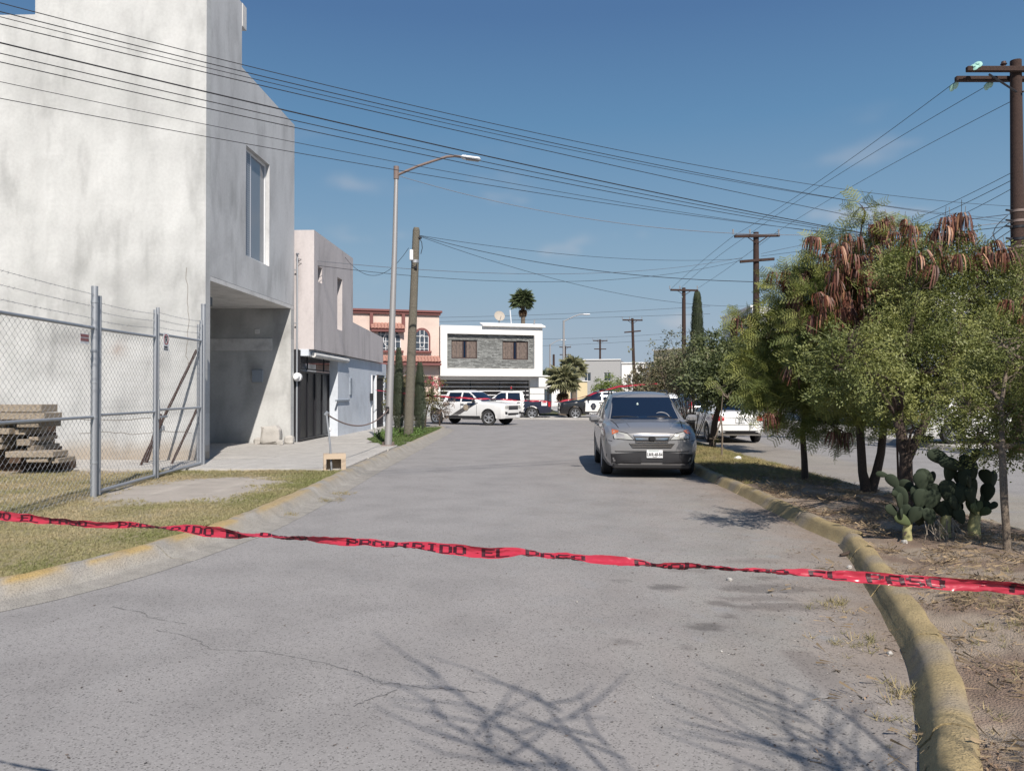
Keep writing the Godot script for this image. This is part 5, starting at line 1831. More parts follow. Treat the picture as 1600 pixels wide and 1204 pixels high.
func car_sections(kind: String) -> Dictionary:
	# z, bottom y, bottom half width, widest y, widest half width, belt y, belt half width, top y, top half width, crown
	match kind:
		"suv":
			return {"axles": [1.34, -1.28], "wr": 0.345, "s": [[2.27, 0.32, 0.52, 0.50, 0.66, 0.60, 0.66, 0.74, 0.50, 0.03], [2.24, 0.26, 0.62, 0.50, 0.76, 0.64, 0.77, 0.84, 0.56, 0.02], [2.16, 0.23, 0.70, 0.54, 0.83, 0.72, 0.82, 0.90, 0.64, 0.02], [2.0, 0.22, 0.76, 0.58, 0.885, 0.83, 0.85, 0.955, 0.70, 0.025],
				[1.7, 0.22, 0.80, 0.62, 0.905, 0.93, 0.86, 1.01, 0.74, 0.035], [1.2, 0.22, 0.80, 0.64, 0.91, 0.985, 0.86, 1.06, 0.745, 0.045], [1.02, 0.22, 0.8, 0.64, 0.91, 1.0, 0.86, 1.075, 0.75, 0.045], [0.22, 0.22, 0.8, 0.64, 0.905, 1.04, 0.875, 1.56, 0.63, 0.03],
				[-0.05, 0.22, 0.8, 0.64, 0.905, 1.05, 0.875, 1.615, 0.63, 0.035], [-0.8, 0.22, 0.8, 0.64, 0.905, 1.07, 0.875, 1.625, 0.62, 0.035], [-1.6, 0.24, 0.8, 0.66, 0.91, 1.10, 0.86, 1.56, 0.58, 0.03], [-2.05, 0.28, 0.76, 0.68, 0.88, 1.10, 0.82, 1.42, 0.55, 0.02], [-2.2, 0.36, 0.72, 0.68, 0.84, 1.06, 0.78, 1.12, 0.66, 0.01], [-2.26, 0.42, 0.66, 0.66, 0.76, 0.9, 0.72, 1.0, 0.6, 0.0]]}
		"pickup":
			return {"axles": [1.75, -1.50], "wr": 0.39, "s": [[2.70, 0.44, 0.62, 0.66, 0.74, 0.80, 0.74, 0.98, 0.64, 0.02], [2.66, 0.36, 0.74, 0.70, 0.84, 0.90, 0.83, 1.06, 0.72, 0.02], [2.5, 0.34, 0.82, 0.74, 0.90, 1.0, 0.87, 1.11, 0.76, 0.025], [2.1, 0.33, 0.85, 0.76, 0.93, 1.06, 0.90, 1.15, 0.78, 0.03], [1.35, 0.33, 0.85, 0.76, 0.93, 1.09, 0.905, 1.19, 0.79, 0.035],
				[1.2, 0.33, 0.85, 0.76, 0.93, 1.10, 0.905, 1.20, 0.79, 0.035], [0.45, 0.33, 0.85, 0.76, 0.93, 1.13, 0.91, 1.71, 0.68, 0.03], [0.2, 0.33, 0.85, 0.76, 0.93, 1.13, 0.91, 1.77, 0.68, 0.03], [-0.75, 0.33, 0.85, 0.76, 0.93, 1.15, 0.91, 1.77, 0.67, 0.03], [-0.93, 0.33, 0.85, 0.76, 0.93, 1.15, 0.91, 1.70, 0.68, 0.02], [-1.03, 0.34, 0.85, 0.76, 0.93, 1.16, 0.91, 1.20, 0.88, 0.0],
				[-2.62, 0.40, 0.85, 0.78, 0.93, 1.17, 0.92, 1.21, 0.89, 0.0], [-2.68, 0.46, 0.82, 0.78, 0.90, 1.16, 0.90, 1.20, 0.86, 0.0]]}
	return {"axles": [1.38, -1.30], "wr": 0.315, "s": [[2.25, 0.30, 0.5, 0.46, 0.62, 0.55, 0.62, 0.66, 0.5, 0.02], [2.2, 0.22, 0.62, 0.48, 0.74, 0.60, 0.74, 0.72, 0.58, 0.02], [2.0, 0.19, 0.72, 0.5, 0.84, 0.68, 0.82, 0.80, 0.68, 0.02], [1.6, 0.18, 0.76, 0.54, 0.875, 0.78, 0.84, 0.86, 0.72, 0.03], [1.05, 0.18, 0.76, 0.56, 0.88, 0.86, 0.845, 0.92, 0.73, 0.035],
		[0.9, 0.18, 0.76, 0.56, 0.88, 0.87, 0.845, 0.94, 0.73, 0.035], [0.1, 0.18, 0.76, 0.56, 0.88, 0.91, 0.85, 1.36, 0.58, 0.03], [-0.25, 0.18, 0.76, 0.56, 0.88, 0.92, 0.85, 1.42, 0.58, 0.035], [-0.8, 0.18, 0.76, 0.58, 0.88, 0.94, 0.85, 1.40, 0.57, 0.035], [-1.1, 0.2, 0.76, 0.58, 0.88, 0.95, 0.845, 1.34, 0.56, 0.03], [-1.72, 0.22, 0.76, 0.6, 0.87, 0.96, 0.82, 1.03, 0.68, 0.025], [-2.1, 0.26, 0.72, 0.6, 0.84, 0.95, 0.79, 1.0, 0.66, 0.02], [-2.2, 0.32, 0.68, 0.58, 0.80, 0.88, 0.74, 0.93, 0.62, 0.01], [-2.25, 0.38, 0.6, 0.56, 0.74, 0.72, 0.7, 0.8, 0.6, 0.0]]}


func car_body(kind: String) -> Mb:
	if car_cache.has(kind): return car_cache[kind]
	var d := car_sections(kind)
	var s: Array = d.s
	var zs := []
	for q in s: zs.append(q[0])
	var R: float = d.wr + 0.065
	for a in d.axles:
		for k in [-1.003, -1.0, -0.94, -0.8, -0.6, -0.3, 0.0, 0.3, 0.6, 0.8, 0.94, 1.0, 1.003]: zs.append(a + k * R)
	for k in 12: zs.append(lerpf(s[0][0], s[-1][0], (k + 0.5) / 12.0))
	zs.sort()
	zs.reverse()
	var rings := []
	for z in zs:
		if z > s[0][0] or z < s[-1][0]: continue
		var i := 0
		while i < s.size() - 2 and z < s[i + 1][0]: i += 1
		var t: float = (s[i][0] - z) / (s[i][0] - s[i + 1][0])
		var q := []
		for k in 10: q.append(lerpf(s[i][k], s[i + 1][k], t))
		var yb: float = q[1]
		var wb: float = q[2]
		var ym: float = q[3]
		for a in d.axles:
			var dz: float = absf(z - a)
			if dz <= R + 1e-5:
				var y: float = d.wr + sqrt(maxf(R * R - dz * dz, 0.0))
				if y > yb:
					yb = y
					wb = q[4] - 0.012
					ym = maxf(ym, yb + 0.03)
		var k2: float = minf(0.06, (q[7] - q[5]) * 0.4)
		var half := [Vector2(0, yb), Vector2(wb, yb), Vector2(lerpf(wb, q[4], 0.75), lerpf(yb, ym, 0.45)), Vector2(q[4], ym), Vector2(lerpf(q[4], q[6], 0.35), lerpf(ym, maxf(q[5], ym + 0.01), 0.6)), Vector2(q[6], maxf(q[5], ym + 0.02)),
			Vector2(lerpf(q[6], q[8], 0.55) + 0.012, lerpf(maxf(q[5], ym + 0.02), q[7], 0.55)), Vector2(q[8] + 0.012, q[7] - k2), Vector2(q[8] - 0.035, q[7] - 0.006), Vector2(q[8] * 0.5, q[7] + q[9] * 0.8), Vector2(0, q[7] + q[9])]
		var ring := PackedVector3Array()
		for p in half: ring.append(Vector3(p.x, p.y, z))
		for k in range(half.size() - 2, 0, -1): ring.append(Vector3(-half[k].x, half[k].y, z))
		rings.append(ring)
	var b := Mb.new()
	var n: int = rings[0].size()
	for i in rings.size() - 1:
		for k in n: b.quad(rings[i][k], rings[i + 1][k], rings[i + 1][(k + 1) % n], rings[i][(k + 1) % n])
	for k in range(1, n - 1):
		b.tri(rings[0][0], rings[0][k], rings[0][k + 1])
		b.tri(rings[-1][0], rings[-1][k + 1], rings[-1][k])
	car_cache[kind] = b
	return b


# how far out the body reaches along an axis at a point of the view on it: 0 front (+z), 1 rear (-z), 2 (+x), 3 (-x), 4 from above
func flat_triangles(kind: String, axis: int) -> PackedFloat32Array:
	var key := "%s%d" % [kind, axis]
	if car_cache.has(key): return car_cache[key]
	var b := car_body(kind)
	var out := PackedFloat32Array()
	for i in range(0, b.v.size(), 3):
		for k in 3:
			var p := b.v[i + k]
			match axis:
				0: out.append_array(PackedFloat32Array([p.x, p.y, p.z]))
				1: out.append_array(PackedFloat32Array([p.x, p.y, -p.z]))
				2: out.append_array(PackedFloat32Array([p.z, p.y, p.x]))
				3: out.append_array(PackedFloat32Array([p.z, p.y, -p.x]))
				4: out.append_array(PackedFloat32Array([p.x, p.z, p.y]))
	car_cache[key] = out
	return out


func reach(f: PackedFloat32Array, x: float, y: float) -> float:
	var best := -1e9
	var n := f.size()
	var i := 0
	while i < n:
		var ax := f[i] - x
		var bx := f[i + 3] - x
		var cx := f[i + 6] - x
		if not ((ax > 0 and bx > 0 and cx > 0) or (ax < 0 and bx < 0 and cx < 0)):
			var ay := f[i + 1] - y
			var by := f[i + 4] - y
			var cy := f[i + 7] - y
			var u := bx * cy - cx * by
			var v := cx * ay - ax * cy
			var w := ax * by - bx * ay
			if (u >= 0 and v >= 0 and w >= 0) or (u <= 0 and v <= 0 and w <= 0):
				var s := u + v + w
				if absf(s) > 1e-9:
					best = maxf(best, (u * f[i + 2] + v * f[i + 5] + w * f[i + 8]) / s)
		i += 9
	return best


func patch(kind: String, axis: int, q: Array, nu := 4, nv := 3, off := 0.008, deep := 0.03) -> Mb:
	var f := flat_triangles(kind, axis)
	var grid := []
	var last := 0.0
	for j in nv + 1:
		var row := []
		for i in nu + 1:
			var a := i / float(nu)
			var c := j / float(nv)
			var lo: Vector2 = Vector2(q[0][0], q[0][1]).lerp(Vector2(q[1][0], q[1][1]), a)
			var hi: Vector2 = Vector2(q[3][0], q[3][1]).lerp(Vector2(q[2][0], q[2][1]), a)
			var p := lo.lerp(hi, c)
			var d := reach(f, p.x, p.y)
			if d < -1e8: d = last
			last = d
			row.append([p, d])
		grid.append(row)
	var at := func(i: int, j: int, o: float) -> Vector3:
		var p: Vector2 = grid[j][i][0]
		var d: float = grid[j][i][1] + o
		match axis:
			0: return Vector3(p.x, p.y, d)
			1: return Vector3(p.x, p.y, -d)
			2: return Vector3(d, p.y, p.x)
			3: return Vector3(-d, p.y, p.x)
		return Vector3(p.x, d, p.y)
	var b := Mb.new()
	for j in nv:
		for i in nu: b.quad(at.call(i, j, off), at.call(i + 1, j, off), at.call(i + 1, j + 1, off), at.call(i, j + 1, off))
	for i in nu:
		b.quad(at.call(i, 0, off - deep), at.call(i + 1, 0, off - deep), at.call(i + 1, 0, off), at.call(i, 0, off))
		b.quad(at.call(i, nv, off), at.call(i + 1, nv, off), at.call(i + 1, nv, off - deep), at.call(i, nv, off - deep))
	for j in nv:
		b.quad(at.call(0, j, off - deep), at.call(0, j, off), at.call(0, j + 1, off), at.call(0, j + 1, off - deep))
		b.quad(at.call(nu, j, off), at.call(nu, j, off - deep), at.call(nu, j + 1, off - deep), at.call(nu, j + 1, off))
	return b


func on_car(called: String, kind: String, axis: int, q: Array, m: Material, t: Node, off := 0.008, nu := 4, nv := 3, deep := 0.03) -> MeshInstance3D:
	return part(called, patch(kind, axis, q, nu, nv, off, deep), m, t, 40)


func mirror(q: Array) -> Array:
	return [[-q[0][0], q[0][1]], [-q[1][0], q[1][1]], [-q[2][0], q[2][1]], [-q[3][0], q[3][1]]]


func add_wheel(t: Node, x: float, z: float, r: float, w: float, rim: Material, steer := 0.0) -> void:
	var s := signf(x)
	var turn := Basis(Vector3.UP, steer) * Basis(Vector3(0, 0, 1), -s * PI / 2)
	var xf := Transform3D(turn, Vector3(x, r, z))
	var b := Mb.new()
	var h := w / 2
	b.lathe([Vector2(0.1, -h), Vector2(r * 0.9, -h), Vector2(r, -h * 0.7), Vector2(r, h * 0.7), Vector2(r * 0.93, h), Vector2(r * 0.68, h * 0.96), Vector2(r * 0.64, h * 0.6), Vector2(0, h * 0.5)], 28, Transform3D())
	var tyre := part("wheel", b, M.tyre, t, 35)
	tyre.transform = xf
	b = Mb.new()
	b.lathe([Vector2(r * 0.66, h * 0.5), Vector2(r * 0.66, h * 0.9), Vector2(r * 0.60, h * 0.85), Vector2(r * 0.58, h * 0.5)], 28)
	b.lathe([Vector2(r * 0.2, h * 0.5), Vector2(r * 0.19, h * 0.88), Vector2(0, h * 0.92)], 14)
	for k in 6:
		b.box(Basis(Vector3.UP, TAU * k / 6.0) * Vector3(r * 0.38, h * 0.72, 0), Vector3(r * 0.5, h * 0.2, r * 0.15), 0.008, Basis(Vector3.UP, TAU * k / 6.0))
	part("rim", b, rim, tyre, 35)


func plate(t: Node, at: Vector3, text: String, face := 1.0) -> void:
	var b := Mb.new()
	b.box(Vector3.ZERO, Vector3(0.30, 0.15, 0.008), 0.002)
	var o := part("licence_plate", b, M.plate, t)
	o.position = at
	if face < 0: o.rotation.y = PI
	if text:
		var l := place("lettering", text_mesh(text, 0.060), M.dark, o, Transform3D(Basis.IDENTITY.scaled(Vector3(0.70, 1, 1)), Vector3(0, -0.01, 0.006)))
		var g := Mb.new()
		g.box(Vector3(-0.02, 0.058, 0.006), Vector3(0.19, 0.016, 0.002))
		part("strip", g, M.plate_green, o)
		g = Mb.new()
		g.box(Vector3(0, -0.057, 0.006), Vector3(0.08, 0.008, 0.002))
		part("small_print", g, M.dark, o)


func wheels(t: Node, kind: String, half: float, rim: Material, steer := 0.0) -> void:
	var d := car_sections(kind)
	for s in [-1.0, 1.0]:
		add_wheel(t, s * (half - 0.115), d.axles[0], d.wr, 0.22, rim, steer)
		add_wheel(t, s * (half - 0.115), d.axles[1], d.wr, 0.22, rim)
	var b := Mb.new()
	b.box(Vector3(0, d.wr + 0.1, (d.axles[0] + d.axles[1]) / 2), Vector3(1.3, 0.35, d.axles[0] - d.axles[1] + 1.2), 0.05)
	part("underbody", b, M.dark, t)


func mirrors(t: Node, x: float, y: float, z: float, m: Material) -> void:
	for s in [-1.0, 1.0]:
		var b := Mb.new()
		b.box(Vector3(s * (x + 0.10), y, z), Vector3(0.23, 0.16, 0.11), 0.05, Basis(Vector3.UP, s * 0.2))
		b.box(Vector3(s * (x - 0.03), y - 0.05, z + 0.01), Vector3(0.1, 0.05, 0.05), 0.015)
		part("wing_mirror", b, m, t, 40)


func side_glass(t: Node, kind: String, list: Array) -> void:
	for axis in [2, 3]:
		for q in list: on_car("side_window", kind, axis, q, M.glass, t, 0.006, 4, 4)


func paint(key: String, c: Color, metal := 0.0, rough := 0.3) -> Material:
	return mat(key, c, rough, {"metal": metal, "coat": 0.8})


func build_vehicles() -> void:
	mat("tyre", lin(0.022, 0.022, 0.023), 0.85)
	mat("rim", lin(0.42, 0.43, 0.45), 0.35, {"metal": 0.8})
	mat("chrome", lin(0.7, 0.71, 0.73), 0.12, {"metal": 1.0})
	mat("plate", lin(0.72, 0.73, 0.74), 0.5)
	mat("plate_green", lin(0.40, 0.47, 0.44), 0.5)
	mat("plastic", lin(0.02, 0.02, 0.023), 0.55)
	mat("headlamp", lin(0.44, 0.44, 0.41), 0.12, {"metal": 0.15, "coat": 1.0})
	mat("amber", lin(0.50, 0.14, 0.05), 0.15, {"coat": 1.0})
	mat("tail_red", lin(0.38, 0.015, 0.02), 0.2, {"coat": 1.0})
	var silver := paint("paint_silver", lin(0.235, 0.232, 0.235), 0.3, 0.36)
	var white := paint("paint_white", lin(0.74, 0.74, 0.73))
	var navy := paint("paint_navy", lin(0.012, 0.016, 0.035))
	var black := paint("paint_black", lin(0.010, 0.010, 0.012))
	var graphite := paint("paint_graphite", lin(0.075, 0.08, 0.085), 0.4, 0.35)
	build_silver_suv(silver)
	build_pickups(white, navy, black)
	build_parked_cars(white, graphite)


func suv_common(t: Node, m: Material) -> void:
	part("body", car_body("suv"), m, t, 32)
	wheels(t, "suv", 0.905, M.rim)
	mirrors(t, 0.90, 1.09, 0.72, m)
	side_glass(t, "suv", [[[0.62, 1.09], [-0.12, 1.10], [-0.12, 1.50], [0.22, 1.48]], [[-0.20, 1.10], [-1.05, 1.12], [-1.05, 1.51], [-0.20, 1.51]], [[-1.14, 1.13], [-1.85, 1.15], [-1.6, 1.44], [-1.14, 1.48]]])
	on_car("rear_window", "suv", 1, [[0.62, 1.14], [-0.62, 1.14], [-0.48, 1.45], [0.48, 1.45]], M.glass, t, 0.006, 6, 4)
	for s in [-1.0, 1.0]:
		on_car("tail_lamp", "suv", 1, [[s * 0.80, 0.85], [s * 0.66, 0.85], [s * 0.6, 1.38], [s * 0.72, 1.30]], M.tail_red, t, 0.01, 2, 5)
		for z in [0.28, -0.62]:
			var h := Mb.new()
			h.box(Vector3(s * 0.9, 0.93, z - 0.35), Vector3(0.05, 0.035, 0.2), 0.015)
			part("door_handle", h, m, t)
		on_car("sill", "suv", 2 if s > 0 else 3, [[0.88, 0.24], [-0.82, 0.24], [-0.82, 0.40], [0.88, 0.40]], M.plastic, t, 0.006, 6, 2)


func build_silver_suv(m: Material) -> void:
	var t := thing("silver_suv", "dusty silver sport utility car parked facing us beside the planted strip", "car", Vector3(2.76, 0, -17.42), -0.055)
	suv_common(t, m)
	on_car("windshield", "suv", 0, [[-0.735, 1.09], [0.735, 1.09], [0.60, 1.525], [-0.60, 1.525]], M.glass, t, 0.010, 26, 12)
	for s in [-1.0, 1.0]:
		on_car("headlight_surround", "suv", 0, [[s * 0.715, 0.745], [s * 0.315, 0.72], [s * 0.45, 0.86], [s * 0.745, 0.92]], M.plastic, t, 0.006, 6, 4)
		on_car("headlight", "suv", 0, [[s * 0.70, 0.76], [s * 0.345, 0.735], [s * 0.46, 0.845], [s * 0.72, 0.905]], M.headlamp, t, 0.012, 6, 4)
		on_car("lamp_reflector", "suv", 0, [[s * 0.66, 0.775], [s * 0.50, 0.765], [s * 0.52, 0.83], [s * 0.66, 0.865]], M.lamp_grey, t, 0.016, 3, 2)
		on_car("turn_signal", "suv", 0, [[s * 0.74, 0.83], [s * 0.63, 0.865], [s * 0.61, 0.905], [s * 0.735, 0.925]], M.amber, t, 0.016, 3, 2)
		var fg := Mb.new()
		fg.lathe([Vector2(0, 0.03), Vector2(0.05, 0.028), Vector2(0.06, 0.0), Vector2(0.075, 0.0), Vector2(0.075, -0.06)], 16, Transform3D(Basis(Vector3(1, 0, 0), PI / 2), Vector3(s * 0.60, 0.42, 2.165)))
		part("fog_lamp", fg, M.chrome, t, 40)
		on_car("lower_bumper", "suv", 0, [[s * 0.845, 0.26], [s * 0.2, 0.225], [s * 0.2, 0.505], [s * 0.845, 0.46]], M.plastic, t, 0.014, 7, 4)
		var rail := Mb.new()
		rail.tube([Vector3(s * 0.6, 1.60, 0.05), Vector3(s * 0.6, 1.665, -0.1), Vector3(s * 0.59, 1.675, -0.9), Vector3(s * 0.57, 1.62, -1.5)], 0.016, 6)
		part("roof_rail", rail, M.plastic, t, 50)
	on_car("lower_bumper", "suv", 0, [[-0.2, 0.225], [0.2, 0.225], [0.2, 0.505], [-0.2, 0.505]], M.plastic, t, 0.014, 4, 3)
	on_car("grille", "suv", 0, [[-0.31, 0.70], [0.31, 0.70], [0.34, 0.80], [-0.34, 0.80]], M.plastic, t, 0.010, 6, 3)
	on_car("grille_frame", "suv", 0, [[-0.33, 0.805], [0.33, 0.805], [0.34, 0.826], [-0.34, 0.826]], M.chrome, t, 0.020, 6, 1)
	on_car("grille_frame", "suv", 0, [[-0.30, 0.682], [0.30, 0.682], [0.31, 0.700], [-0.31, 0.700]], M.chrome, t, 0.020, 6, 1)
	for s in [-1.0, 1.0]: on_car("grille_bar", "suv", 0, [[s * 0.07, 0.735], [s * 0.30, 0.735], [s * 0.31, 0.77], [s * 0.07, 0.77]], M.chrome, t, 0.022, 3, 1)
	var e := Mb.new()
	e.box(Vector3(0, 0.755, 2.30), Vector3(0.105, 0.09, 0.03), 0.014)
	part("emblem", e, M.dark, t)
	on_car("lower_grille", "suv", 0, [[-0.36, 0.575], [0.36, 0.575], [0.43, 0.665], [-0.43, 0.665]], M.plastic, t, 0.008, 8, 2)
	for k in 3:
		var y: float = 0.59 + k * 0.028
		on_car("grille_bar", "suv", 0, [[-0.37 - k * 0.02, y], [0.37 + k * 0.02, y], [0.375 + k * 0.02, y + 0.013], [-0.375 - k * 0.02, y + 0.013]], M.chrome, t, 0.018, 8, 1)
	plate(t, Vector3(0.05, 0.47, 2.30), "LMR-48-84")
	var sk := Mb.new()
	sk.box(Vector3(0, 0.235, 2.06), Vector3(1.46, 0.12, 0.36), 0.03)
	part("skid_plate", sk, M.dark, t)
	for s in [-1.0, 1.0]:
		on_car("hood_seam", "suv", 4, [[s * 0.705, 1.10], [s * 0.69, 1.10], [s * 0.60, 2.02], [s * 0.615, 2.02]], M.dark, t, 0.004, 1, 10, 0.01)
		on_car("hood_crease", "suv", 4, [[s * 0.50, 1.15], [s * 0.49, 1.15], [s * 0.38, 2.05], [s * 0.39, 2.05]], m, t, 0.010, 1, 10, 0.02)
		on_car("bumper_seam", "suv", 0, [[s * 0.74, 0.70], [s * 0.845, 0.72], [s * 0.845, 0.73], [s * 0.74, 0.71]], M.dark, t, 0.005, 3, 1, 0.01)
	on_car("bumper_seam", "suv", 0, [[-0.84, 0.512], [0.84, 0.512], [0.84, 0.522], [-0.84, 0.522]], M.dark, t, 0.016, 10, 1, 0.02)
	for s in [-1.0, 1.0]:
		var wp := Mb.new()
		wp.tube([Vector3(s * 0.35 + 0.2, 1.12, 1.02), Vector3(s * 0.35, 1.14, 0.99), Vector3(s * 0.35 - 0.3, 1.13, 1.0)], 0.011, 5)
		part("wiper", wp, M.plastic, t, 50)
	# what one sees of the inside lies against the glass: wheel rim and hanging ornament
	var sw := Mb.new()
	var ring := []
	for k in 9:
		var a := PI * k / 8.0
		ring.append(Vector3(0.36 + cos(a) * 0.15, 1.12 + sin(a) * 0.10, 0.97 - sin(a) * 0.13 ))
	sw.tube(ring, 0.012, 6)
	part("steering_wheel", sw, M.lamp_grey, t, 50)
	var orn := Mb.new()
	orn.lathe([Vector2(0, 0.05), Vector2(0.02, 0.03), Vector2(0.028, 0.0), Vector2(0.018, -0.04), Vector2(0, -0.055)], 10, Transform3D(Basis.IDENTITY, Vector3(-0.1, 1.37, 0.58)))
	part("hanging_ornament", orn, M.plate_green, t, 50)


func pickup_common(t: Node, m: Material, bed: Material = null) -> void:
	if bed == null:
		part("body", car_body("pickup"), m, t, 32)
	else:
		var whole := car_body("pickup")
		var cab := Mb.new()
		var box := Mb.new()
		for i in range(0, whole.v.size(), 3):
			var o := box if (whole.v[i].z + whole.v[i + 1].z + whole.v[i + 2].z) / 3.0 < -0.98 else cab
			for k in 3: o.v.append(whole.v[i + k])
		part("body", cab, m, t, 32)
		part("bed", box, bed, t, 32)
	on_car("windshield", "pickup", 0, [[-0.76, 1.22], [0.76, 1.22], [0.60, 1.68], [-0.60, 1.68]], M.glass, t, 0.006, 8, 5)
	side_glass(t, "pickup", [[[0.98, 1.19], [0.12, 1.20], [0.12, 1.67], [0.55, 1.66]], [[0.02, 1.20], [-0.78, 1.21], [-0.74, 1.67], [0.02, 1.67]]])
	on_car("bed_liner", "pickup", 4, [[-0.8, -1.12], [0.8, -1.12], [0.8, -2.58], [-0.8, -2.58]], M.plastic, t, 0.006, 2, 2)
	mirrors(t, 0.93, 1.24, 0.92, M.plastic)
	for s in [-1.0, 1.0]:
		on_car("headlight", "pickup", 0, [[s * 0.80, 0.86], [s * 0.5, 0.86], [s * 0.5, 1.0], [s * 0.78, 1.01]], M.headlamp, t, 0.012, 4, 2)
		on_car("tail_lamp", "pickup", 1, [[s * 0.88, 0.78], [s * 0.74, 0.78], [s * 0.74, 1.12], [s * 0.87, 1.12]], M.tail_red, t, 0.012, 2, 2)
		on_car("tail_lamp", "pickup", 2 if s > 0 else 3, [[-2.52, 0.80], [-2.64, 0.80], [-2.64, 1.12], [-2.52, 1.12]], M.tail_red, t, 0.012, 2, 2)
		on_car("sill", "pickup", 2 if s > 0 else 3, [[1.24, 0.34], [-1.0, 0.34], [-1.0, 0.47], [1.24, 0.47]], M.plastic, t, 0.008, 6, 1)
		for z in [0.18, -0.66]:
			var h := Mb.new()
			h.box(Vector3(s * 0.94, 1.06, z), Vector3(0.05, 0.05, 0.2), 0.015)
			part("door_handle", h, M.plastic, t)
		for z in [1.06, 0.07, -0.86]: on_car("door_seam", "pickup", 2 if s > 0 else 3, [[z + 0.008, 0.5], [z - 0.008, 0.5], [z - 0.008, 1.14], [z + 0.008, 1.14]], M.dark, t, 0.004, 1, 5, 0.01)
	on_car("grille", "pickup", 0, [[-0.46, 0.80], [0.46, 0.80], [0.47, 0.99], [-0.47, 0.99]], M.plastic, t, 0.012, 6, 2)
	on_car("grille_bar", "pickup", 0, [[-0.46, 0.885], [0.46, 0.885], [0.46, 0.92], [-0.46, 0.92]], M.rim, t, 0.02, 6, 1)
	on_car("lower_grille", "pickup", 0, [[-0.5, 0.52], [0.5, 0.52], [0.52, 0.63], [-0.52, 0.63]], M.plastic, t, 0.012, 6, 2)
	for s in [-1.0, 1.0]: on_car("fog_recess", "pickup", 0, [[s * 0.76, 0.58], [s * 0.58, 0.56], [s * 0.58, 0.68], [s * 0.78, 0.70]], M.plastic, t, 0.012, 3, 2)
	var bp := Mb.new()
	bp.box(Vector3(0, 0.55, -2.72), Vector3(1.72, 0.18, 0.14), 0.04)
	part("rear_bumper", bp, M.plastic, t)


func bed_rack(t: Node) -> void:
	var b := Mb.new()
	for s in [-0.8, 0.8]:
		for z in [-1.1, -2.55]: b.tube([Vector3(s, 1.2, z), Vector3(s, 2.0, z)], 0.03, 6)
		b.tube([Vector3(s, 2.0, -1.05), Vector3(s, 2.0, -2.65)], 0.03, 6)
		b.tube([Vector3(s, 1.6, -1.05), Vector3(s, 1.6, -2.55)], 0.02, 6)
	for z in [-1.1, -1.8, -2.6]: b.tube([Vector3(-0.8, 2.0, z), Vector3(0.8, 2.0, z)], 0.03, 6)
	part("bed_rack", b, M.black_metal, t, 50)


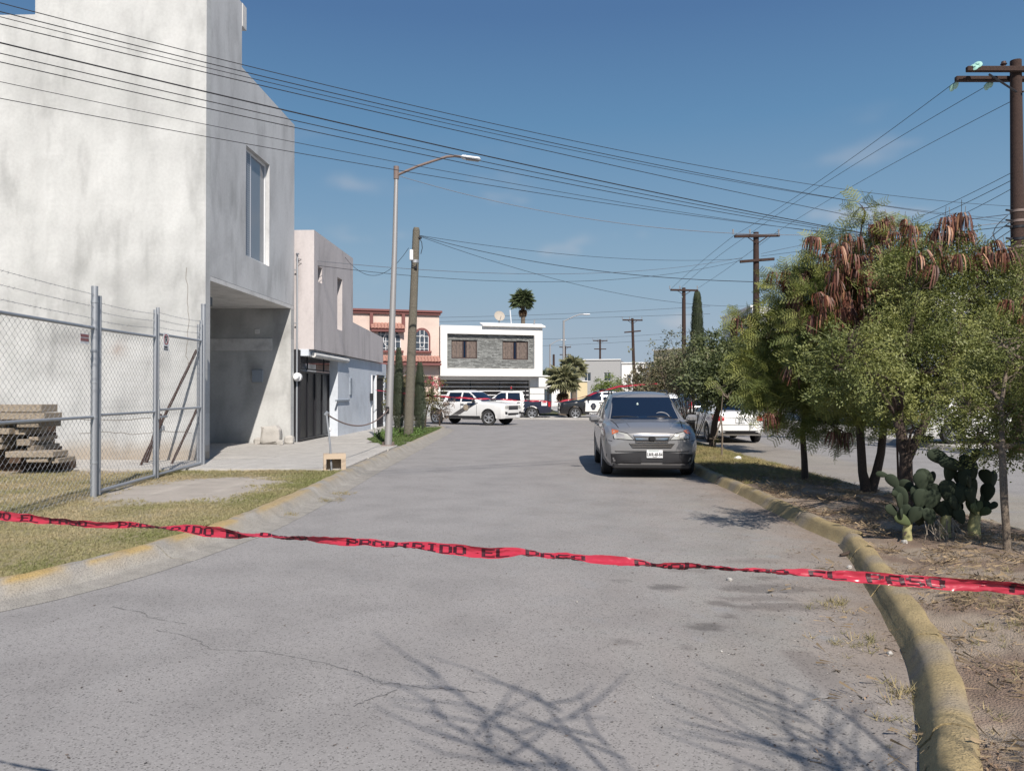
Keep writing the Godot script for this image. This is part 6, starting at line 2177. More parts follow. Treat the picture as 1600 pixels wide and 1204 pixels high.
func build_pickups(white: Material, navy: Material, black: Material) -> void:
	# the white pickup with the striped door
	var t := thing("white_pickup", "white crew cab pickup with a dark diagonal stripe and round badge on its door", "pickup truck", Vector3(-2.25, 0, -42.4), 1.03)
	pickup_common(t, white)
	wheels(t, "pickup", 0.93, M.rim, 0.5)
	var stripe := mat("stripe_grey", lin(0.09, 0.085, 0.085), 0.5)
	on_car("door_stripe", "pickup", 3, [[-0.55, 0.48], [-0.10, 0.48], [1.12, 1.12], [0.62, 1.12]], stripe, t, 0.005, 8, 6, 0.012)
	on_car("dark_corner", "pickup", 3, [[0.42, 1.02], [0.88, 1.0], [1.16, 1.14], [0.50, 1.14]], navy, t, 0.008, 4, 3, 0.012)
	var badge := Mb.new()
	badge.lathe([Vector2(0, 0.016), Vector2(0.15, 0.016), Vector2(0.165, 0.010), Vector2(0.165, 0.0)], 20, Transform3D(Basis(Vector3(0, 0, 1), PI / 2), Vector3(-0.925, 0.90, 0.42)))
	part("badge", badge, mat("badge_tan", lin(0.38, 0.32, 0.24), 0.5), t, 40)
	badge = Mb.new()
	badge.lathe([Vector2(0.150, 0.02), Vector2(0.175, 0.02), Vector2(0.18, 0.0)], 20, Transform3D(Basis(Vector3(0, 0, 1), PI / 2), Vector3(-0.926, 0.90, 0.42)))
	badge.lathe([Vector2(0.085, 0.02), Vector2(0.095, 0.02)], 20, Transform3D(Basis(Vector3(0, 0, 1), PI / 2), Vector3(-0.926, 0.90, 0.42)))
	part("badge_ring", badge, stripe, t, 40)
	plate(t, Vector3(0.42, 0.46, 2.71), "")
	# the pickup behind it: white cab, dark bed
	t = thing("two_tone_pickup", "pickup with white cab and navy bed parked across behind the white pickup", "pickup truck", Vector3(-0.25, 0, -50.9), -PI / 2)
	pickup_common(t, white, navy)
	wheels(t, "pickup", 0.93, M.rim)
	for axis in [2, 3]: on_car("tail_lamp", "pickup", axis, [[-2.50, 0.80], [-2.64, 0.80], [-2.64, 1.14], [-2.50, 1.14]], M.tail_red, t, 0.018, 2, 2)
	on_car("tail_gate", "pickup", 1, [[0.74, 0.56], [-0.74, 0.56], [-0.74, 1.16], [0.74, 1.16]], navy, t, 0.008, 3, 3)
	bed_rack(t)
	var st := on_car("sticker", "pickup", 2, [[-2.08, 0.86], [-2.42, 0.86], [-2.42, 1.14], [-2.08, 1.14]], M.plate, t, 0.018, 1, 1)
	on_car("sticker_band", "pickup", 2, [[-2.12, 1.03], [-2.38, 1.03], [-2.38, 1.10], [-2.12, 1.10]], M.tail_red, t, 0.022, 1, 1)
	var lb := Mb.new()
	lb.box(Vector3(0, 1.86, -0.2), Vector3(1.1, 0.10, 0.26), 0.03)
	part("light_bar", lb, M.plastic, t)
	lb = Mb.new()
	lb.lathe([Vector2(0.05, 0), Vector2(0.05, 0.1), Vector2(0.03, 0.15), Vector2(0, 0.16)], 10, Transform3D(Basis.IDENTITY, Vector3(0.3, 1.91, -0.2)))
	part("beacon", lb, M.tail_red, t, 40)
	# black and white patrol pickup
	t = thing("patrol_pickup", "black patrol pickup with white lettered doors behind the silver car", "pickup truck", Vector3(5.65, 0, -50.9), -PI / 2 + 0.04)
	pickup_common(t, black)
	wheels(t, "pickup", 0.93, M.rim)
	for axis in [2, 3]:
		on_car("door", "pickup", axis, [[1.14, 0.50], [-0.84, 0.50], [-0.84, 1.18], [1.10, 1.18]], white, t, 0.008, 10, 6)
		on_car("door_frame", "pickup", axis, [[0.12, 1.18], [0.02, 1.18], [0.0, 1.70], [0.10, 1.70]], white, t, 0.010, 1, 4)
		on_car("door_frame", "pickup", axis, [[-0.76, 1.18], [-0.88, 1.18], [-0.82, 1.72], [-0.72, 1.72]], white, t, 0.010, 1, 4)
		on_car("door_frame", "pickup", axis, [[0.60, 1.67], [-0.80, 1.68], [-0.80, 1.74], [0.50, 1.73]], white, t, 0.010, 6, 1)
		for z in [0.12, -0.64]: on_car("door_handle", "pickup", axis, [[z + 0.09, 1.03], [z - 0.09, 1.03], [z - 0.09, 1.08], [z + 0.09, 1.08]], M.plastic, t, 0.02, 1, 1)
		on_car("emblem", "pickup", axis, [[0.70, 0.60], [0.56, 0.60], [0.44, 0.84], [0.82, 0.84]], navy, t, 0.014, 2, 2)
		on_car("emblem", "pickup", axis, [[0.82, 0.84], [0.44, 0.84], [0.56, 1.02], [0.70, 1.02]], navy, t, 0.014, 2, 2)
		on_car("emblem_centre", "pickup", axis, [[0.68, 0.70], [0.58, 0.70], [0.58, 0.92], [0.68, 0.92]], stripe, t, 0.018, 1, 1)
	var f := facing(Vector3(0.95, 0.92, -0.26), "x")
	for k in 3:
		var txt: String = ["POLICIA DE", "GUADALUPE", "PROTEGER Y SERVIR"][k]
		var y: float = [0.90, 0.74, 0.385][k]
		var x: float = [0.952, 0.952, 0.945][k]
		var o := place("lettering", text_mesh(txt, [0.13, 0.13, 0.12][k]), M.plate if k == 2 else navy, t, facing(Vector3(x, y, [-0.22, -0.22, 0.1][k]), "x"))
		var wide: float = o.mesh.get_aabb().size.x
		o.scale = Vector3([0.88, 0.88, 1.55][k] / wide, 1, 1)
	bed_rack(t)
	lb = Mb.new()
	lb.box(Vector3(0, 1.87, -0.1), Vector3(1.15, 0.11, 0.28), 0.03)
	part("light_bar", lb, M.plastic, t)


func build_parked_cars(white: Material, graphite: Material) -> void:
	# white saloon seen from behind
	var t := thing("white_saloon", "white saloon car seen from behind on the other carriageway", "car", Vector3(7.33, 0, -28.05), PI)
	saloon(t, white)
	plate(t, Vector3(0, 0.74, -2.275), "", -1.0)
	t = thing("graphite_hatchback", "dark grey hatchback behind the bare shrub and ahead of the white saloon", "car", Vector3(7.75, 0, -34.0), PI)
	suv_common(t, graphite)
	on_car("windshield", "suv", 0, [[-0.73, 1.095], [0.73, 1.095], [0.57, 1.535], [-0.57, 1.535]], M.glass, t, 0.006, 6, 4)
	t = thing("white_suv", "white tall car showing its dark rear window above the white saloon", "car", Vector3(10.55, 0, -38.0), PI)
	suv_common(t, white)
	t = thing("white_estate", "white estate car half hidden by the silver car and bare shrub", "car", Vector3(7.75, 0, -42.0), PI)
	suv_common(t, white)
	t = thing("white_driveway_car", "white car with a red tail lamp on the pavement behind the tree trunks", "car", Vector3(14.15, 0.13, -24.3), PI / 2)
	saloon(t, white)


func saloon(t: Node, m: Material) -> void:
	part("body", car_body("saloon"), m, t, 32)
	wheels(t, "saloon", 0.875, M.rim)
	mirrors(t, 0.86, 0.98, 0.62, m)
	on_car("windshield", "saloon", 0, [[-0.70, 0.96], [0.70, 0.96], [0.53, 1.33], [-0.53, 1.33]], M.glass, t, 0.006, 8, 5)
	on_car("rear_window", "saloon", 1, [[-0.66, 1.06], [0.66, 1.06], [0.52, 1.32], [-0.52, 1.32]], M.glass, t, 0.006, 8, 5)
	side_glass(t, "saloon", [[[0.6, 0.96], [-0.18, 0.97], [-0.18, 1.31], [0.14, 1.28]], [[-0.26, 0.97], [-1.05, 0.99], [-0.95, 1.28], [-0.26, 1.32]]])
	for s in [-1.0, 1.0]:
		on_car("tail_lamp", "saloon", 1, [[s * 0.80, 0.72], [s * 0.52, 0.74], [s * 0.52, 0.86], [s * 0.78, 0.92]], M.tail_red, t, 0.012, 3, 3)
		on_car("tail_lamp", "saloon", 2 if s > 0 else 3, [[-1.92, 0.80], [-2.18, 0.72], [-2.18, 0.88], [-1.92, 0.92]], M.tail_red, t, 0.012, 3, 2)
		on_car("headlight", "saloon", 0, [[s * 0.72, 0.56], [s * 0.4, 0.54], [s * 0.42, 0.64], [s * 0.72, 0.70]], M.headlamp, t, 0.012, 3, 2)
	on_car("boot_lid_trim", "saloon", 1, [[-0.5, 0.845], [0.5, 0.845], [0.5, 0.875], [-0.5, 0.875]], M.lamp_grey, t, 0.014, 4, 1)
	on_car("rear_bumper", "saloon", 1, [[-0.66, 0.30], [0.66, 0.30], [0.70, 0.42], [-0.70, 0.42]], M.plastic, t, 0.012, 6, 2)
	on_car("boot_seam", "saloon", 1, [[-0.72, 0.60], [0.72, 0.60], [0.72, 0.612], [-0.72, 0.612]], M.dark, t, 0.006, 6, 1, 0.01)


# ---------------------------------------------------------------- plants
var frond_mesh: ArrayMesh
var sprig_mesh: ArrayMesh
var broad_mesh: ArrayMesh
var pod_meshes := []


func make_leaf_meshes() -> void:
	# twice feathered frond
	var b := Mb.new()
	b.colored = true
	var curve := func(t: float) -> Vector3: return Vector3(t * 0.27, 0.02 * sin(t * 2.5) - 0.08 * t * t, 0)
	b.col = Color(0.9, 0.8, 0.6)
	for k in 4:
		var p: Vector3 = curve.call(k / 4.0)
		var q: Vector3 = curve.call((k + 1) / 4.0)
		b.quad(p + Vector3(0, 0, -0.0015), p + Vector3(0, 0, 0.0015), q + Vector3(0, 0, 0.0015), q + Vector3(0, 0, -0.0015))
	for k in 6:
		var p: Vector3 = curve.call(0.12 + k * 0.172)
		for s in [-1.0, 1.0]:
			var d: Vector3 = Vector3(0.5, -0.18 + rng.randf_range(-0.2, 0.12), s).normalized() * (0.125 - 0.008 * absf(k - 2.5))
			var side := Vector3(s * d.z, 0, -s * d.x).normalized()
			for q in 6:
				var base: Vector3 = p + d * (q + 0.2) / 6.0
				b.col = grey(rng.randf_range(0.75, 1.15))
				for e in [-1.0, 1.0]:
					var tip: Vector3 = base + side * e * 0.012 + d * 0.10 + Vector3(0, rng.randf_range(-0.005, 0.005), 0)
					b.quad(base, base + d * 0.13 + side * e * 0.004, tip, base + side * e * 0.007 - d * 0.01)
	frond_mesh = b.commit()
	# fine leaved sprig of the thorny trees
	b = Mb.new()
	b.colored = true
	b.col = Color(1.7, 1.2, 0.9)
	b.tube([Vector3.ZERO, Vector3(0.11, 0.01, 0.015), Vector3(0.21, -0.01, -0.01)], [0.0028, 0.0018], 3, false) if false else b.tube([Vector3.ZERO, Vector3(0.21, 0.0, 0.01)], [0.0028, 0.0016], 3, false)
	for k in 26:
		var p := Vector3(rng.randf_range(0.01, 0.22), rng.randf_range(-0.03, 0.03), rng.randf_range(-0.05, 0.05))
		var d := Vector3(rng.randf_range(-1, 1), rng.randf_range(-0.5, 0.5), rng.randf_range(-1, 1)).normalized()
		var n := d.cross(Vector3(rng.randf_range(-1, 1), 1.5, rng.randf_range(-1, 1)).normalized()).normalized()
		b.col = grey(rng.randf_range(0.75, 1.15))
		b.quad(p, p + d * 0.016 + n * 0.008, p + d * 0.034, p + d * 0.016 - n * 0.008)
	sprig_mesh = b.commit()
	b = Mb.new()
	b.colored = true
	for k in 12:
		var p := Vector3(rng.randf_range(0.0, 0.24), rng.randf_range(-0.06, 0.06), rng.randf_range(-0.08, 0.08))
		var d := Vector3(rng.randf_range(-0.5, 1), rng.randf_range(-0.6, 0.4), rng.randf_range(-1, 1)).normalized()
		var n := d.cross(Vector3(rng.randf_range(-0.6, 0.6), 1.0, rng.randf_range(-0.6, 0.6)).normalized()).normalized()
		b.col = grey(rng.randf_range(0.75, 1.15))
		b.quad(p, p + d * 0.045 + n * 0.022, p + d * 0.085, p + d * 0.045 - n * 0.022)
	broad_mesh = b.commit()
	for v in 4:
		b = Mb.new()
		b.colored = true
		for k in 14 + v * 3:
			var a := rng.randf() * TAU
			var o := Vector3(cos(a), 0, sin(a)) * rng.randf_range(0.01, 0.05)
			var out := Vector3(cos(a), 0, sin(a)) * rng.randf_range(0.02, 0.09)
			var ln := rng.randf_range(0.15, 0.27)
			var wd := Vector3(-sin(a + 0.5), 0, cos(a + 0.5)) * 0.0075
			var c := Color(0.17, 0.06, 0.035).lerp(Color(0.07, 0.032, 0.026), rng.randf())
			if rng.randf() < 0.18: c = Color(0.36, 0.19, 0.11)
			b.col = c
			var prev := o
			for q in 4:
				var t := (q + 1) / 4.0
				var nxt := o + out * t * (1.0 if q < 3 else 0.85) + Vector3(0, 0.03 * sin(t * 2.0) - ln * t * t, 0)
				var w0 := wd * (0.35 if q == 0 else 1.0)
				var w1 := wd * (0.3 if q == 3 else 1.0)
				b.quad(prev - w0, prev + w0, nxt + w1, nxt - w1)
				prev = nxt
		b.col = Color(0.12, 0.09, 0.06)
		b.tube([Vector3(0, 0.12, 0), Vector3(0, -0.01, 0)], 0.003, 3, false)
		pod_meshes.append(b.commit())


func leaf_places(clumps: Array, per: float, where: Array, tints: PackedColorArray, c0: Color, c1: Color, size: Vector2, droop: float) -> PackedColorArray:
	for c in clumps:
		var r: float = c[3]
		var n := int(per * r * r * r / 0.125 * 0.45 + per * r * r / 0.25 * 0.55)
		for k in n:
			var d := Vector3(rng.randfn(), rng.randfn(), rng.randfn()).normalized()
			var q := d * r * (0.25 + 0.85 * pow(rng.randf(), 0.6))
			q.y *= 0.85
			# leave hollows
			if noise_a.get_noise_3d((c[0] + q.x) * 2.6, (c[1] + q.y) * 2.6, (c[2] + q.z) * 2.6) < -0.04: continue
			var p := Vector3(c[0], c[1], c[2]) + q
			if p.y < 0.4: continue
			var dir := (d * 0.9 + Vector3(rng.randf_range(-0.8, 0.8), rng.randf_range(-0.5, 0.6) - droop, rng.randf_range(-0.8, 0.8))).normalized()
			var up := Vector3(rng.randf_range(-1, 1), 0.55, rng.randf_range(-0.6, 1.3))
			var z := dir.cross(up).normalized()
			var s := rng.randf_range(size.x, size.y)
			where.append(Transform3D(Basis(dir, z.cross(dir), z).scaled_local(Vector3(s, s, s)), p))
			var f := clampf(n01(noise_b, p.x * 1.5 + p.z, p.y * 1.5) * 1.4 - 0.2 + rng.randf_range(-0.3, 0.3), 0, 1)
			tints.append(c0.lerp(c1, f))
	return tints


func limb(b: Mb, a: Vector3, d: Vector3, r0: float, r1: float, wob := 0.12) -> void:
	var pts := []
	var rad := []
	var n := 6
	var bend := Vector3(rng.randf_range(-1, 1), rng.randf_range(-0.2, 0.6), rng.randf_range(-1, 1)) * wob * a.distance_to(d)
	for k in n + 1:
		var t := k / float(n)
		pts.append(a.lerp(d, t) + bend * sin(t * PI) + Vector3(rng.randf_range(-1, 1), 0, rng.randf_range(-1, 1)) * 0.012 * (0.0 if k == 0 or k == n else 1.0))
		rad.append(lerpf(r0, r1, t))
	b.tube(pts, rad, 7 if r0 > 0.02 else 5)


# trunks: [[points], [radii]]; every clump hangs on a limb from the nearest trunk top
func tree(called: String, label: String, category: String, base: Vector3, trunks: Array, clumps: Array, mesh: ArrayMesh, per: float, c0: Color, c1: Color, size: Vector2, bark: Material, droop := 0.25, twigs := 6, leaf: Material = null) -> Node3D:
	var t := thing(called, label, category, base)
	for tr in trunks:
		var b := Mb.new()
		b.tube(tr[0], tr[1], 10)
		part("trunk", b, bark, t, 60).position = -base
	var b := Mb.new()
	for c in clumps:
		var p := Vector3(c[0], c[1], c[2])
		var best := Vector3.ZERO
		var bd := 1e9
		for tr in trunks:
			var pts: Array = tr[0]
			for k in range(pts.size() / 2, pts.size()):
				var dd: float = pts[k].distance_to(p) + maxf(0.0, pts[k].y - p.y) * 1.5
				if dd < bd:
					bd = dd
					best = pts[k]
		limb(b, best, p, 0.026, 0.011)
		for k in twigs:
			var d: Vector3 = Vector3(rng.randfn(), rng.randfn() + 0.4, rng.randfn()).normalized() * c[3] * rng.randf_range(0.7, 1.15)
			limb(b, p, p + d, 0.009, 0.003)
	part("limb", b, bark, t, 60).position = -base
	var where := []
	var tints := leaf_places(clumps, per, where, PackedColorArray(), c0, c1, size, droop)
	scatter("crown", mesh, M.leaf if leaf == null else leaf, where, tints, t).position = -base
	return t


func hang_pods(t: Node3D, spots: Array) -> void:
	for s in spots:
		for k in int(s[4] * 1.5):
			var p: Vector3 = Vector3(s[0], s[1], s[2]) + Vector3(rng.randf_range(-1.2, 1.2), rng.randf_range(-0.6, 1.0), rng.randf_range(0.1, 1.5)) * s[3]
			var sc := rng.randf_range(0.95, 1.45)
			place("pod_cluster", pod_meshes[rng.randi() % 4], M.pod, t, Transform3D(Basis.from_euler(Vector3(rng.randf_range(-0.25, 0.25), rng.randf() * TAU, rng.randf_range(-0.25, 0.25))).scaled(Vector3(sc, sc, sc)), p - t.position))


func build_plants() -> void:
	make_leaf_meshes()
	var g0 := Color(0.12, 0.155, 0.04)
	var g1 := Color(0.32, 0.33, 0.09)
	# slender feathery tree with pods, nearest the silver car
	var t := tree("pod_tree", "slender feathery tree hung with red brown pods, single thin trunk near the silver car", "tree", Vector3(4.92, 0.15, -13.5),
		[[[Vector3(4.92, 0.1, -13.5), Vector3(4.90, 0.5, -13.48), Vector3(4.86, 0.95, -13.45), Vector3(4.88, 1.5, -13.3), Vector3(4.8, 2.3, -13.25), Vector3(4.72, 3.0, -13.3)], [0.062, 0.052, 0.045, 0.038, 0.028, 0.016]]],
		[[4.66, 3.29, -13.30, 0.45], [4.50, 2.61, -13.30, 0.50], [4.92, 2.01, -13.00, 0.55], [4.29, 1.80, -13.30, 0.45], [5.23, 1.45, -13.00, 0.48], [4.62, 1.30, -13.20, 0.38], [5.10, 1.08, -12.80, 0.28], [4.17, 2.20, -13.60, 0.40], [3.96, 2.86, -13.80, 0.2], [4.15, 1.42, -13.20, 0.30], [4.9, 2.7, -13.6, 0.45]],
		frond_mesh, 640, g0, g1, Vector2(0.65, 1.1), M.bark, 0.05)
	hang_pods(t, [[3.95, 2.85, -13.8, 0.16, 3], [4.12, 2.7, -13.7, 0.12, 4], [4.25, 2.6, -13.5, 0.1, 2], [4.5, 3.35, -13.1, 0.25, 7], [4.75, 3.2, -12.95, 0.3, 9], [4.7, 2.9, -12.9, 0.3, 7], [4.95, 2.45, -12.7, 0.3, 6], [4.2, 1.25, -13.0, 0.08, 2], [5.05, 0.95, -12.7, 0.15, 3], [4.45, 1.9, -12.9, 0.3, 2]])
	# taller feathery tree with two stems
	t = tree("pod_tree", "tallest feathery tree with many pods and twin dark stems from one base", "tree", Vector3(5.45, 0.15, -12.3),
		[[[Vector3(5.43, 0.1, -12.3), Vector3(5.36, 0.4, -12.3), Vector3(5.33, 0.95, -12.3), Vector3(5.33, 1.7, -12.35), Vector3(5.3, 2.6, -12.4), Vector3(5.28, 3.6, -12.3), Vector3(5.33, 4.2, -12.2)], [0.09, 0.066, 0.06, 0.05, 0.038, 0.022, 0.01]],
		[[Vector3(5.48, 0.1, -12.3), Vector3(5.56, 0.38, -12.28), Vector3(5.62, 0.7, -12.25), Vector3(5.66, 1.3, -12.2), Vector3(5.68, 2.2, -12.1), Vector3(5.7, 3.1, -12.0), Vector3(5.68, 3.8, -12.0)], [0.085, 0.07, 0.06, 0.05, 0.04, 0.026, 0.012]]],
		[[4.98, 3.72, -12.50, 0.36], [4.88, 3.04, -12.50, 0.52], [5.34, 3.31, -12.30, 0.50], [5.34, 4.42, -12.20, 0.17], [5.36, 2.52, -12.20, 0.60], [5.21, 1.80, -12.00, 0.58], [5.68, 3.80, -12.00, 0.38], [5.73, 3.22, -12.00, 0.50], [5.54, 1.40, -12.00, 0.34], [4.84, 2.44, -12.40, 0.50], [5.45, 4.05, -12.10, 0.2], [5.6, 2.6, -12.6, 0.55]],
		frond_mesh, 640, g0, g1, Vector2(0.65, 1.1), M.bark, 0.05)
	hang_pods(t, [[4.85, 3.75, -12.4, 0.3, 8], [5.05, 3.45, -12.1, 0.35, 11], [5.2, 3.1, -11.95, 0.3, 8], [4.75, 2.9, -12.0, 0.35, 7], [5.42, 4.05, -12.0, 0.2, 5], [5.6, 3.95, -11.8, 0.2, 4], [5.0, 2.55, -11.8, 0.35, 7], [5.4, 2.9, -11.7, 0.3, 4], [5.45, 1.95, -11.5, 0.12, 2], [5.75, 3.2, -11.5, 0.3, 3]])
	# thorny fine leaved tree, forked trunk
	var h0 := Color(0.10, 0.125, 0.035)
	var h1 := Color(0.235, 0.245, 0.07)
	t = tree("thorn_tree", "broad fine leaved tree with a thick forked trunk behind the prickly pear", "tree", Vector3(4.80, 0.15, -9.72),
		[[[Vector3(4.80, 0.08, -9.72), Vector3(4.79, 0.25, -9.72), Vector3(4.75, 0.6, -9.7), Vector3(4.76, 0.86, -9.72), Vector3(4.70, 1.3, -9.8), Vector3(4.85, 2.0, -10.0), Vector3(5.2, 2.8, -10.3)], [0.10, 0.085, 0.078, 0.072, 0.058, 0.045, 0.02]],
		[[Vector3(4.77, 0.80, -9.72), Vector3(4.88, 1.05, -9.7), Vector3(5.06, 1.35, -9.75), Vector3(5.4, 1.8, -10.0), Vector3(5.8, 2.5, -10.4), Vector3(6.0, 3.2, -10.6)], [0.06, 0.052, 0.046, 0.036, 0.026, 0.014]]],
		[[5.35, 2.98, -10.50, 0.50], [5.08, 2.21, -10.20, 0.55], [5.85, 3.42, -10.80, 0.40], [5.85, 2.73, -10.50, 0.55], [5.52, 2.01, -10.20, 0.55], [6.33, 3.00, -10.60, 0.50], [6.65, 2.73, -10.50, 0.50], [6.27, 2.22, -10.30, 0.50], [4.91, 1.62, -10.20, 0.38], [5.57, 1.55, -10.00, 0.36], [5.3, 3.35, -10.80, 0.33], [6.13, 3.35, -10.70, 0.35], [5.04, 1.85, -9.90, 0.42], [6.0, 1.9, -10.2, 0.4], [4.75, 1.2, -9.5, 0.2], [3.8, 2.0, -8.6, 0.32], [3.45, 2.05, -8.2, 0.28], [3.25, 1.85, -8.1, 0.25], [3.95, 1.75, -8.8, 0.28]],
		sprig_mesh, 470, h0, h1, Vector2(0.8, 1.3), M.bark, 0.1, 9)
	hang_pods(t, [[5.55, 3.75, -10.7, 0.25, 5], [5.95, 3.85, -10.8, 0.2, 5], [6.1, 3.45, -10.5, 0.2, 4], [6.2, 2.6, -9.9, 0.2, 3], [5.3, 3.3, -10.2, 0.25, 4]])
	# the nearest small tree
	t = tree("thorn_tree", "small fine leaved tree with a straight pale trunk in front of the prickly pear", "tree", Vector3(4.49, 0.15, -7.3),
		[[[Vector3(4.49, 0.08, -7.3), Vector3(4.49, 0.35, -7.31), Vector3(4.485, 0.6, -7.33), Vector3(4.52, 0.8, -7.4), Vector3(4.60, 1.1, -7.55), Vector3(4.75, 1.5, -7.8), Vector3(4.95, 2.0, -8.0)], [0.036, 0.033, 0.033, 0.034, 0.028, 0.022, 0.012]]],
		[[4.75, 1.66, -8.00, 0.36], [5.03, 1.82, -8.00, 0.38], [4.54, 1.44, -8.00, 0.28], [4.78, 1.35, -7.80, 0.33], [4.60, 1.14, -7.80, 0.22], [4.97, 1.15, -7.80, 0.24], [5.29, 1.44, -8.00, 0.38], [5.29, 2.18, -8.20, 0.35], [5.55, 1.89, -8.20, 0.40], [5.1, 1.1, -7.6, 0.2], [4.95, 2.1, -8.1, 0.3]],
		sprig_mesh, 470, h0, h1, Vector2(0.65, 1.1), M.bark_pale, 0.1, 9)
	tree("thorn_tree", "fine leaved tree beside the edge of the view whose shade lies over the prickly pear", "tree", Vector3(5.45, 0.15, -5.7),
		[[[Vector3(5.45, 0.08, -5.7), Vector3(5.43, 0.7, -5.75), Vector3(5.4, 1.4, -5.9), Vector3(5.4, 2.3, -6.1)], [0.06, 0.052, 0.04, 0.02]]],
		[[5.15, 2.35, -6.2, 0.42], [5.5, 2.6, -6.3, 0.5], [5.0, 2.05, -6.1, 0.3], [5.75, 2.3, -6.5, 0.5], [5.35, 1.9, -5.9, 0.38], [5.3, 2.7, -6.0, 0.35]],
		sprig_mesh, 520, h0, h1, Vector2(0.7, 1.1), M.bark_pale, 0.1, 7)
	# thin sapling and slim rod
	t = tree("sapling", "thin bare stemmed sapling on the dry grass beside the white saloon", "tree", Vector3(4.9, 0.15, -18.8),
		[[[Vector3(4.9, 0.1, -18.8), Vector3(4.92, 0.6, -18.8), Vector3(4.89, 1.1, -18.8), Vector3(4.93, 1.6, -18.8)], [0.022, 0.018, 0.014, 0.008]]],
		[[4.85, 1.75, -18.8, 0.22], [5.05, 1.5, -18.8, 0.2], [4.7, 0.55, -18.7, 0.15]], frond_mesh, 60, g0, g1, Vector2(0.7, 1.1), M.bark_pale)
	var rod := Mb.new()
	rod.tube([Vector3(5.72, 0.1, -11.9), Vector3(5.70, 0.85, -11.9), Vector3(5.68, 1.5, -11.85)], 0.016, 7)
	tag(part("stake", rod, M.pole_brown, self, 50), "slim dark upright stake beside the thick forked trunk", "stake")
	# dark leafy tree further along the strip
	tree("bushy_tree", "dark dense leafy tree overhanging the white saloon from the planted strip", "tree", Vector3(5.6, 0.15, -22.5),
		[[[Vector3(5.6, 0.1, -22.5), Vector3(5.65, 0.8, -22.4), Vector3(5.8, 1.6, -22.2), Vector3(6.0, 2.3, -22.2)], [0.1, 0.085, 0.06, 0.03]]],
		[[5.43, 1.95, -22.00, 0.75], [6.13, 2.13, -22.00, 0.85], [6.52, 1.95, -21.00, 0.75], [6.48, 1.6, -22.00, 0.5], [5.86, 2.61, -23.00, 0.75], [7.01, 2.38, -22.00, 0.7], [6.86, 1.6, -21.00, 0.5], [6.4, 2.7, -22.5, 0.5]],
		broad_mesh, 300, Color(0.06, 0.085, 0.035), Color(0.16, 0.18, 0.075), Vector2(0.8, 1.3), M.bark, 0.2, 5)
	build_bare_shrub()
	# bushes behind the silver car
	tree("brownish_bush", "brownish green bush with a few red flowers behind the silver car roof", "bush", Vector3(8.4, 0.1, -49.0),
		[[[Vector3(8.4, 0, -49), Vector3(8.5, 1.0, -49), Vector3(8.6, 2.0, -48.5)], [0.12, 0.1, 0.05]]],
		[[8.41, 2.3, -48.00, 1.1], [7.96, 1.9, -50.00, 1.0], [8.9, 1.6, -47.00, 1.0], [8.0, 1.2, -48.5, 0.8]], broad_mesh, 42, Color(0.10, 0.085, 0.05), Color(0.19, 0.16, 0.09), Vector2(1.5, 2.4), M.bark, 0.1, 5)
	tree("brownish_bush", "taller dark bush behind the bare shrub at the far end of the strip", "bush", Vector3(10.0, 0.1, -47.0),
		[[[Vector3(10.0, 0, -47), Vector3(10.0, 1.2, -47), Vector3(10.1, 2.2, -47)], [0.12, 0.1, 0.05]]],
		[[9.75, 2.6, -48.00, 1.2], [10.44, 2.3, -46.00, 1.3], [10.0, 1.3, -46.5, 1.1], [11.3, 1.9, -46.5, 1.1]], broad_mesh, 42, Color(0.06, 0.075, 0.035), Color(0.14, 0.145, 0.07), Vector2(1.5, 2.4), M.bark, 0.1, 5)
	# clipped round bush and trees far off
	tree("round_bush", "bright green clipped round bush beyond the patrol pickup", "bush", Vector3(8.6, 0.1, -72.0),
		[[[Vector3(8.6, 0, -72), Vector3(8.6, 0.8, -72), Vector3(8.6, 1.6, -72)], [0.1, 0.09, 0.06]]],
		[[8.6, 2.1, -72, 1.2], [8.2, 1.7, -71.7, 0.9], [9.0, 1.7, -71.8, 0.9]], broad_mesh, 45, Color(0.13, 0.18, 0.035), Color(0.20, 0.25, 0.05), Vector2(1.3, 2.0), M.bark, 0.0, 4)
	for k in 5:
		var x: float = [9.5, 13.0, 17.0, 21.5, 6.0][k]
		var z: float = [-150.0, -156.0, -150.0, -160.0, -158.0][k]
		tree("far_tree", ["far dark tree just beyond the fan palm clump", "far dark tree to the side of the distant crossarm pole", "far dark tree behind the grey far house", "farthest dark tree behind the white far house", "far dark tree showing past the white cube house corner"][k], "tree", Vector3(x, 0.1, z),
			[[[Vector3(x, 0, z), Vector3(x, 1.5, z), Vector3(x, 3.0, z)], [0.2, 0.17, 0.1]]],
			[[x, 4.3, z, 2.0], [x - 2.0, 3.6, z, 1.8], [x + 1.9, 3.7, z, 1.8], [x + 0.5, 2.6, z + 1.0, 1.6], [x - 1.2, 2.4, z + 0.8, 1.5]], broad_mesh, 14, Color(0.05, 0.07, 0.035), Color(0.10, 0.12, 0.06), Vector2(3.0, 4.5), M.bark, 0.0, 3)
	build_palms()
	build_cypresses()
	build_bougainvillea()
	build_cactus()
	build_bare_tree()


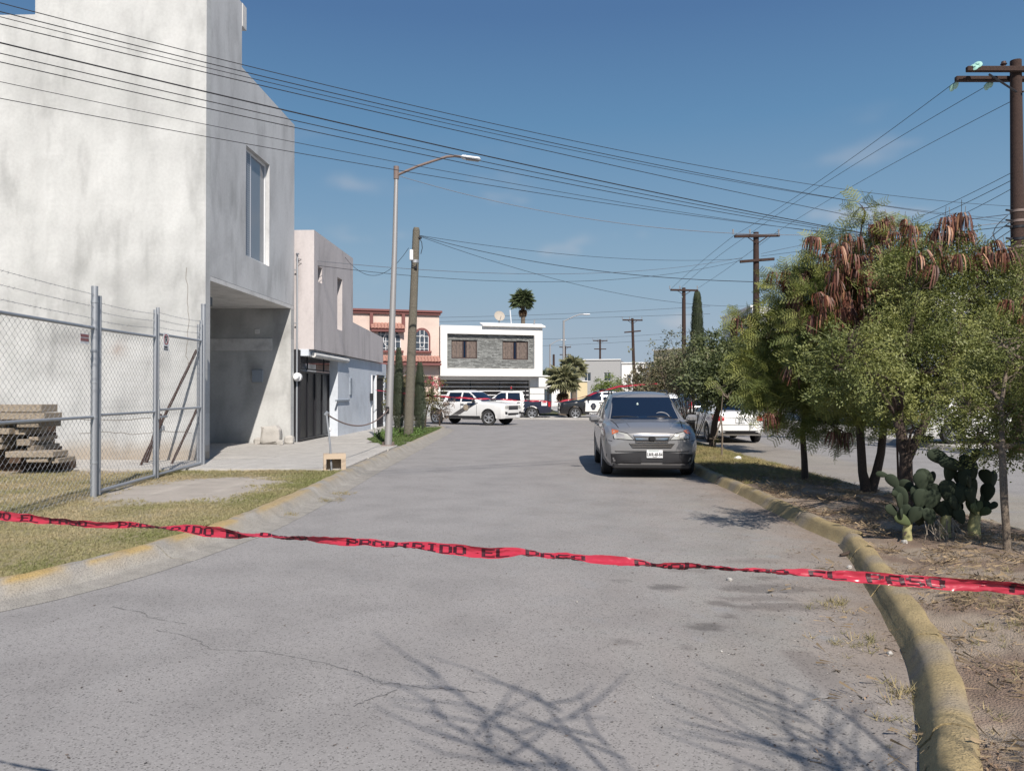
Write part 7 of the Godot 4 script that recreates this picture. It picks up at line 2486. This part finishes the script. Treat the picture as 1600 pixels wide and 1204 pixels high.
func build_bare_shrub() -> void:
	var o := Vector3(5.48, 0.15, -24.6)
	var t := thing("bare_shrub", "leggy shrub of many bare pale stems between the silver car and the dark car", "shrub", o)
	var where := []
	var tints := PackedColorArray()
	for k in 34:
		var a := rng.randf() * TAU
		var lean := rng.randf_range(0.1, 0.95)
		var h := rng.randf_range(1.2, 2.9) * (1.25 - lean * 0.5)
		var tip := Vector3(cos(a) * lean * 1.25 - 0.35 * (h / 3.0), h, sin(a) * lean * 0.9)
		var b := Mb.new()
		limb(b, Vector3(cos(a), 0, sin(a)) * 0.12, tip, 0.017, 0.006, 0.09)
		for q in 3:
			var s := Vector3(cos(a), 0, sin(a)) * 0.12
			var p := s.lerp(tip, rng.randf_range(0.45, 0.9))
			limb(b, p, p + Vector3(rng.randf_range(-0.35, 0.35), rng.randf_range(0.15, 0.5), rng.randf_range(-0.3, 0.3)), 0.008, 0.003, 0.1)
		part("stem", b, M.bark_pale, t, 60)
		if h > 1.9 or rng.randf() < 0.4:
			for q in 12:
				var p := tip + Vector3(rng.randfn(0, 0.22), rng.randfn(0.0, 0.25), rng.randfn(0, 0.22))
				var s := rng.randf_range(0.7, 1.2)
				where.append(Transform3D(Basis.from_euler(Vector3(rng.randf_range(-0.6, 0.6), rng.randf() * TAU, rng.randf_range(-0.6, 0.3))).scaled(Vector3(s, s, s)), p))
				tints.append(Color(0.09, 0.11, 0.05).lerp(Color(0.20, 0.19, 0.11), rng.randf()))
	scatter("foliage", broad_mesh, M.leaf, where, tints, t)


func fan_leaf(reach_: float) -> ArrayMesh:
	var b := Mb.new()
	b.colored = true
	b.col = grey(0.9)
	b.quad(Vector3(0, 0, -0.02), Vector3(0, 0, 0.02), Vector3(reach_ * 0.45, 0, 0.015), Vector3(reach_ * 0.45, 0, -0.015))
	for k in 15:
		var a := lerpf(-1.9, 1.9, k / 14.0)
		var c := Vector3(reach_ * 0.42, 0, 0)
		var d := Vector3(cos(a), 0, sin(a))
		var n := Vector3(-sin(a), 0, cos(a))
		var l := reach_ * 0.58 * (1.0 - 0.25 * absf(a) / 1.9)
		b.col = grey(rng.randf_range(0.8, 1.1))
		b.tri(c, c + d * l * 0.6 + n * 0.035 * reach_ + Vector3(0, 0.02, 0), c + d * l + Vector3(0, -0.16 * reach_, 0))
		b.tri(c, c + d * l + Vector3(0, -0.16 * reach_, 0), c + d * l * 0.6 - n * 0.035 * reach_)
	return b.commit()


func palm(called: String, label: String, at: Vector3, trunk_h: float, r: float, n: int, skirt: int, c0: Color, c1: Color, tr: float) -> void:
	var t := thing(called, label, "palm", at)
	var b := Mb.new()
	b.tube([Vector3.ZERO, Vector3(0.05, trunk_h * 0.5, 0), Vector3(0, trunk_h, 0)], [tr * 1.3, tr, tr * 0.9], 10)
	part("trunk", b, M.bark_pale, t, 50)
	var leaf := fan_leaf(r)
	for k in n + skirt:
		var a := k * 2.399
		var el: float = lerpf(1.35, -0.55, k / float(n)) if k < n else rng.randf_range(-1.5, -1.1)
		var dir := Vector3(cos(a) * cos(el), sin(el), sin(a) * cos(el))
		var z := dir.cross(Vector3.UP).normalized()
		var bs := Basis(dir, z.cross(dir), z)
		var m: Material = (M.palm_green if trunk_h > 5.0 or k % 5 == 0 else M.palm_pale) if k < n else M.palm_dead
		var s := rng.randf_range(0.8, 1.05) * (1.0 if k < n else 0.7)
		place("frond", leaf, m, t, Transform3D(bs.scaled_local(Vector3(s, s, s)), Vector3(0, trunk_h - (0.0 if k < n else 0.5), 0)))


func build_palms() -> void:
	mat("palm_green", lin(0.10, 0.13, 0.06), 0.5, {"vc": true, "back": Color(0.15, 0.2, 0.06)})
	mat("palm_dead", lin(0.26, 0.17, 0.10), 0.8, {"vc": true})
	mat("palm_pale", lin(0.27, 0.27, 0.15), 0.7, {"vc": true, "back": Color(0.2, 0.2, 0.08)})
	palm("fan_palm", "tall fan palm with a brown skirt rising behind the white cube house", Vector3(1.03, 0, -76.0), 10.3, 1.45, 46, 16, Color.WHITE, Color.WHITE, 0.22)
	palm("fan_palm", "low bushy fan palm with drooping fronds beside the far street lamp", Vector3(3.6, 0.1, -57.0), 2.3, 1.6, 34, 20, Color.WHITE, Color.WHITE, 0.26)
	palm("fan_palm", "smaller fan palm just behind the low bushy one", Vector3(4.9, 0.1, -64.0), 3.4, 1.5, 28, 10, Color.WHITE, Color.WHITE, 0.2)


func cypress(label: String, at: Vector3, h: float, r: float, n: int, size: float, c0: Color, c1: Color) -> void:
	var t := thing("cypress", label, "tree", at)
	var b := Mb.new()
	b.tube([Vector3.ZERO, Vector3(0, h * 0.5, 0), Vector3(0, h * 0.95, 0)], [0.05, 0.035, 0.01], 8)
	part("trunk", b, M.bark, t, 50)
	var where := []
	var tints := PackedColorArray()
	for k in n:
		var u := pow(rng.randf(), 0.8)
		var y := h * (0.06 + 0.94 * u)
		var rr := r * minf(1.0, 0.55 + u * 1.6) * pow(1.0 - u, 0.55) * 1.25
		var a := rng.randf() * TAU
		var q := rr * pow(rng.randf(), 0.45) * (0.8 + 0.35 * noise_a.get_noise_2d(a * 1.5, y * 2.0))
		var dir := Vector3(cos(a) * 0.35, 1.0, sin(a) * 0.35).normalized()
		var z := dir.cross(Vector3(cos(a), 0.2, sin(a))).normalized()
		where.append(Transform3D(Basis(dir, z.cross(dir), z).scaled_local(Vector3(size, size, size)), Vector3(cos(a) * q, y, sin(a) * q)))
		tints.append(c0.lerp(c1, rng.randf()))
	scatter("crown", sprig_mesh, M.leaf, where, tints, t)


func build_cypresses() -> void:
	var a := Color(0.045, 0.065, 0.04)
	var b := Color(0.11, 0.13, 0.085)
	cypress("slim young cypress between the street lamp and the wooden pole", Vector3(-4.03, 0.12, -28.6), 2.95, 0.23, 1500, 0.8, a, b)
	cypress("shorter young cypress close against the wooden pole", Vector3(-3.36, 0.12, -29.3), 2.45, 0.25, 1400, 0.8, a, b)
	cypress("tall dark cypress beside the brown pole with one crossarm", Vector3(16.15, 0.1, -70.0), 9.9, 0.75, 4200, 2.4, Color(0.03, 0.045, 0.022), Color(0.075, 0.095, 0.045))


func build_bougainvillea() -> void:
	var t := tree("bougainvillea", "bougainvillea with red and pink blossom in front of the pink house", "bush", Vector3(-4.4, 0.12, -36.0),
		[[[Vector3(-4.6, 0.1, -36), Vector3(-4.6, 0.8, -36), Vector3(-4.5, 1.6, -36)], [0.06, 0.05, 0.03]], [[Vector3(-3.9, 0.1, -36), Vector3(-3.85, 0.7, -36), Vector3(-3.7, 1.3, -36)], [0.05, 0.04, 0.02]]],
		[[-5.2, 2.0, -36, 0.55], [-4.6, 2.1, -36, 0.5], [-4.1, 1.9, -36, 0.5], [-3.5, 1.9, -36, 0.45], [-4.8, 1.4, -36, 0.55], [-4.0, 1.3, -36, 0.5], [-3.6, 1.2, -36, 0.4], [-5.3, 1.2, -36, 0.5], [-4.5, 0.7, -36, 0.4]],
		broad_mesh, 120, Color(0.07, 0.085, 0.03), Color(0.20, 0.17, 0.07), Vector2(0.7, 1.2), M.bark, 0.1, 6)
	var where := []
	var tints := leaf_places([[-3.35, 2.05, -35.7, 0.22], [-3.6, 2.2, -35.6, 0.2]], 150, where, PackedColorArray(), Color(0.50, 0.04, 0.10), Color(0.65, 0.10, 0.16), Vector2(0.6, 0.9), 0.0)
	tints = leaf_places([[-4.6, 1.9, -35.6, 0.55], [-4.0, 1.5, -35.6, 0.5], [-5.0, 1.5, -35.6, 0.5]], 18, where, tints, Color(0.38, 0.06, 0.03), Color(0.45, 0.12, 0.05), Vector2(0.5, 0.8), 0.0)
	scatter("blossom", broad_mesh, M.leaf, where, tints, t).position = -t.position
	t = tree("flower_bush", "dusty brown flowering bush before the rear wheel of the white pickup", "bush", Vector3(-3.35, 0.12, -37.2),
		[[[Vector3(-3.35, 0.1, -37.2), Vector3(-3.35, 0.4, -37.2), Vector3(-3.3, 0.8, -37.2)], [0.04, 0.03, 0.02]]],
		[[-3.5, 0.95, -37.2, 0.38], [-3.1, 0.9, -37.2, 0.36], [-3.3, 0.6, -37.1, 0.36], [-2.95, 1.15, -37.3, 0.25], [-3.6, 1.3, -37.2, 0.28]], broad_mesh, 110, Color(0.16, 0.12, 0.10), Color(0.34, 0.25, 0.20), Vector2(0.6, 1.0), M.bark, 0.1, 6)
	where = []
	tints = PackedColorArray()
	for k in 240:
		where.append(Transform3D(Basis.from_euler(Vector3(0, rng.randf() * TAU, 1.1)).scaled(Vector3.ONE * rng.randf_range(0.6, 1.1)), Vector3(rng.randf_range(-4.6, -3.2), 0.15, -rng.randf_range(26.6, 29.6))))
		tints.append(Color(0.10, 0.17, 0.04) * rng.randf_range(0.7, 1.2))
	scatter("weeds", broad_mesh, M.leaf, where, tints).set_meta("label", "leafy weeds round the foot of the wooden pole")


func build_cactus() -> void:
	var o := Vector3(4.30, 0.13, -8.15)
	var t := thing("prickly_pear", "prickly pear cactus with dark pads and two pale old stems by the tree trunks", "cactus", o)
	var b := Mb.new()
	var prof := []
	for k in 11:
		var a := PI * k / 10.0
		prof.append(Vector2(sin(a) * (0.066 - 0.022 * cos(a)), 0.11 - cos(a) * 0.11))
	prof.reverse()
	b.lathe(prof, 12)
	var pad := b.commit(70)
	# stems and first pads: [x, z, height of the stem, radius]
	for s in [[0.36, 0.02, 0.34, 0.055], [0.06, 0.05, 0.30, 0.05], [-0.28, 0.0, 0.22, 0.04]]:
		b = Mb.new()
		b.tube([Vector3(s[0], -0.05, s[1]), Vector3(s[0] - 0.01, s[2] * 0.5, s[1]), Vector3(s[0] + 0.01, s[2], s[1])], [s[3] * 1.1, s[3], s[3] * 0.9], 10)
		part("stem", b, M.cactus_old, t, 50)
	var add := func(at: Vector3, ang: float, yaw: float, size: float, thick: float, m: Material) -> Vector3:
		var bs := Basis(Vector3.UP, yaw) * Basis(Vector3(0, 0, 1), -ang)
		place("pad", pad, m, t, Transform3D(bs.scaled_local(Vector3(size, size * 1.05, size * thick)), at))
		return at + bs * Vector3(0, 0.2 * size, 0)
	# [stem x, y, z, [chains of (angle, size)]]
	var chains := [
		[0.36, 0.30, 0.02, [[-0.35, 0.95, 1], [0.15, 1.0, 0]]], [0.36, 0.30, 0.03, [[0.45, 0.8, 1], [0.75, 1.0, 0], [0.6, 1.15, 0]]], [0.36, 0.32, 0.0, [[0.05, 0.8, 1], [0.0, 1.15, 0], [-0.1, 1.1, 0], [0.35, 0.8, 0]]],
		[0.38, 0.3, 0.05, [[0.9, 0.7, 1], [0.7, 0.55, 0]]], [0.36, 0.3, 0.05, [[-0.7, 0.9, 1], [-0.15, 1.0, 0], [-0.6, 0.9, 0]]],
		[0.06, 0.26, 0.05, [[0.1, 1.0, 0], [0.0, 1.2, 0], [0.2, 1.1, 0], [-0.9, 1.15, 0]]], [0.06, 0.26, 0.08, [[-0.5, 1.0, 0], [-0.2, 1.1, 0], [-0.5, 1.0, 0]]], [0.06, 0.26, 0.02, [[0.6, 1.0, 0], [0.25, 1.15, 0], [0.1, 1.1, 0], [-1.1, 1.1, 0]]],
		[0.1, 0.26, 0.0, [[0.35, 1.0, 0], [0.3, 1.15, 0], [0.35, 1.0, 0], [-0.25, 0.85, 0]]],
		[-0.28, 0.2, 0.0, [[-0.1, 1.0, 0], [-0.35, 1.1, 0], [-0.5, 0.85, 0], [-1.3, 0.55, 0]]], [-0.28, 0.2, 0.04, [[0.4, 1.0, 0], [0.15, 1.1, 0], [-0.1, 1.0, 0]]], [-0.28, 0.18, 0.05, [[-0.9, 0.9, 1], [-0.7, 0.8, 0]]],
		[-0.2, 0.2, 0.02, [[0.1, 1.05, 0], [-0.05, 1.15, 0], [0.2, 0.9, 0]]], [-0.35, 0.2, 0.0, [[-0.55, 1.0, 0], [-0.2, 0.95, 0], [-1.2, 0.55, 0]]], [0.2, 0.22, -0.05, [[0.1, 1.1, 0], [0.3, 1.0, 0], [-0.4, 0.9, 0]]], [0.0, 0.2, -0.08, [[-0.3, 1.1, 0], [0.1, 1.1, 0], [0.5, 0.9, 0]]], [-0.1, 0.18, 0.1, [[-0.2, 1.0, 0], [0.3, 1.1, 0]]], [0.2, 0.2, 0.1, [[-0.3, 0.9, 0], [-0.7, 1.0, 0]]], [-0.15, 0.15, -0.06, [[0.2, 1.1, 0], [-0.3, 1.0, 0], [-0.8, 0.9, 0]]], [0.42, 0.26, -0.04, [[0.35, 1.0, 0], [0.15, 1.05, 0], [-0.2, 0.9, 0]]]]
	for c in chains:
		var p := Vector3(c[0], c[1], c[2])
		var yaw := rng.randf_range(-0.9, 0.9)
		for q in c[3]:
			p = add.call(p, q[0], yaw + rng.randf_range(-0.5, 0.5), q[1] * 0.98, rng.randf_range(0.28, 0.4), M.cactus_mid if q[2] == 1 else M.cactus)
	t.scale = Vector3(1.04, 0.84, 1.04)
	b = Mb.new()
	for k in 26:
		var x := rng.randf_range(-0.2, 0.12)
		b.tube([Vector3(x, rng.randf_range(0.12, 0.3), 0.1), Vector3(x + rng.randf_range(-0.1, 0.08), rng.randf_range(-0.02, 0.1), 0.13 + rng.randf() * 0.08)], 0.004, 3, false)
	part("dry_straw", b, M.lumber0, t).set_meta("kind", "stuff")


func build_bare_tree() -> void:
	# the leafless tree beside the photographer, whose branches throw the shadow on the asphalt
	var o := Vector3(1.75, 0.15, -0.25)
	var t := thing("bare_tree", "leafless tree on the planted strip beside the camera, seen by its branch shadows", "tree", o)
	var b := Mb.new()
	b.tube([Vector3(0, 0, 0), Vector3(0.03, 0.8, 0), Vector3(0.0, 1.5, 0.05)], [0.09, 0.075, 0.06], 10)
	part("trunk", b, M.bark, t, 50)
	b = Mb.new()
	for k in 11:
		var a := k * 0.7 + rng.randf_range(-0.25, 0.25)
		var tip := Vector3(cos(a) * rng.randf_range(0.7, 1.5), rng.randf_range(2.4, 4.6), sin(a) * rng.randf_range(0.5, 0.9) + 0.3)
		var s := Vector3(0, rng.randf_range(1.0, 1.5), 0.03)
		limb(b, s, tip, 0.019, 0.005, 0.1)
		for q in 11:
			var f := rng.randf_range(0.4, 0.95)
			var p := s.lerp(tip, f)
			limb(b, p, p + Vector3(rng.randf_range(-0.6, 0.6), rng.randf_range(0.2, 0.8), rng.randf_range(-0.3, 0.4)), 0.009, 0.003, 0.12)
	part("limb", b, M.bark, t, 60)


# ---------------------------------------------------------------- small things
const FONT := {"P": [30, 17, 17, 30, 16, 16, 16], "R": [30, 17, 17, 30, 20, 18, 17], "O": [14, 17, 17, 17, 17, 17, 14], "H": [17, 17, 17, 31, 17, 17, 17], "I": [14, 4, 4, 4, 4, 4, 14], "B": [30, 17, 17, 30, 17, 17, 30],
	"D": [30, 17, 17, 17, 17, 17, 30], "E": [31, 16, 16, 30, 16, 16, 31], "L": [16, 16, 16, 16, 16, 16, 31], "A": [14, 17, 17, 31, 17, 17, 17], "S": [15, 16, 16, 14, 1, 1, 30], " ": [0, 0, 0, 0, 0, 0, 0]}


func tape(called: String, label: String, pts: Array, width: Vector2, seed_: int, marked: bool) -> void:
	var c := Curve3D.new()
	for p in pts: c.add_point(p)
	var red := mat("tape_red_%d" % seed_, lin(0.43, 0.035, 0.062), 0.28, {"back": Color(0.3, 0.02, 0.04)})
	var ink: Material = M.tape_ink
	var ln := c.get_baked_length()
	var step := 0.0024 if marked else 0.08
	var n := int(ln / step)
	var b := Mb.new()
	var k2 := Mb.new()
	var prev := []
	var words := "PROHIBIDO EL PASO   "
	for i in n + 1:
		var s := ln * i / n
		var p := c.sample_baked(s)
		var tw: float = noise_a.get_noise_2d(s * (1.6 if marked else 0.5), seed_) * 3.4 + 0.4 * noise_b.get_noise_2d(s * 6.0, seed_ + 5.0)
		var w: float = lerpf(width.x, width.y, n01(noise_b, s * 1.9, seed_ + 9.0))
		var fold: float = 0.2 + 0.5 * n01(noise_a, s * 5.0, seed_ + 3.0)
		var a := Vector3(0, cos(tw), sin(tw))
		var nrm := Vector3(0, -sin(tw), cos(tw))
		var row := []
		for q in 10:
			var u := q / 9.0 - 0.5
			var d: float = (absf(u) - 0.25) * fold * w * 1.1 + 0.0035 * noise_b.get_noise_2d(s * 16.0, q * 4.0 + seed_)
			row.append(p + a * u * w + nrm * d + Vector3(0, 0.004 * noise_a.get_noise_2d(s * 9.0, 3.0), 0))
		if i > 0:
			var col := i % 12
			var glyph: Array = FONT[words[(i / 12) % words.length()]]
			for q in 9:
				b.quad(prev[q], row[q], row[q + 1], prev[q + 1])
				if marked and q >= 1 and q <= 7 and col < 11:
					var bits: int = glyph[7 - q]
					if (col < 10 and bits & (16 >> (col / 2))) or (col > 0 and bits & (16 >> ((col - 1) / 2))):
						var lift := nrm * 0.0008
						k2.quad(prev[q] + lift, row[q] + lift, row[q + 1] + lift, prev[q + 1] + lift)
						k2.quad(prev[q] - lift, row[q] - lift, row[q + 1] - lift, prev[q + 1] - lift)
		prev = row
	var t := thing(called, label, "barrier tape", pts[0])
	part("band", b, red, t, 80).position = -t.position
	if marked:
		part("lettering", k2, ink, t, 80).position = -t.position


func build_small_things() -> void:
	mat("tape_ink", lin(0.045, 0.006, 0.012), 0.45)
	# tape close before the camera, folded and twisted
	var pts := []
	for k in 25:
		var s := k / 24.0
		var x := lerpf(-3.6, 2.2, s)
		pts.append(Vector3(x, 1.338 - 0.036 * s + 0.006 * noise_a.get_noise_2d(x * 2.0, 8.0) - 0.012 * sin(s * PI), -(1.49 - 0.34 * x)))
	tape("red_tape", "red plastic tape with black print stretched across the street close to us", pts, Vector2(0.012, 0.029), 3, true)
	var far := []
	for p in [[-5.6, 1.75, -33.0], [-3.9, 1.52, -36.0], [-2.2, 1.40, -38.0], [0.0, 1.30, -38.5], [2.2, 1.22, -38.5], [3.2, 1.40, -38.5], [5.0, 1.95, -37.5], [6.6, 2.05, -36.5]]: far.append(Vector3(p[0], p[1], p[2]))
	tape("red_tape", "second red tape stretched far off in front of the pickups", far, Vector2(0.05, 0.11), 6, false)
	# stake, block and chain in front of the grey house
	var o := Vector3(-3.42, 0.12, -15.5)
	var t := thing("concrete_block", "beige hollow concrete block holding the leaning stake at the grass edge", "block", o)
	var b := Mb.new()
	b.wall(facing(Vector3(-0.21, 0, 0.1), "z"), 0.42, 0.33, 0.06, [[0.05, 0.0, 0.33, 0.23]])
	b.box(Vector3(0, 0.305, -0.06), Vector3(0.418, 0.05, 0.196))
	b.box(Vector3(-0.19, 0.14, -0.06), Vector3(0.04, 0.27, 0.196))
	b.box(Vector3(0.165, 0.14, -0.06), Vector3(0.085, 0.27, 0.196))
	b.box(Vector3(0, 0.11, -0.15), Vector3(0.3, 0.22, 0.02))
	part("shell", b, mat("block_beige", lin(0.50, 0.40, 0.30), 0.95), t)
	t.rotation.y = 0.25
	b = Mb.new()
	b.tube([Vector3(-3.46, 0.05, -15.45), Vector3(-3.50, 0.6, -15.48), Vector3(-3.575, 1.22, -15.5)], 0.02, 7)
	b.tube([Vector3(-3.60, 1.19, -15.5), Vector3(-3.55, 1.25, -15.5)], 0.035, 7)
	tag(part("stake", b, M.galvanised, self, 50), "leaning thin metal stake standing in the concrete block", "stake")
	var cp := []
	var A := Vector3(-3.575, 1.21, -15.5)
	var B := Vector3(-3.46, 1.16, -22.5)
	for k in 27:
		var s := k / 26.0
		cp.append(A.lerp(B, s) - Vector3(0, 0.33 * 4 * s * (1 - s), 0))
	b = Mb.new()
	for k in 130:
		var s := (k + 0.5) / 130.0
		var p := A.lerp(B, s) - Vector3(0, 0.33 * 4 * s * (1 - s), 0)
		var d := (B - A).normalized() + Vector3(0, -0.33 * 4 * (1 - 2 * s) / A.distance_to(B), 0)
		b.box(p, Vector3(0.014 if k % 2 else 0.034, 0.034 if k % 2 else 0.014, 0.062), 0.005, Basis.looking_at(d.normalized()))
	b.tube([B + Vector3(-0.12, 0, 0), B + Vector3(0, 0, 0.12), B + Vector3(0.12, 0, 0), B + Vector3(0, 0, -0.12), B + Vector3(-0.12, 0, 0)], 0.02, 5)
	tag(part("chain", b, M.rust_arm, self), "chain sagging from the leaning stake to the street lamp", "chain")
	# broken concrete at the mouth of the carport
	for k in 4:
		var q: Array = [[-6.95, 23.2, 0.62, 0.55, 0.35], [-6.45, 23.3, 0.3, 0.26, 0.25], [-7.35, 23.35, 0.28, 0.2, 0.3], [-6.62, 22.95, 0.24, 0.16, 0.2]][k]
		b = Mb.new()
		var pr := []
		for e in 9: pr.append(Vector2(sin(PI * e / 8.0) * 0.5 * (1.0 if e > 0 else 0.0), -cos(PI * e / 8.0) * 0.5))
		b.lathe(pr, 9)
		for i in b.v.size():
			var v := b.v[i]
			v = Vector3(signf(v.x) * pow(absf(v.x) * 2, 0.6) / 2, signf(v.y) * pow(absf(v.y) * 2, 0.6) / 2, signf(v.z) * pow(absf(v.z) * 2, 0.6) / 2)
			v *= 1.0 + 0.25 * noise_a.get_noise_3d(v.x * 3 + k * 9, v.y * 3, v.z * 3)
			b.v[i] = Vector3(v.x * q[2], (v.y + 0.5) * q[3], v.z * q[4])
		var n := part("rubble", b, M.concrete, self, 25)
		n.position = Vector3(q[0], 0.13, -q[1])
		tag(n, ["largest broken lump of pale concrete at the carport mouth", "dark edged concrete lump beside the large broken one", "small concrete lump in the carport shade", "flat concrete chip in front of the large lump"][k], "rubble", "broken concrete by the carport")
	# white water valve on the blue wall's foot
	b = Mb.new()
	b.tube([Vector3(-5.65, 0.1, -24.9), Vector3(-5.65, 0.45, -24.9)], 0.02, 6)
	b.box(Vector3(-5.65, 0.5, -24.9), Vector3(0.1, 0.12, 0.1), 0.03)
	tag(part("water_pipe", b, M.white_metal, self, 40), "short standpipe with a white tap before the pale blue wall", "pipe")
	# stones and litter
	for k in 9:
		var q: Array = [[1.86, 6.9, 0.05], [2.32, 4.95, 0.04], [3.9, 8.0, 0.06], [3.1, 7.4, 0.05], [5.0, 17.8, 0.16], [1.3, 5.0, 0.02], [-8.0, 11.2, 0.07], [0.5, 6.2, 0.018], [3.4, 4.4, 0.03]][k]
		b = Mb.new()
		var pr := []
		for e in 7: pr.append(Vector2(sin(PI * e / 6.0) * 0.5, -cos(PI * e / 6.0) * 0.35))
		b.lathe(pr, 8)
		for i in b.v.size(): b.v[i] *= q[2] * (1.0 + 0.4 * noise_a.get_noise_3d(b.v[i].x * 4 + k * 7, b.v[i].y * 4, b.v[i].z * 4))
		var n := part("stone", b, M.white if k in [4, 6] else M.concrete, self, 30)
		var hy := 0.0
		if q[0] > right_edge(q[1]): hy = median_height(q[0], q[1])
		elif q[0] < -5: hy = 0.12
		n.position = Vector3(q[0], hy + q[2] * 0.2, -q[1])
		tag(n, ["pale pebble on the asphalt under the tape", "grey pebble near the dusty kerb foot", "small stone on the bare earth of the strip", "stone chip just behind the yellow kerb", "white stone on the dry grass beside the sapling", "tiny chip on the asphalt near the oil stains", "white stone on the lawn behind the fence", "tiny pale chip in the middle of the asphalt", "brownish pebble on the earth close to us"][k], "stone", "loose stones")
	# fallen twig by the kerb end
	b = Mb.new()
	b.tube([Vector3(3.22, 0.02, -7.9), Vector3(3.33, 0.03, -7.95), Vector3(3.46, 0.03, -8.1)], [0.012, 0.022, 0.01], 6)
	tag(part("fallen_branch", b, M.bark, self, 50), "short dark stick on the asphalt at the end of the yellow kerb", "stick")
	b = Mb.new()
	b.tube([Vector3(3.9, 0.2, -8.0), Vector3(4.2, 0.22, -8.5), Vector3(4.55, 0.2, -8.75)], [0.01, 0.014, 0.008], 6)
	tag(part("fallen_branch", b, M.bark, self, 50), "long fallen branch on the earth before the prickly pear", "stick")
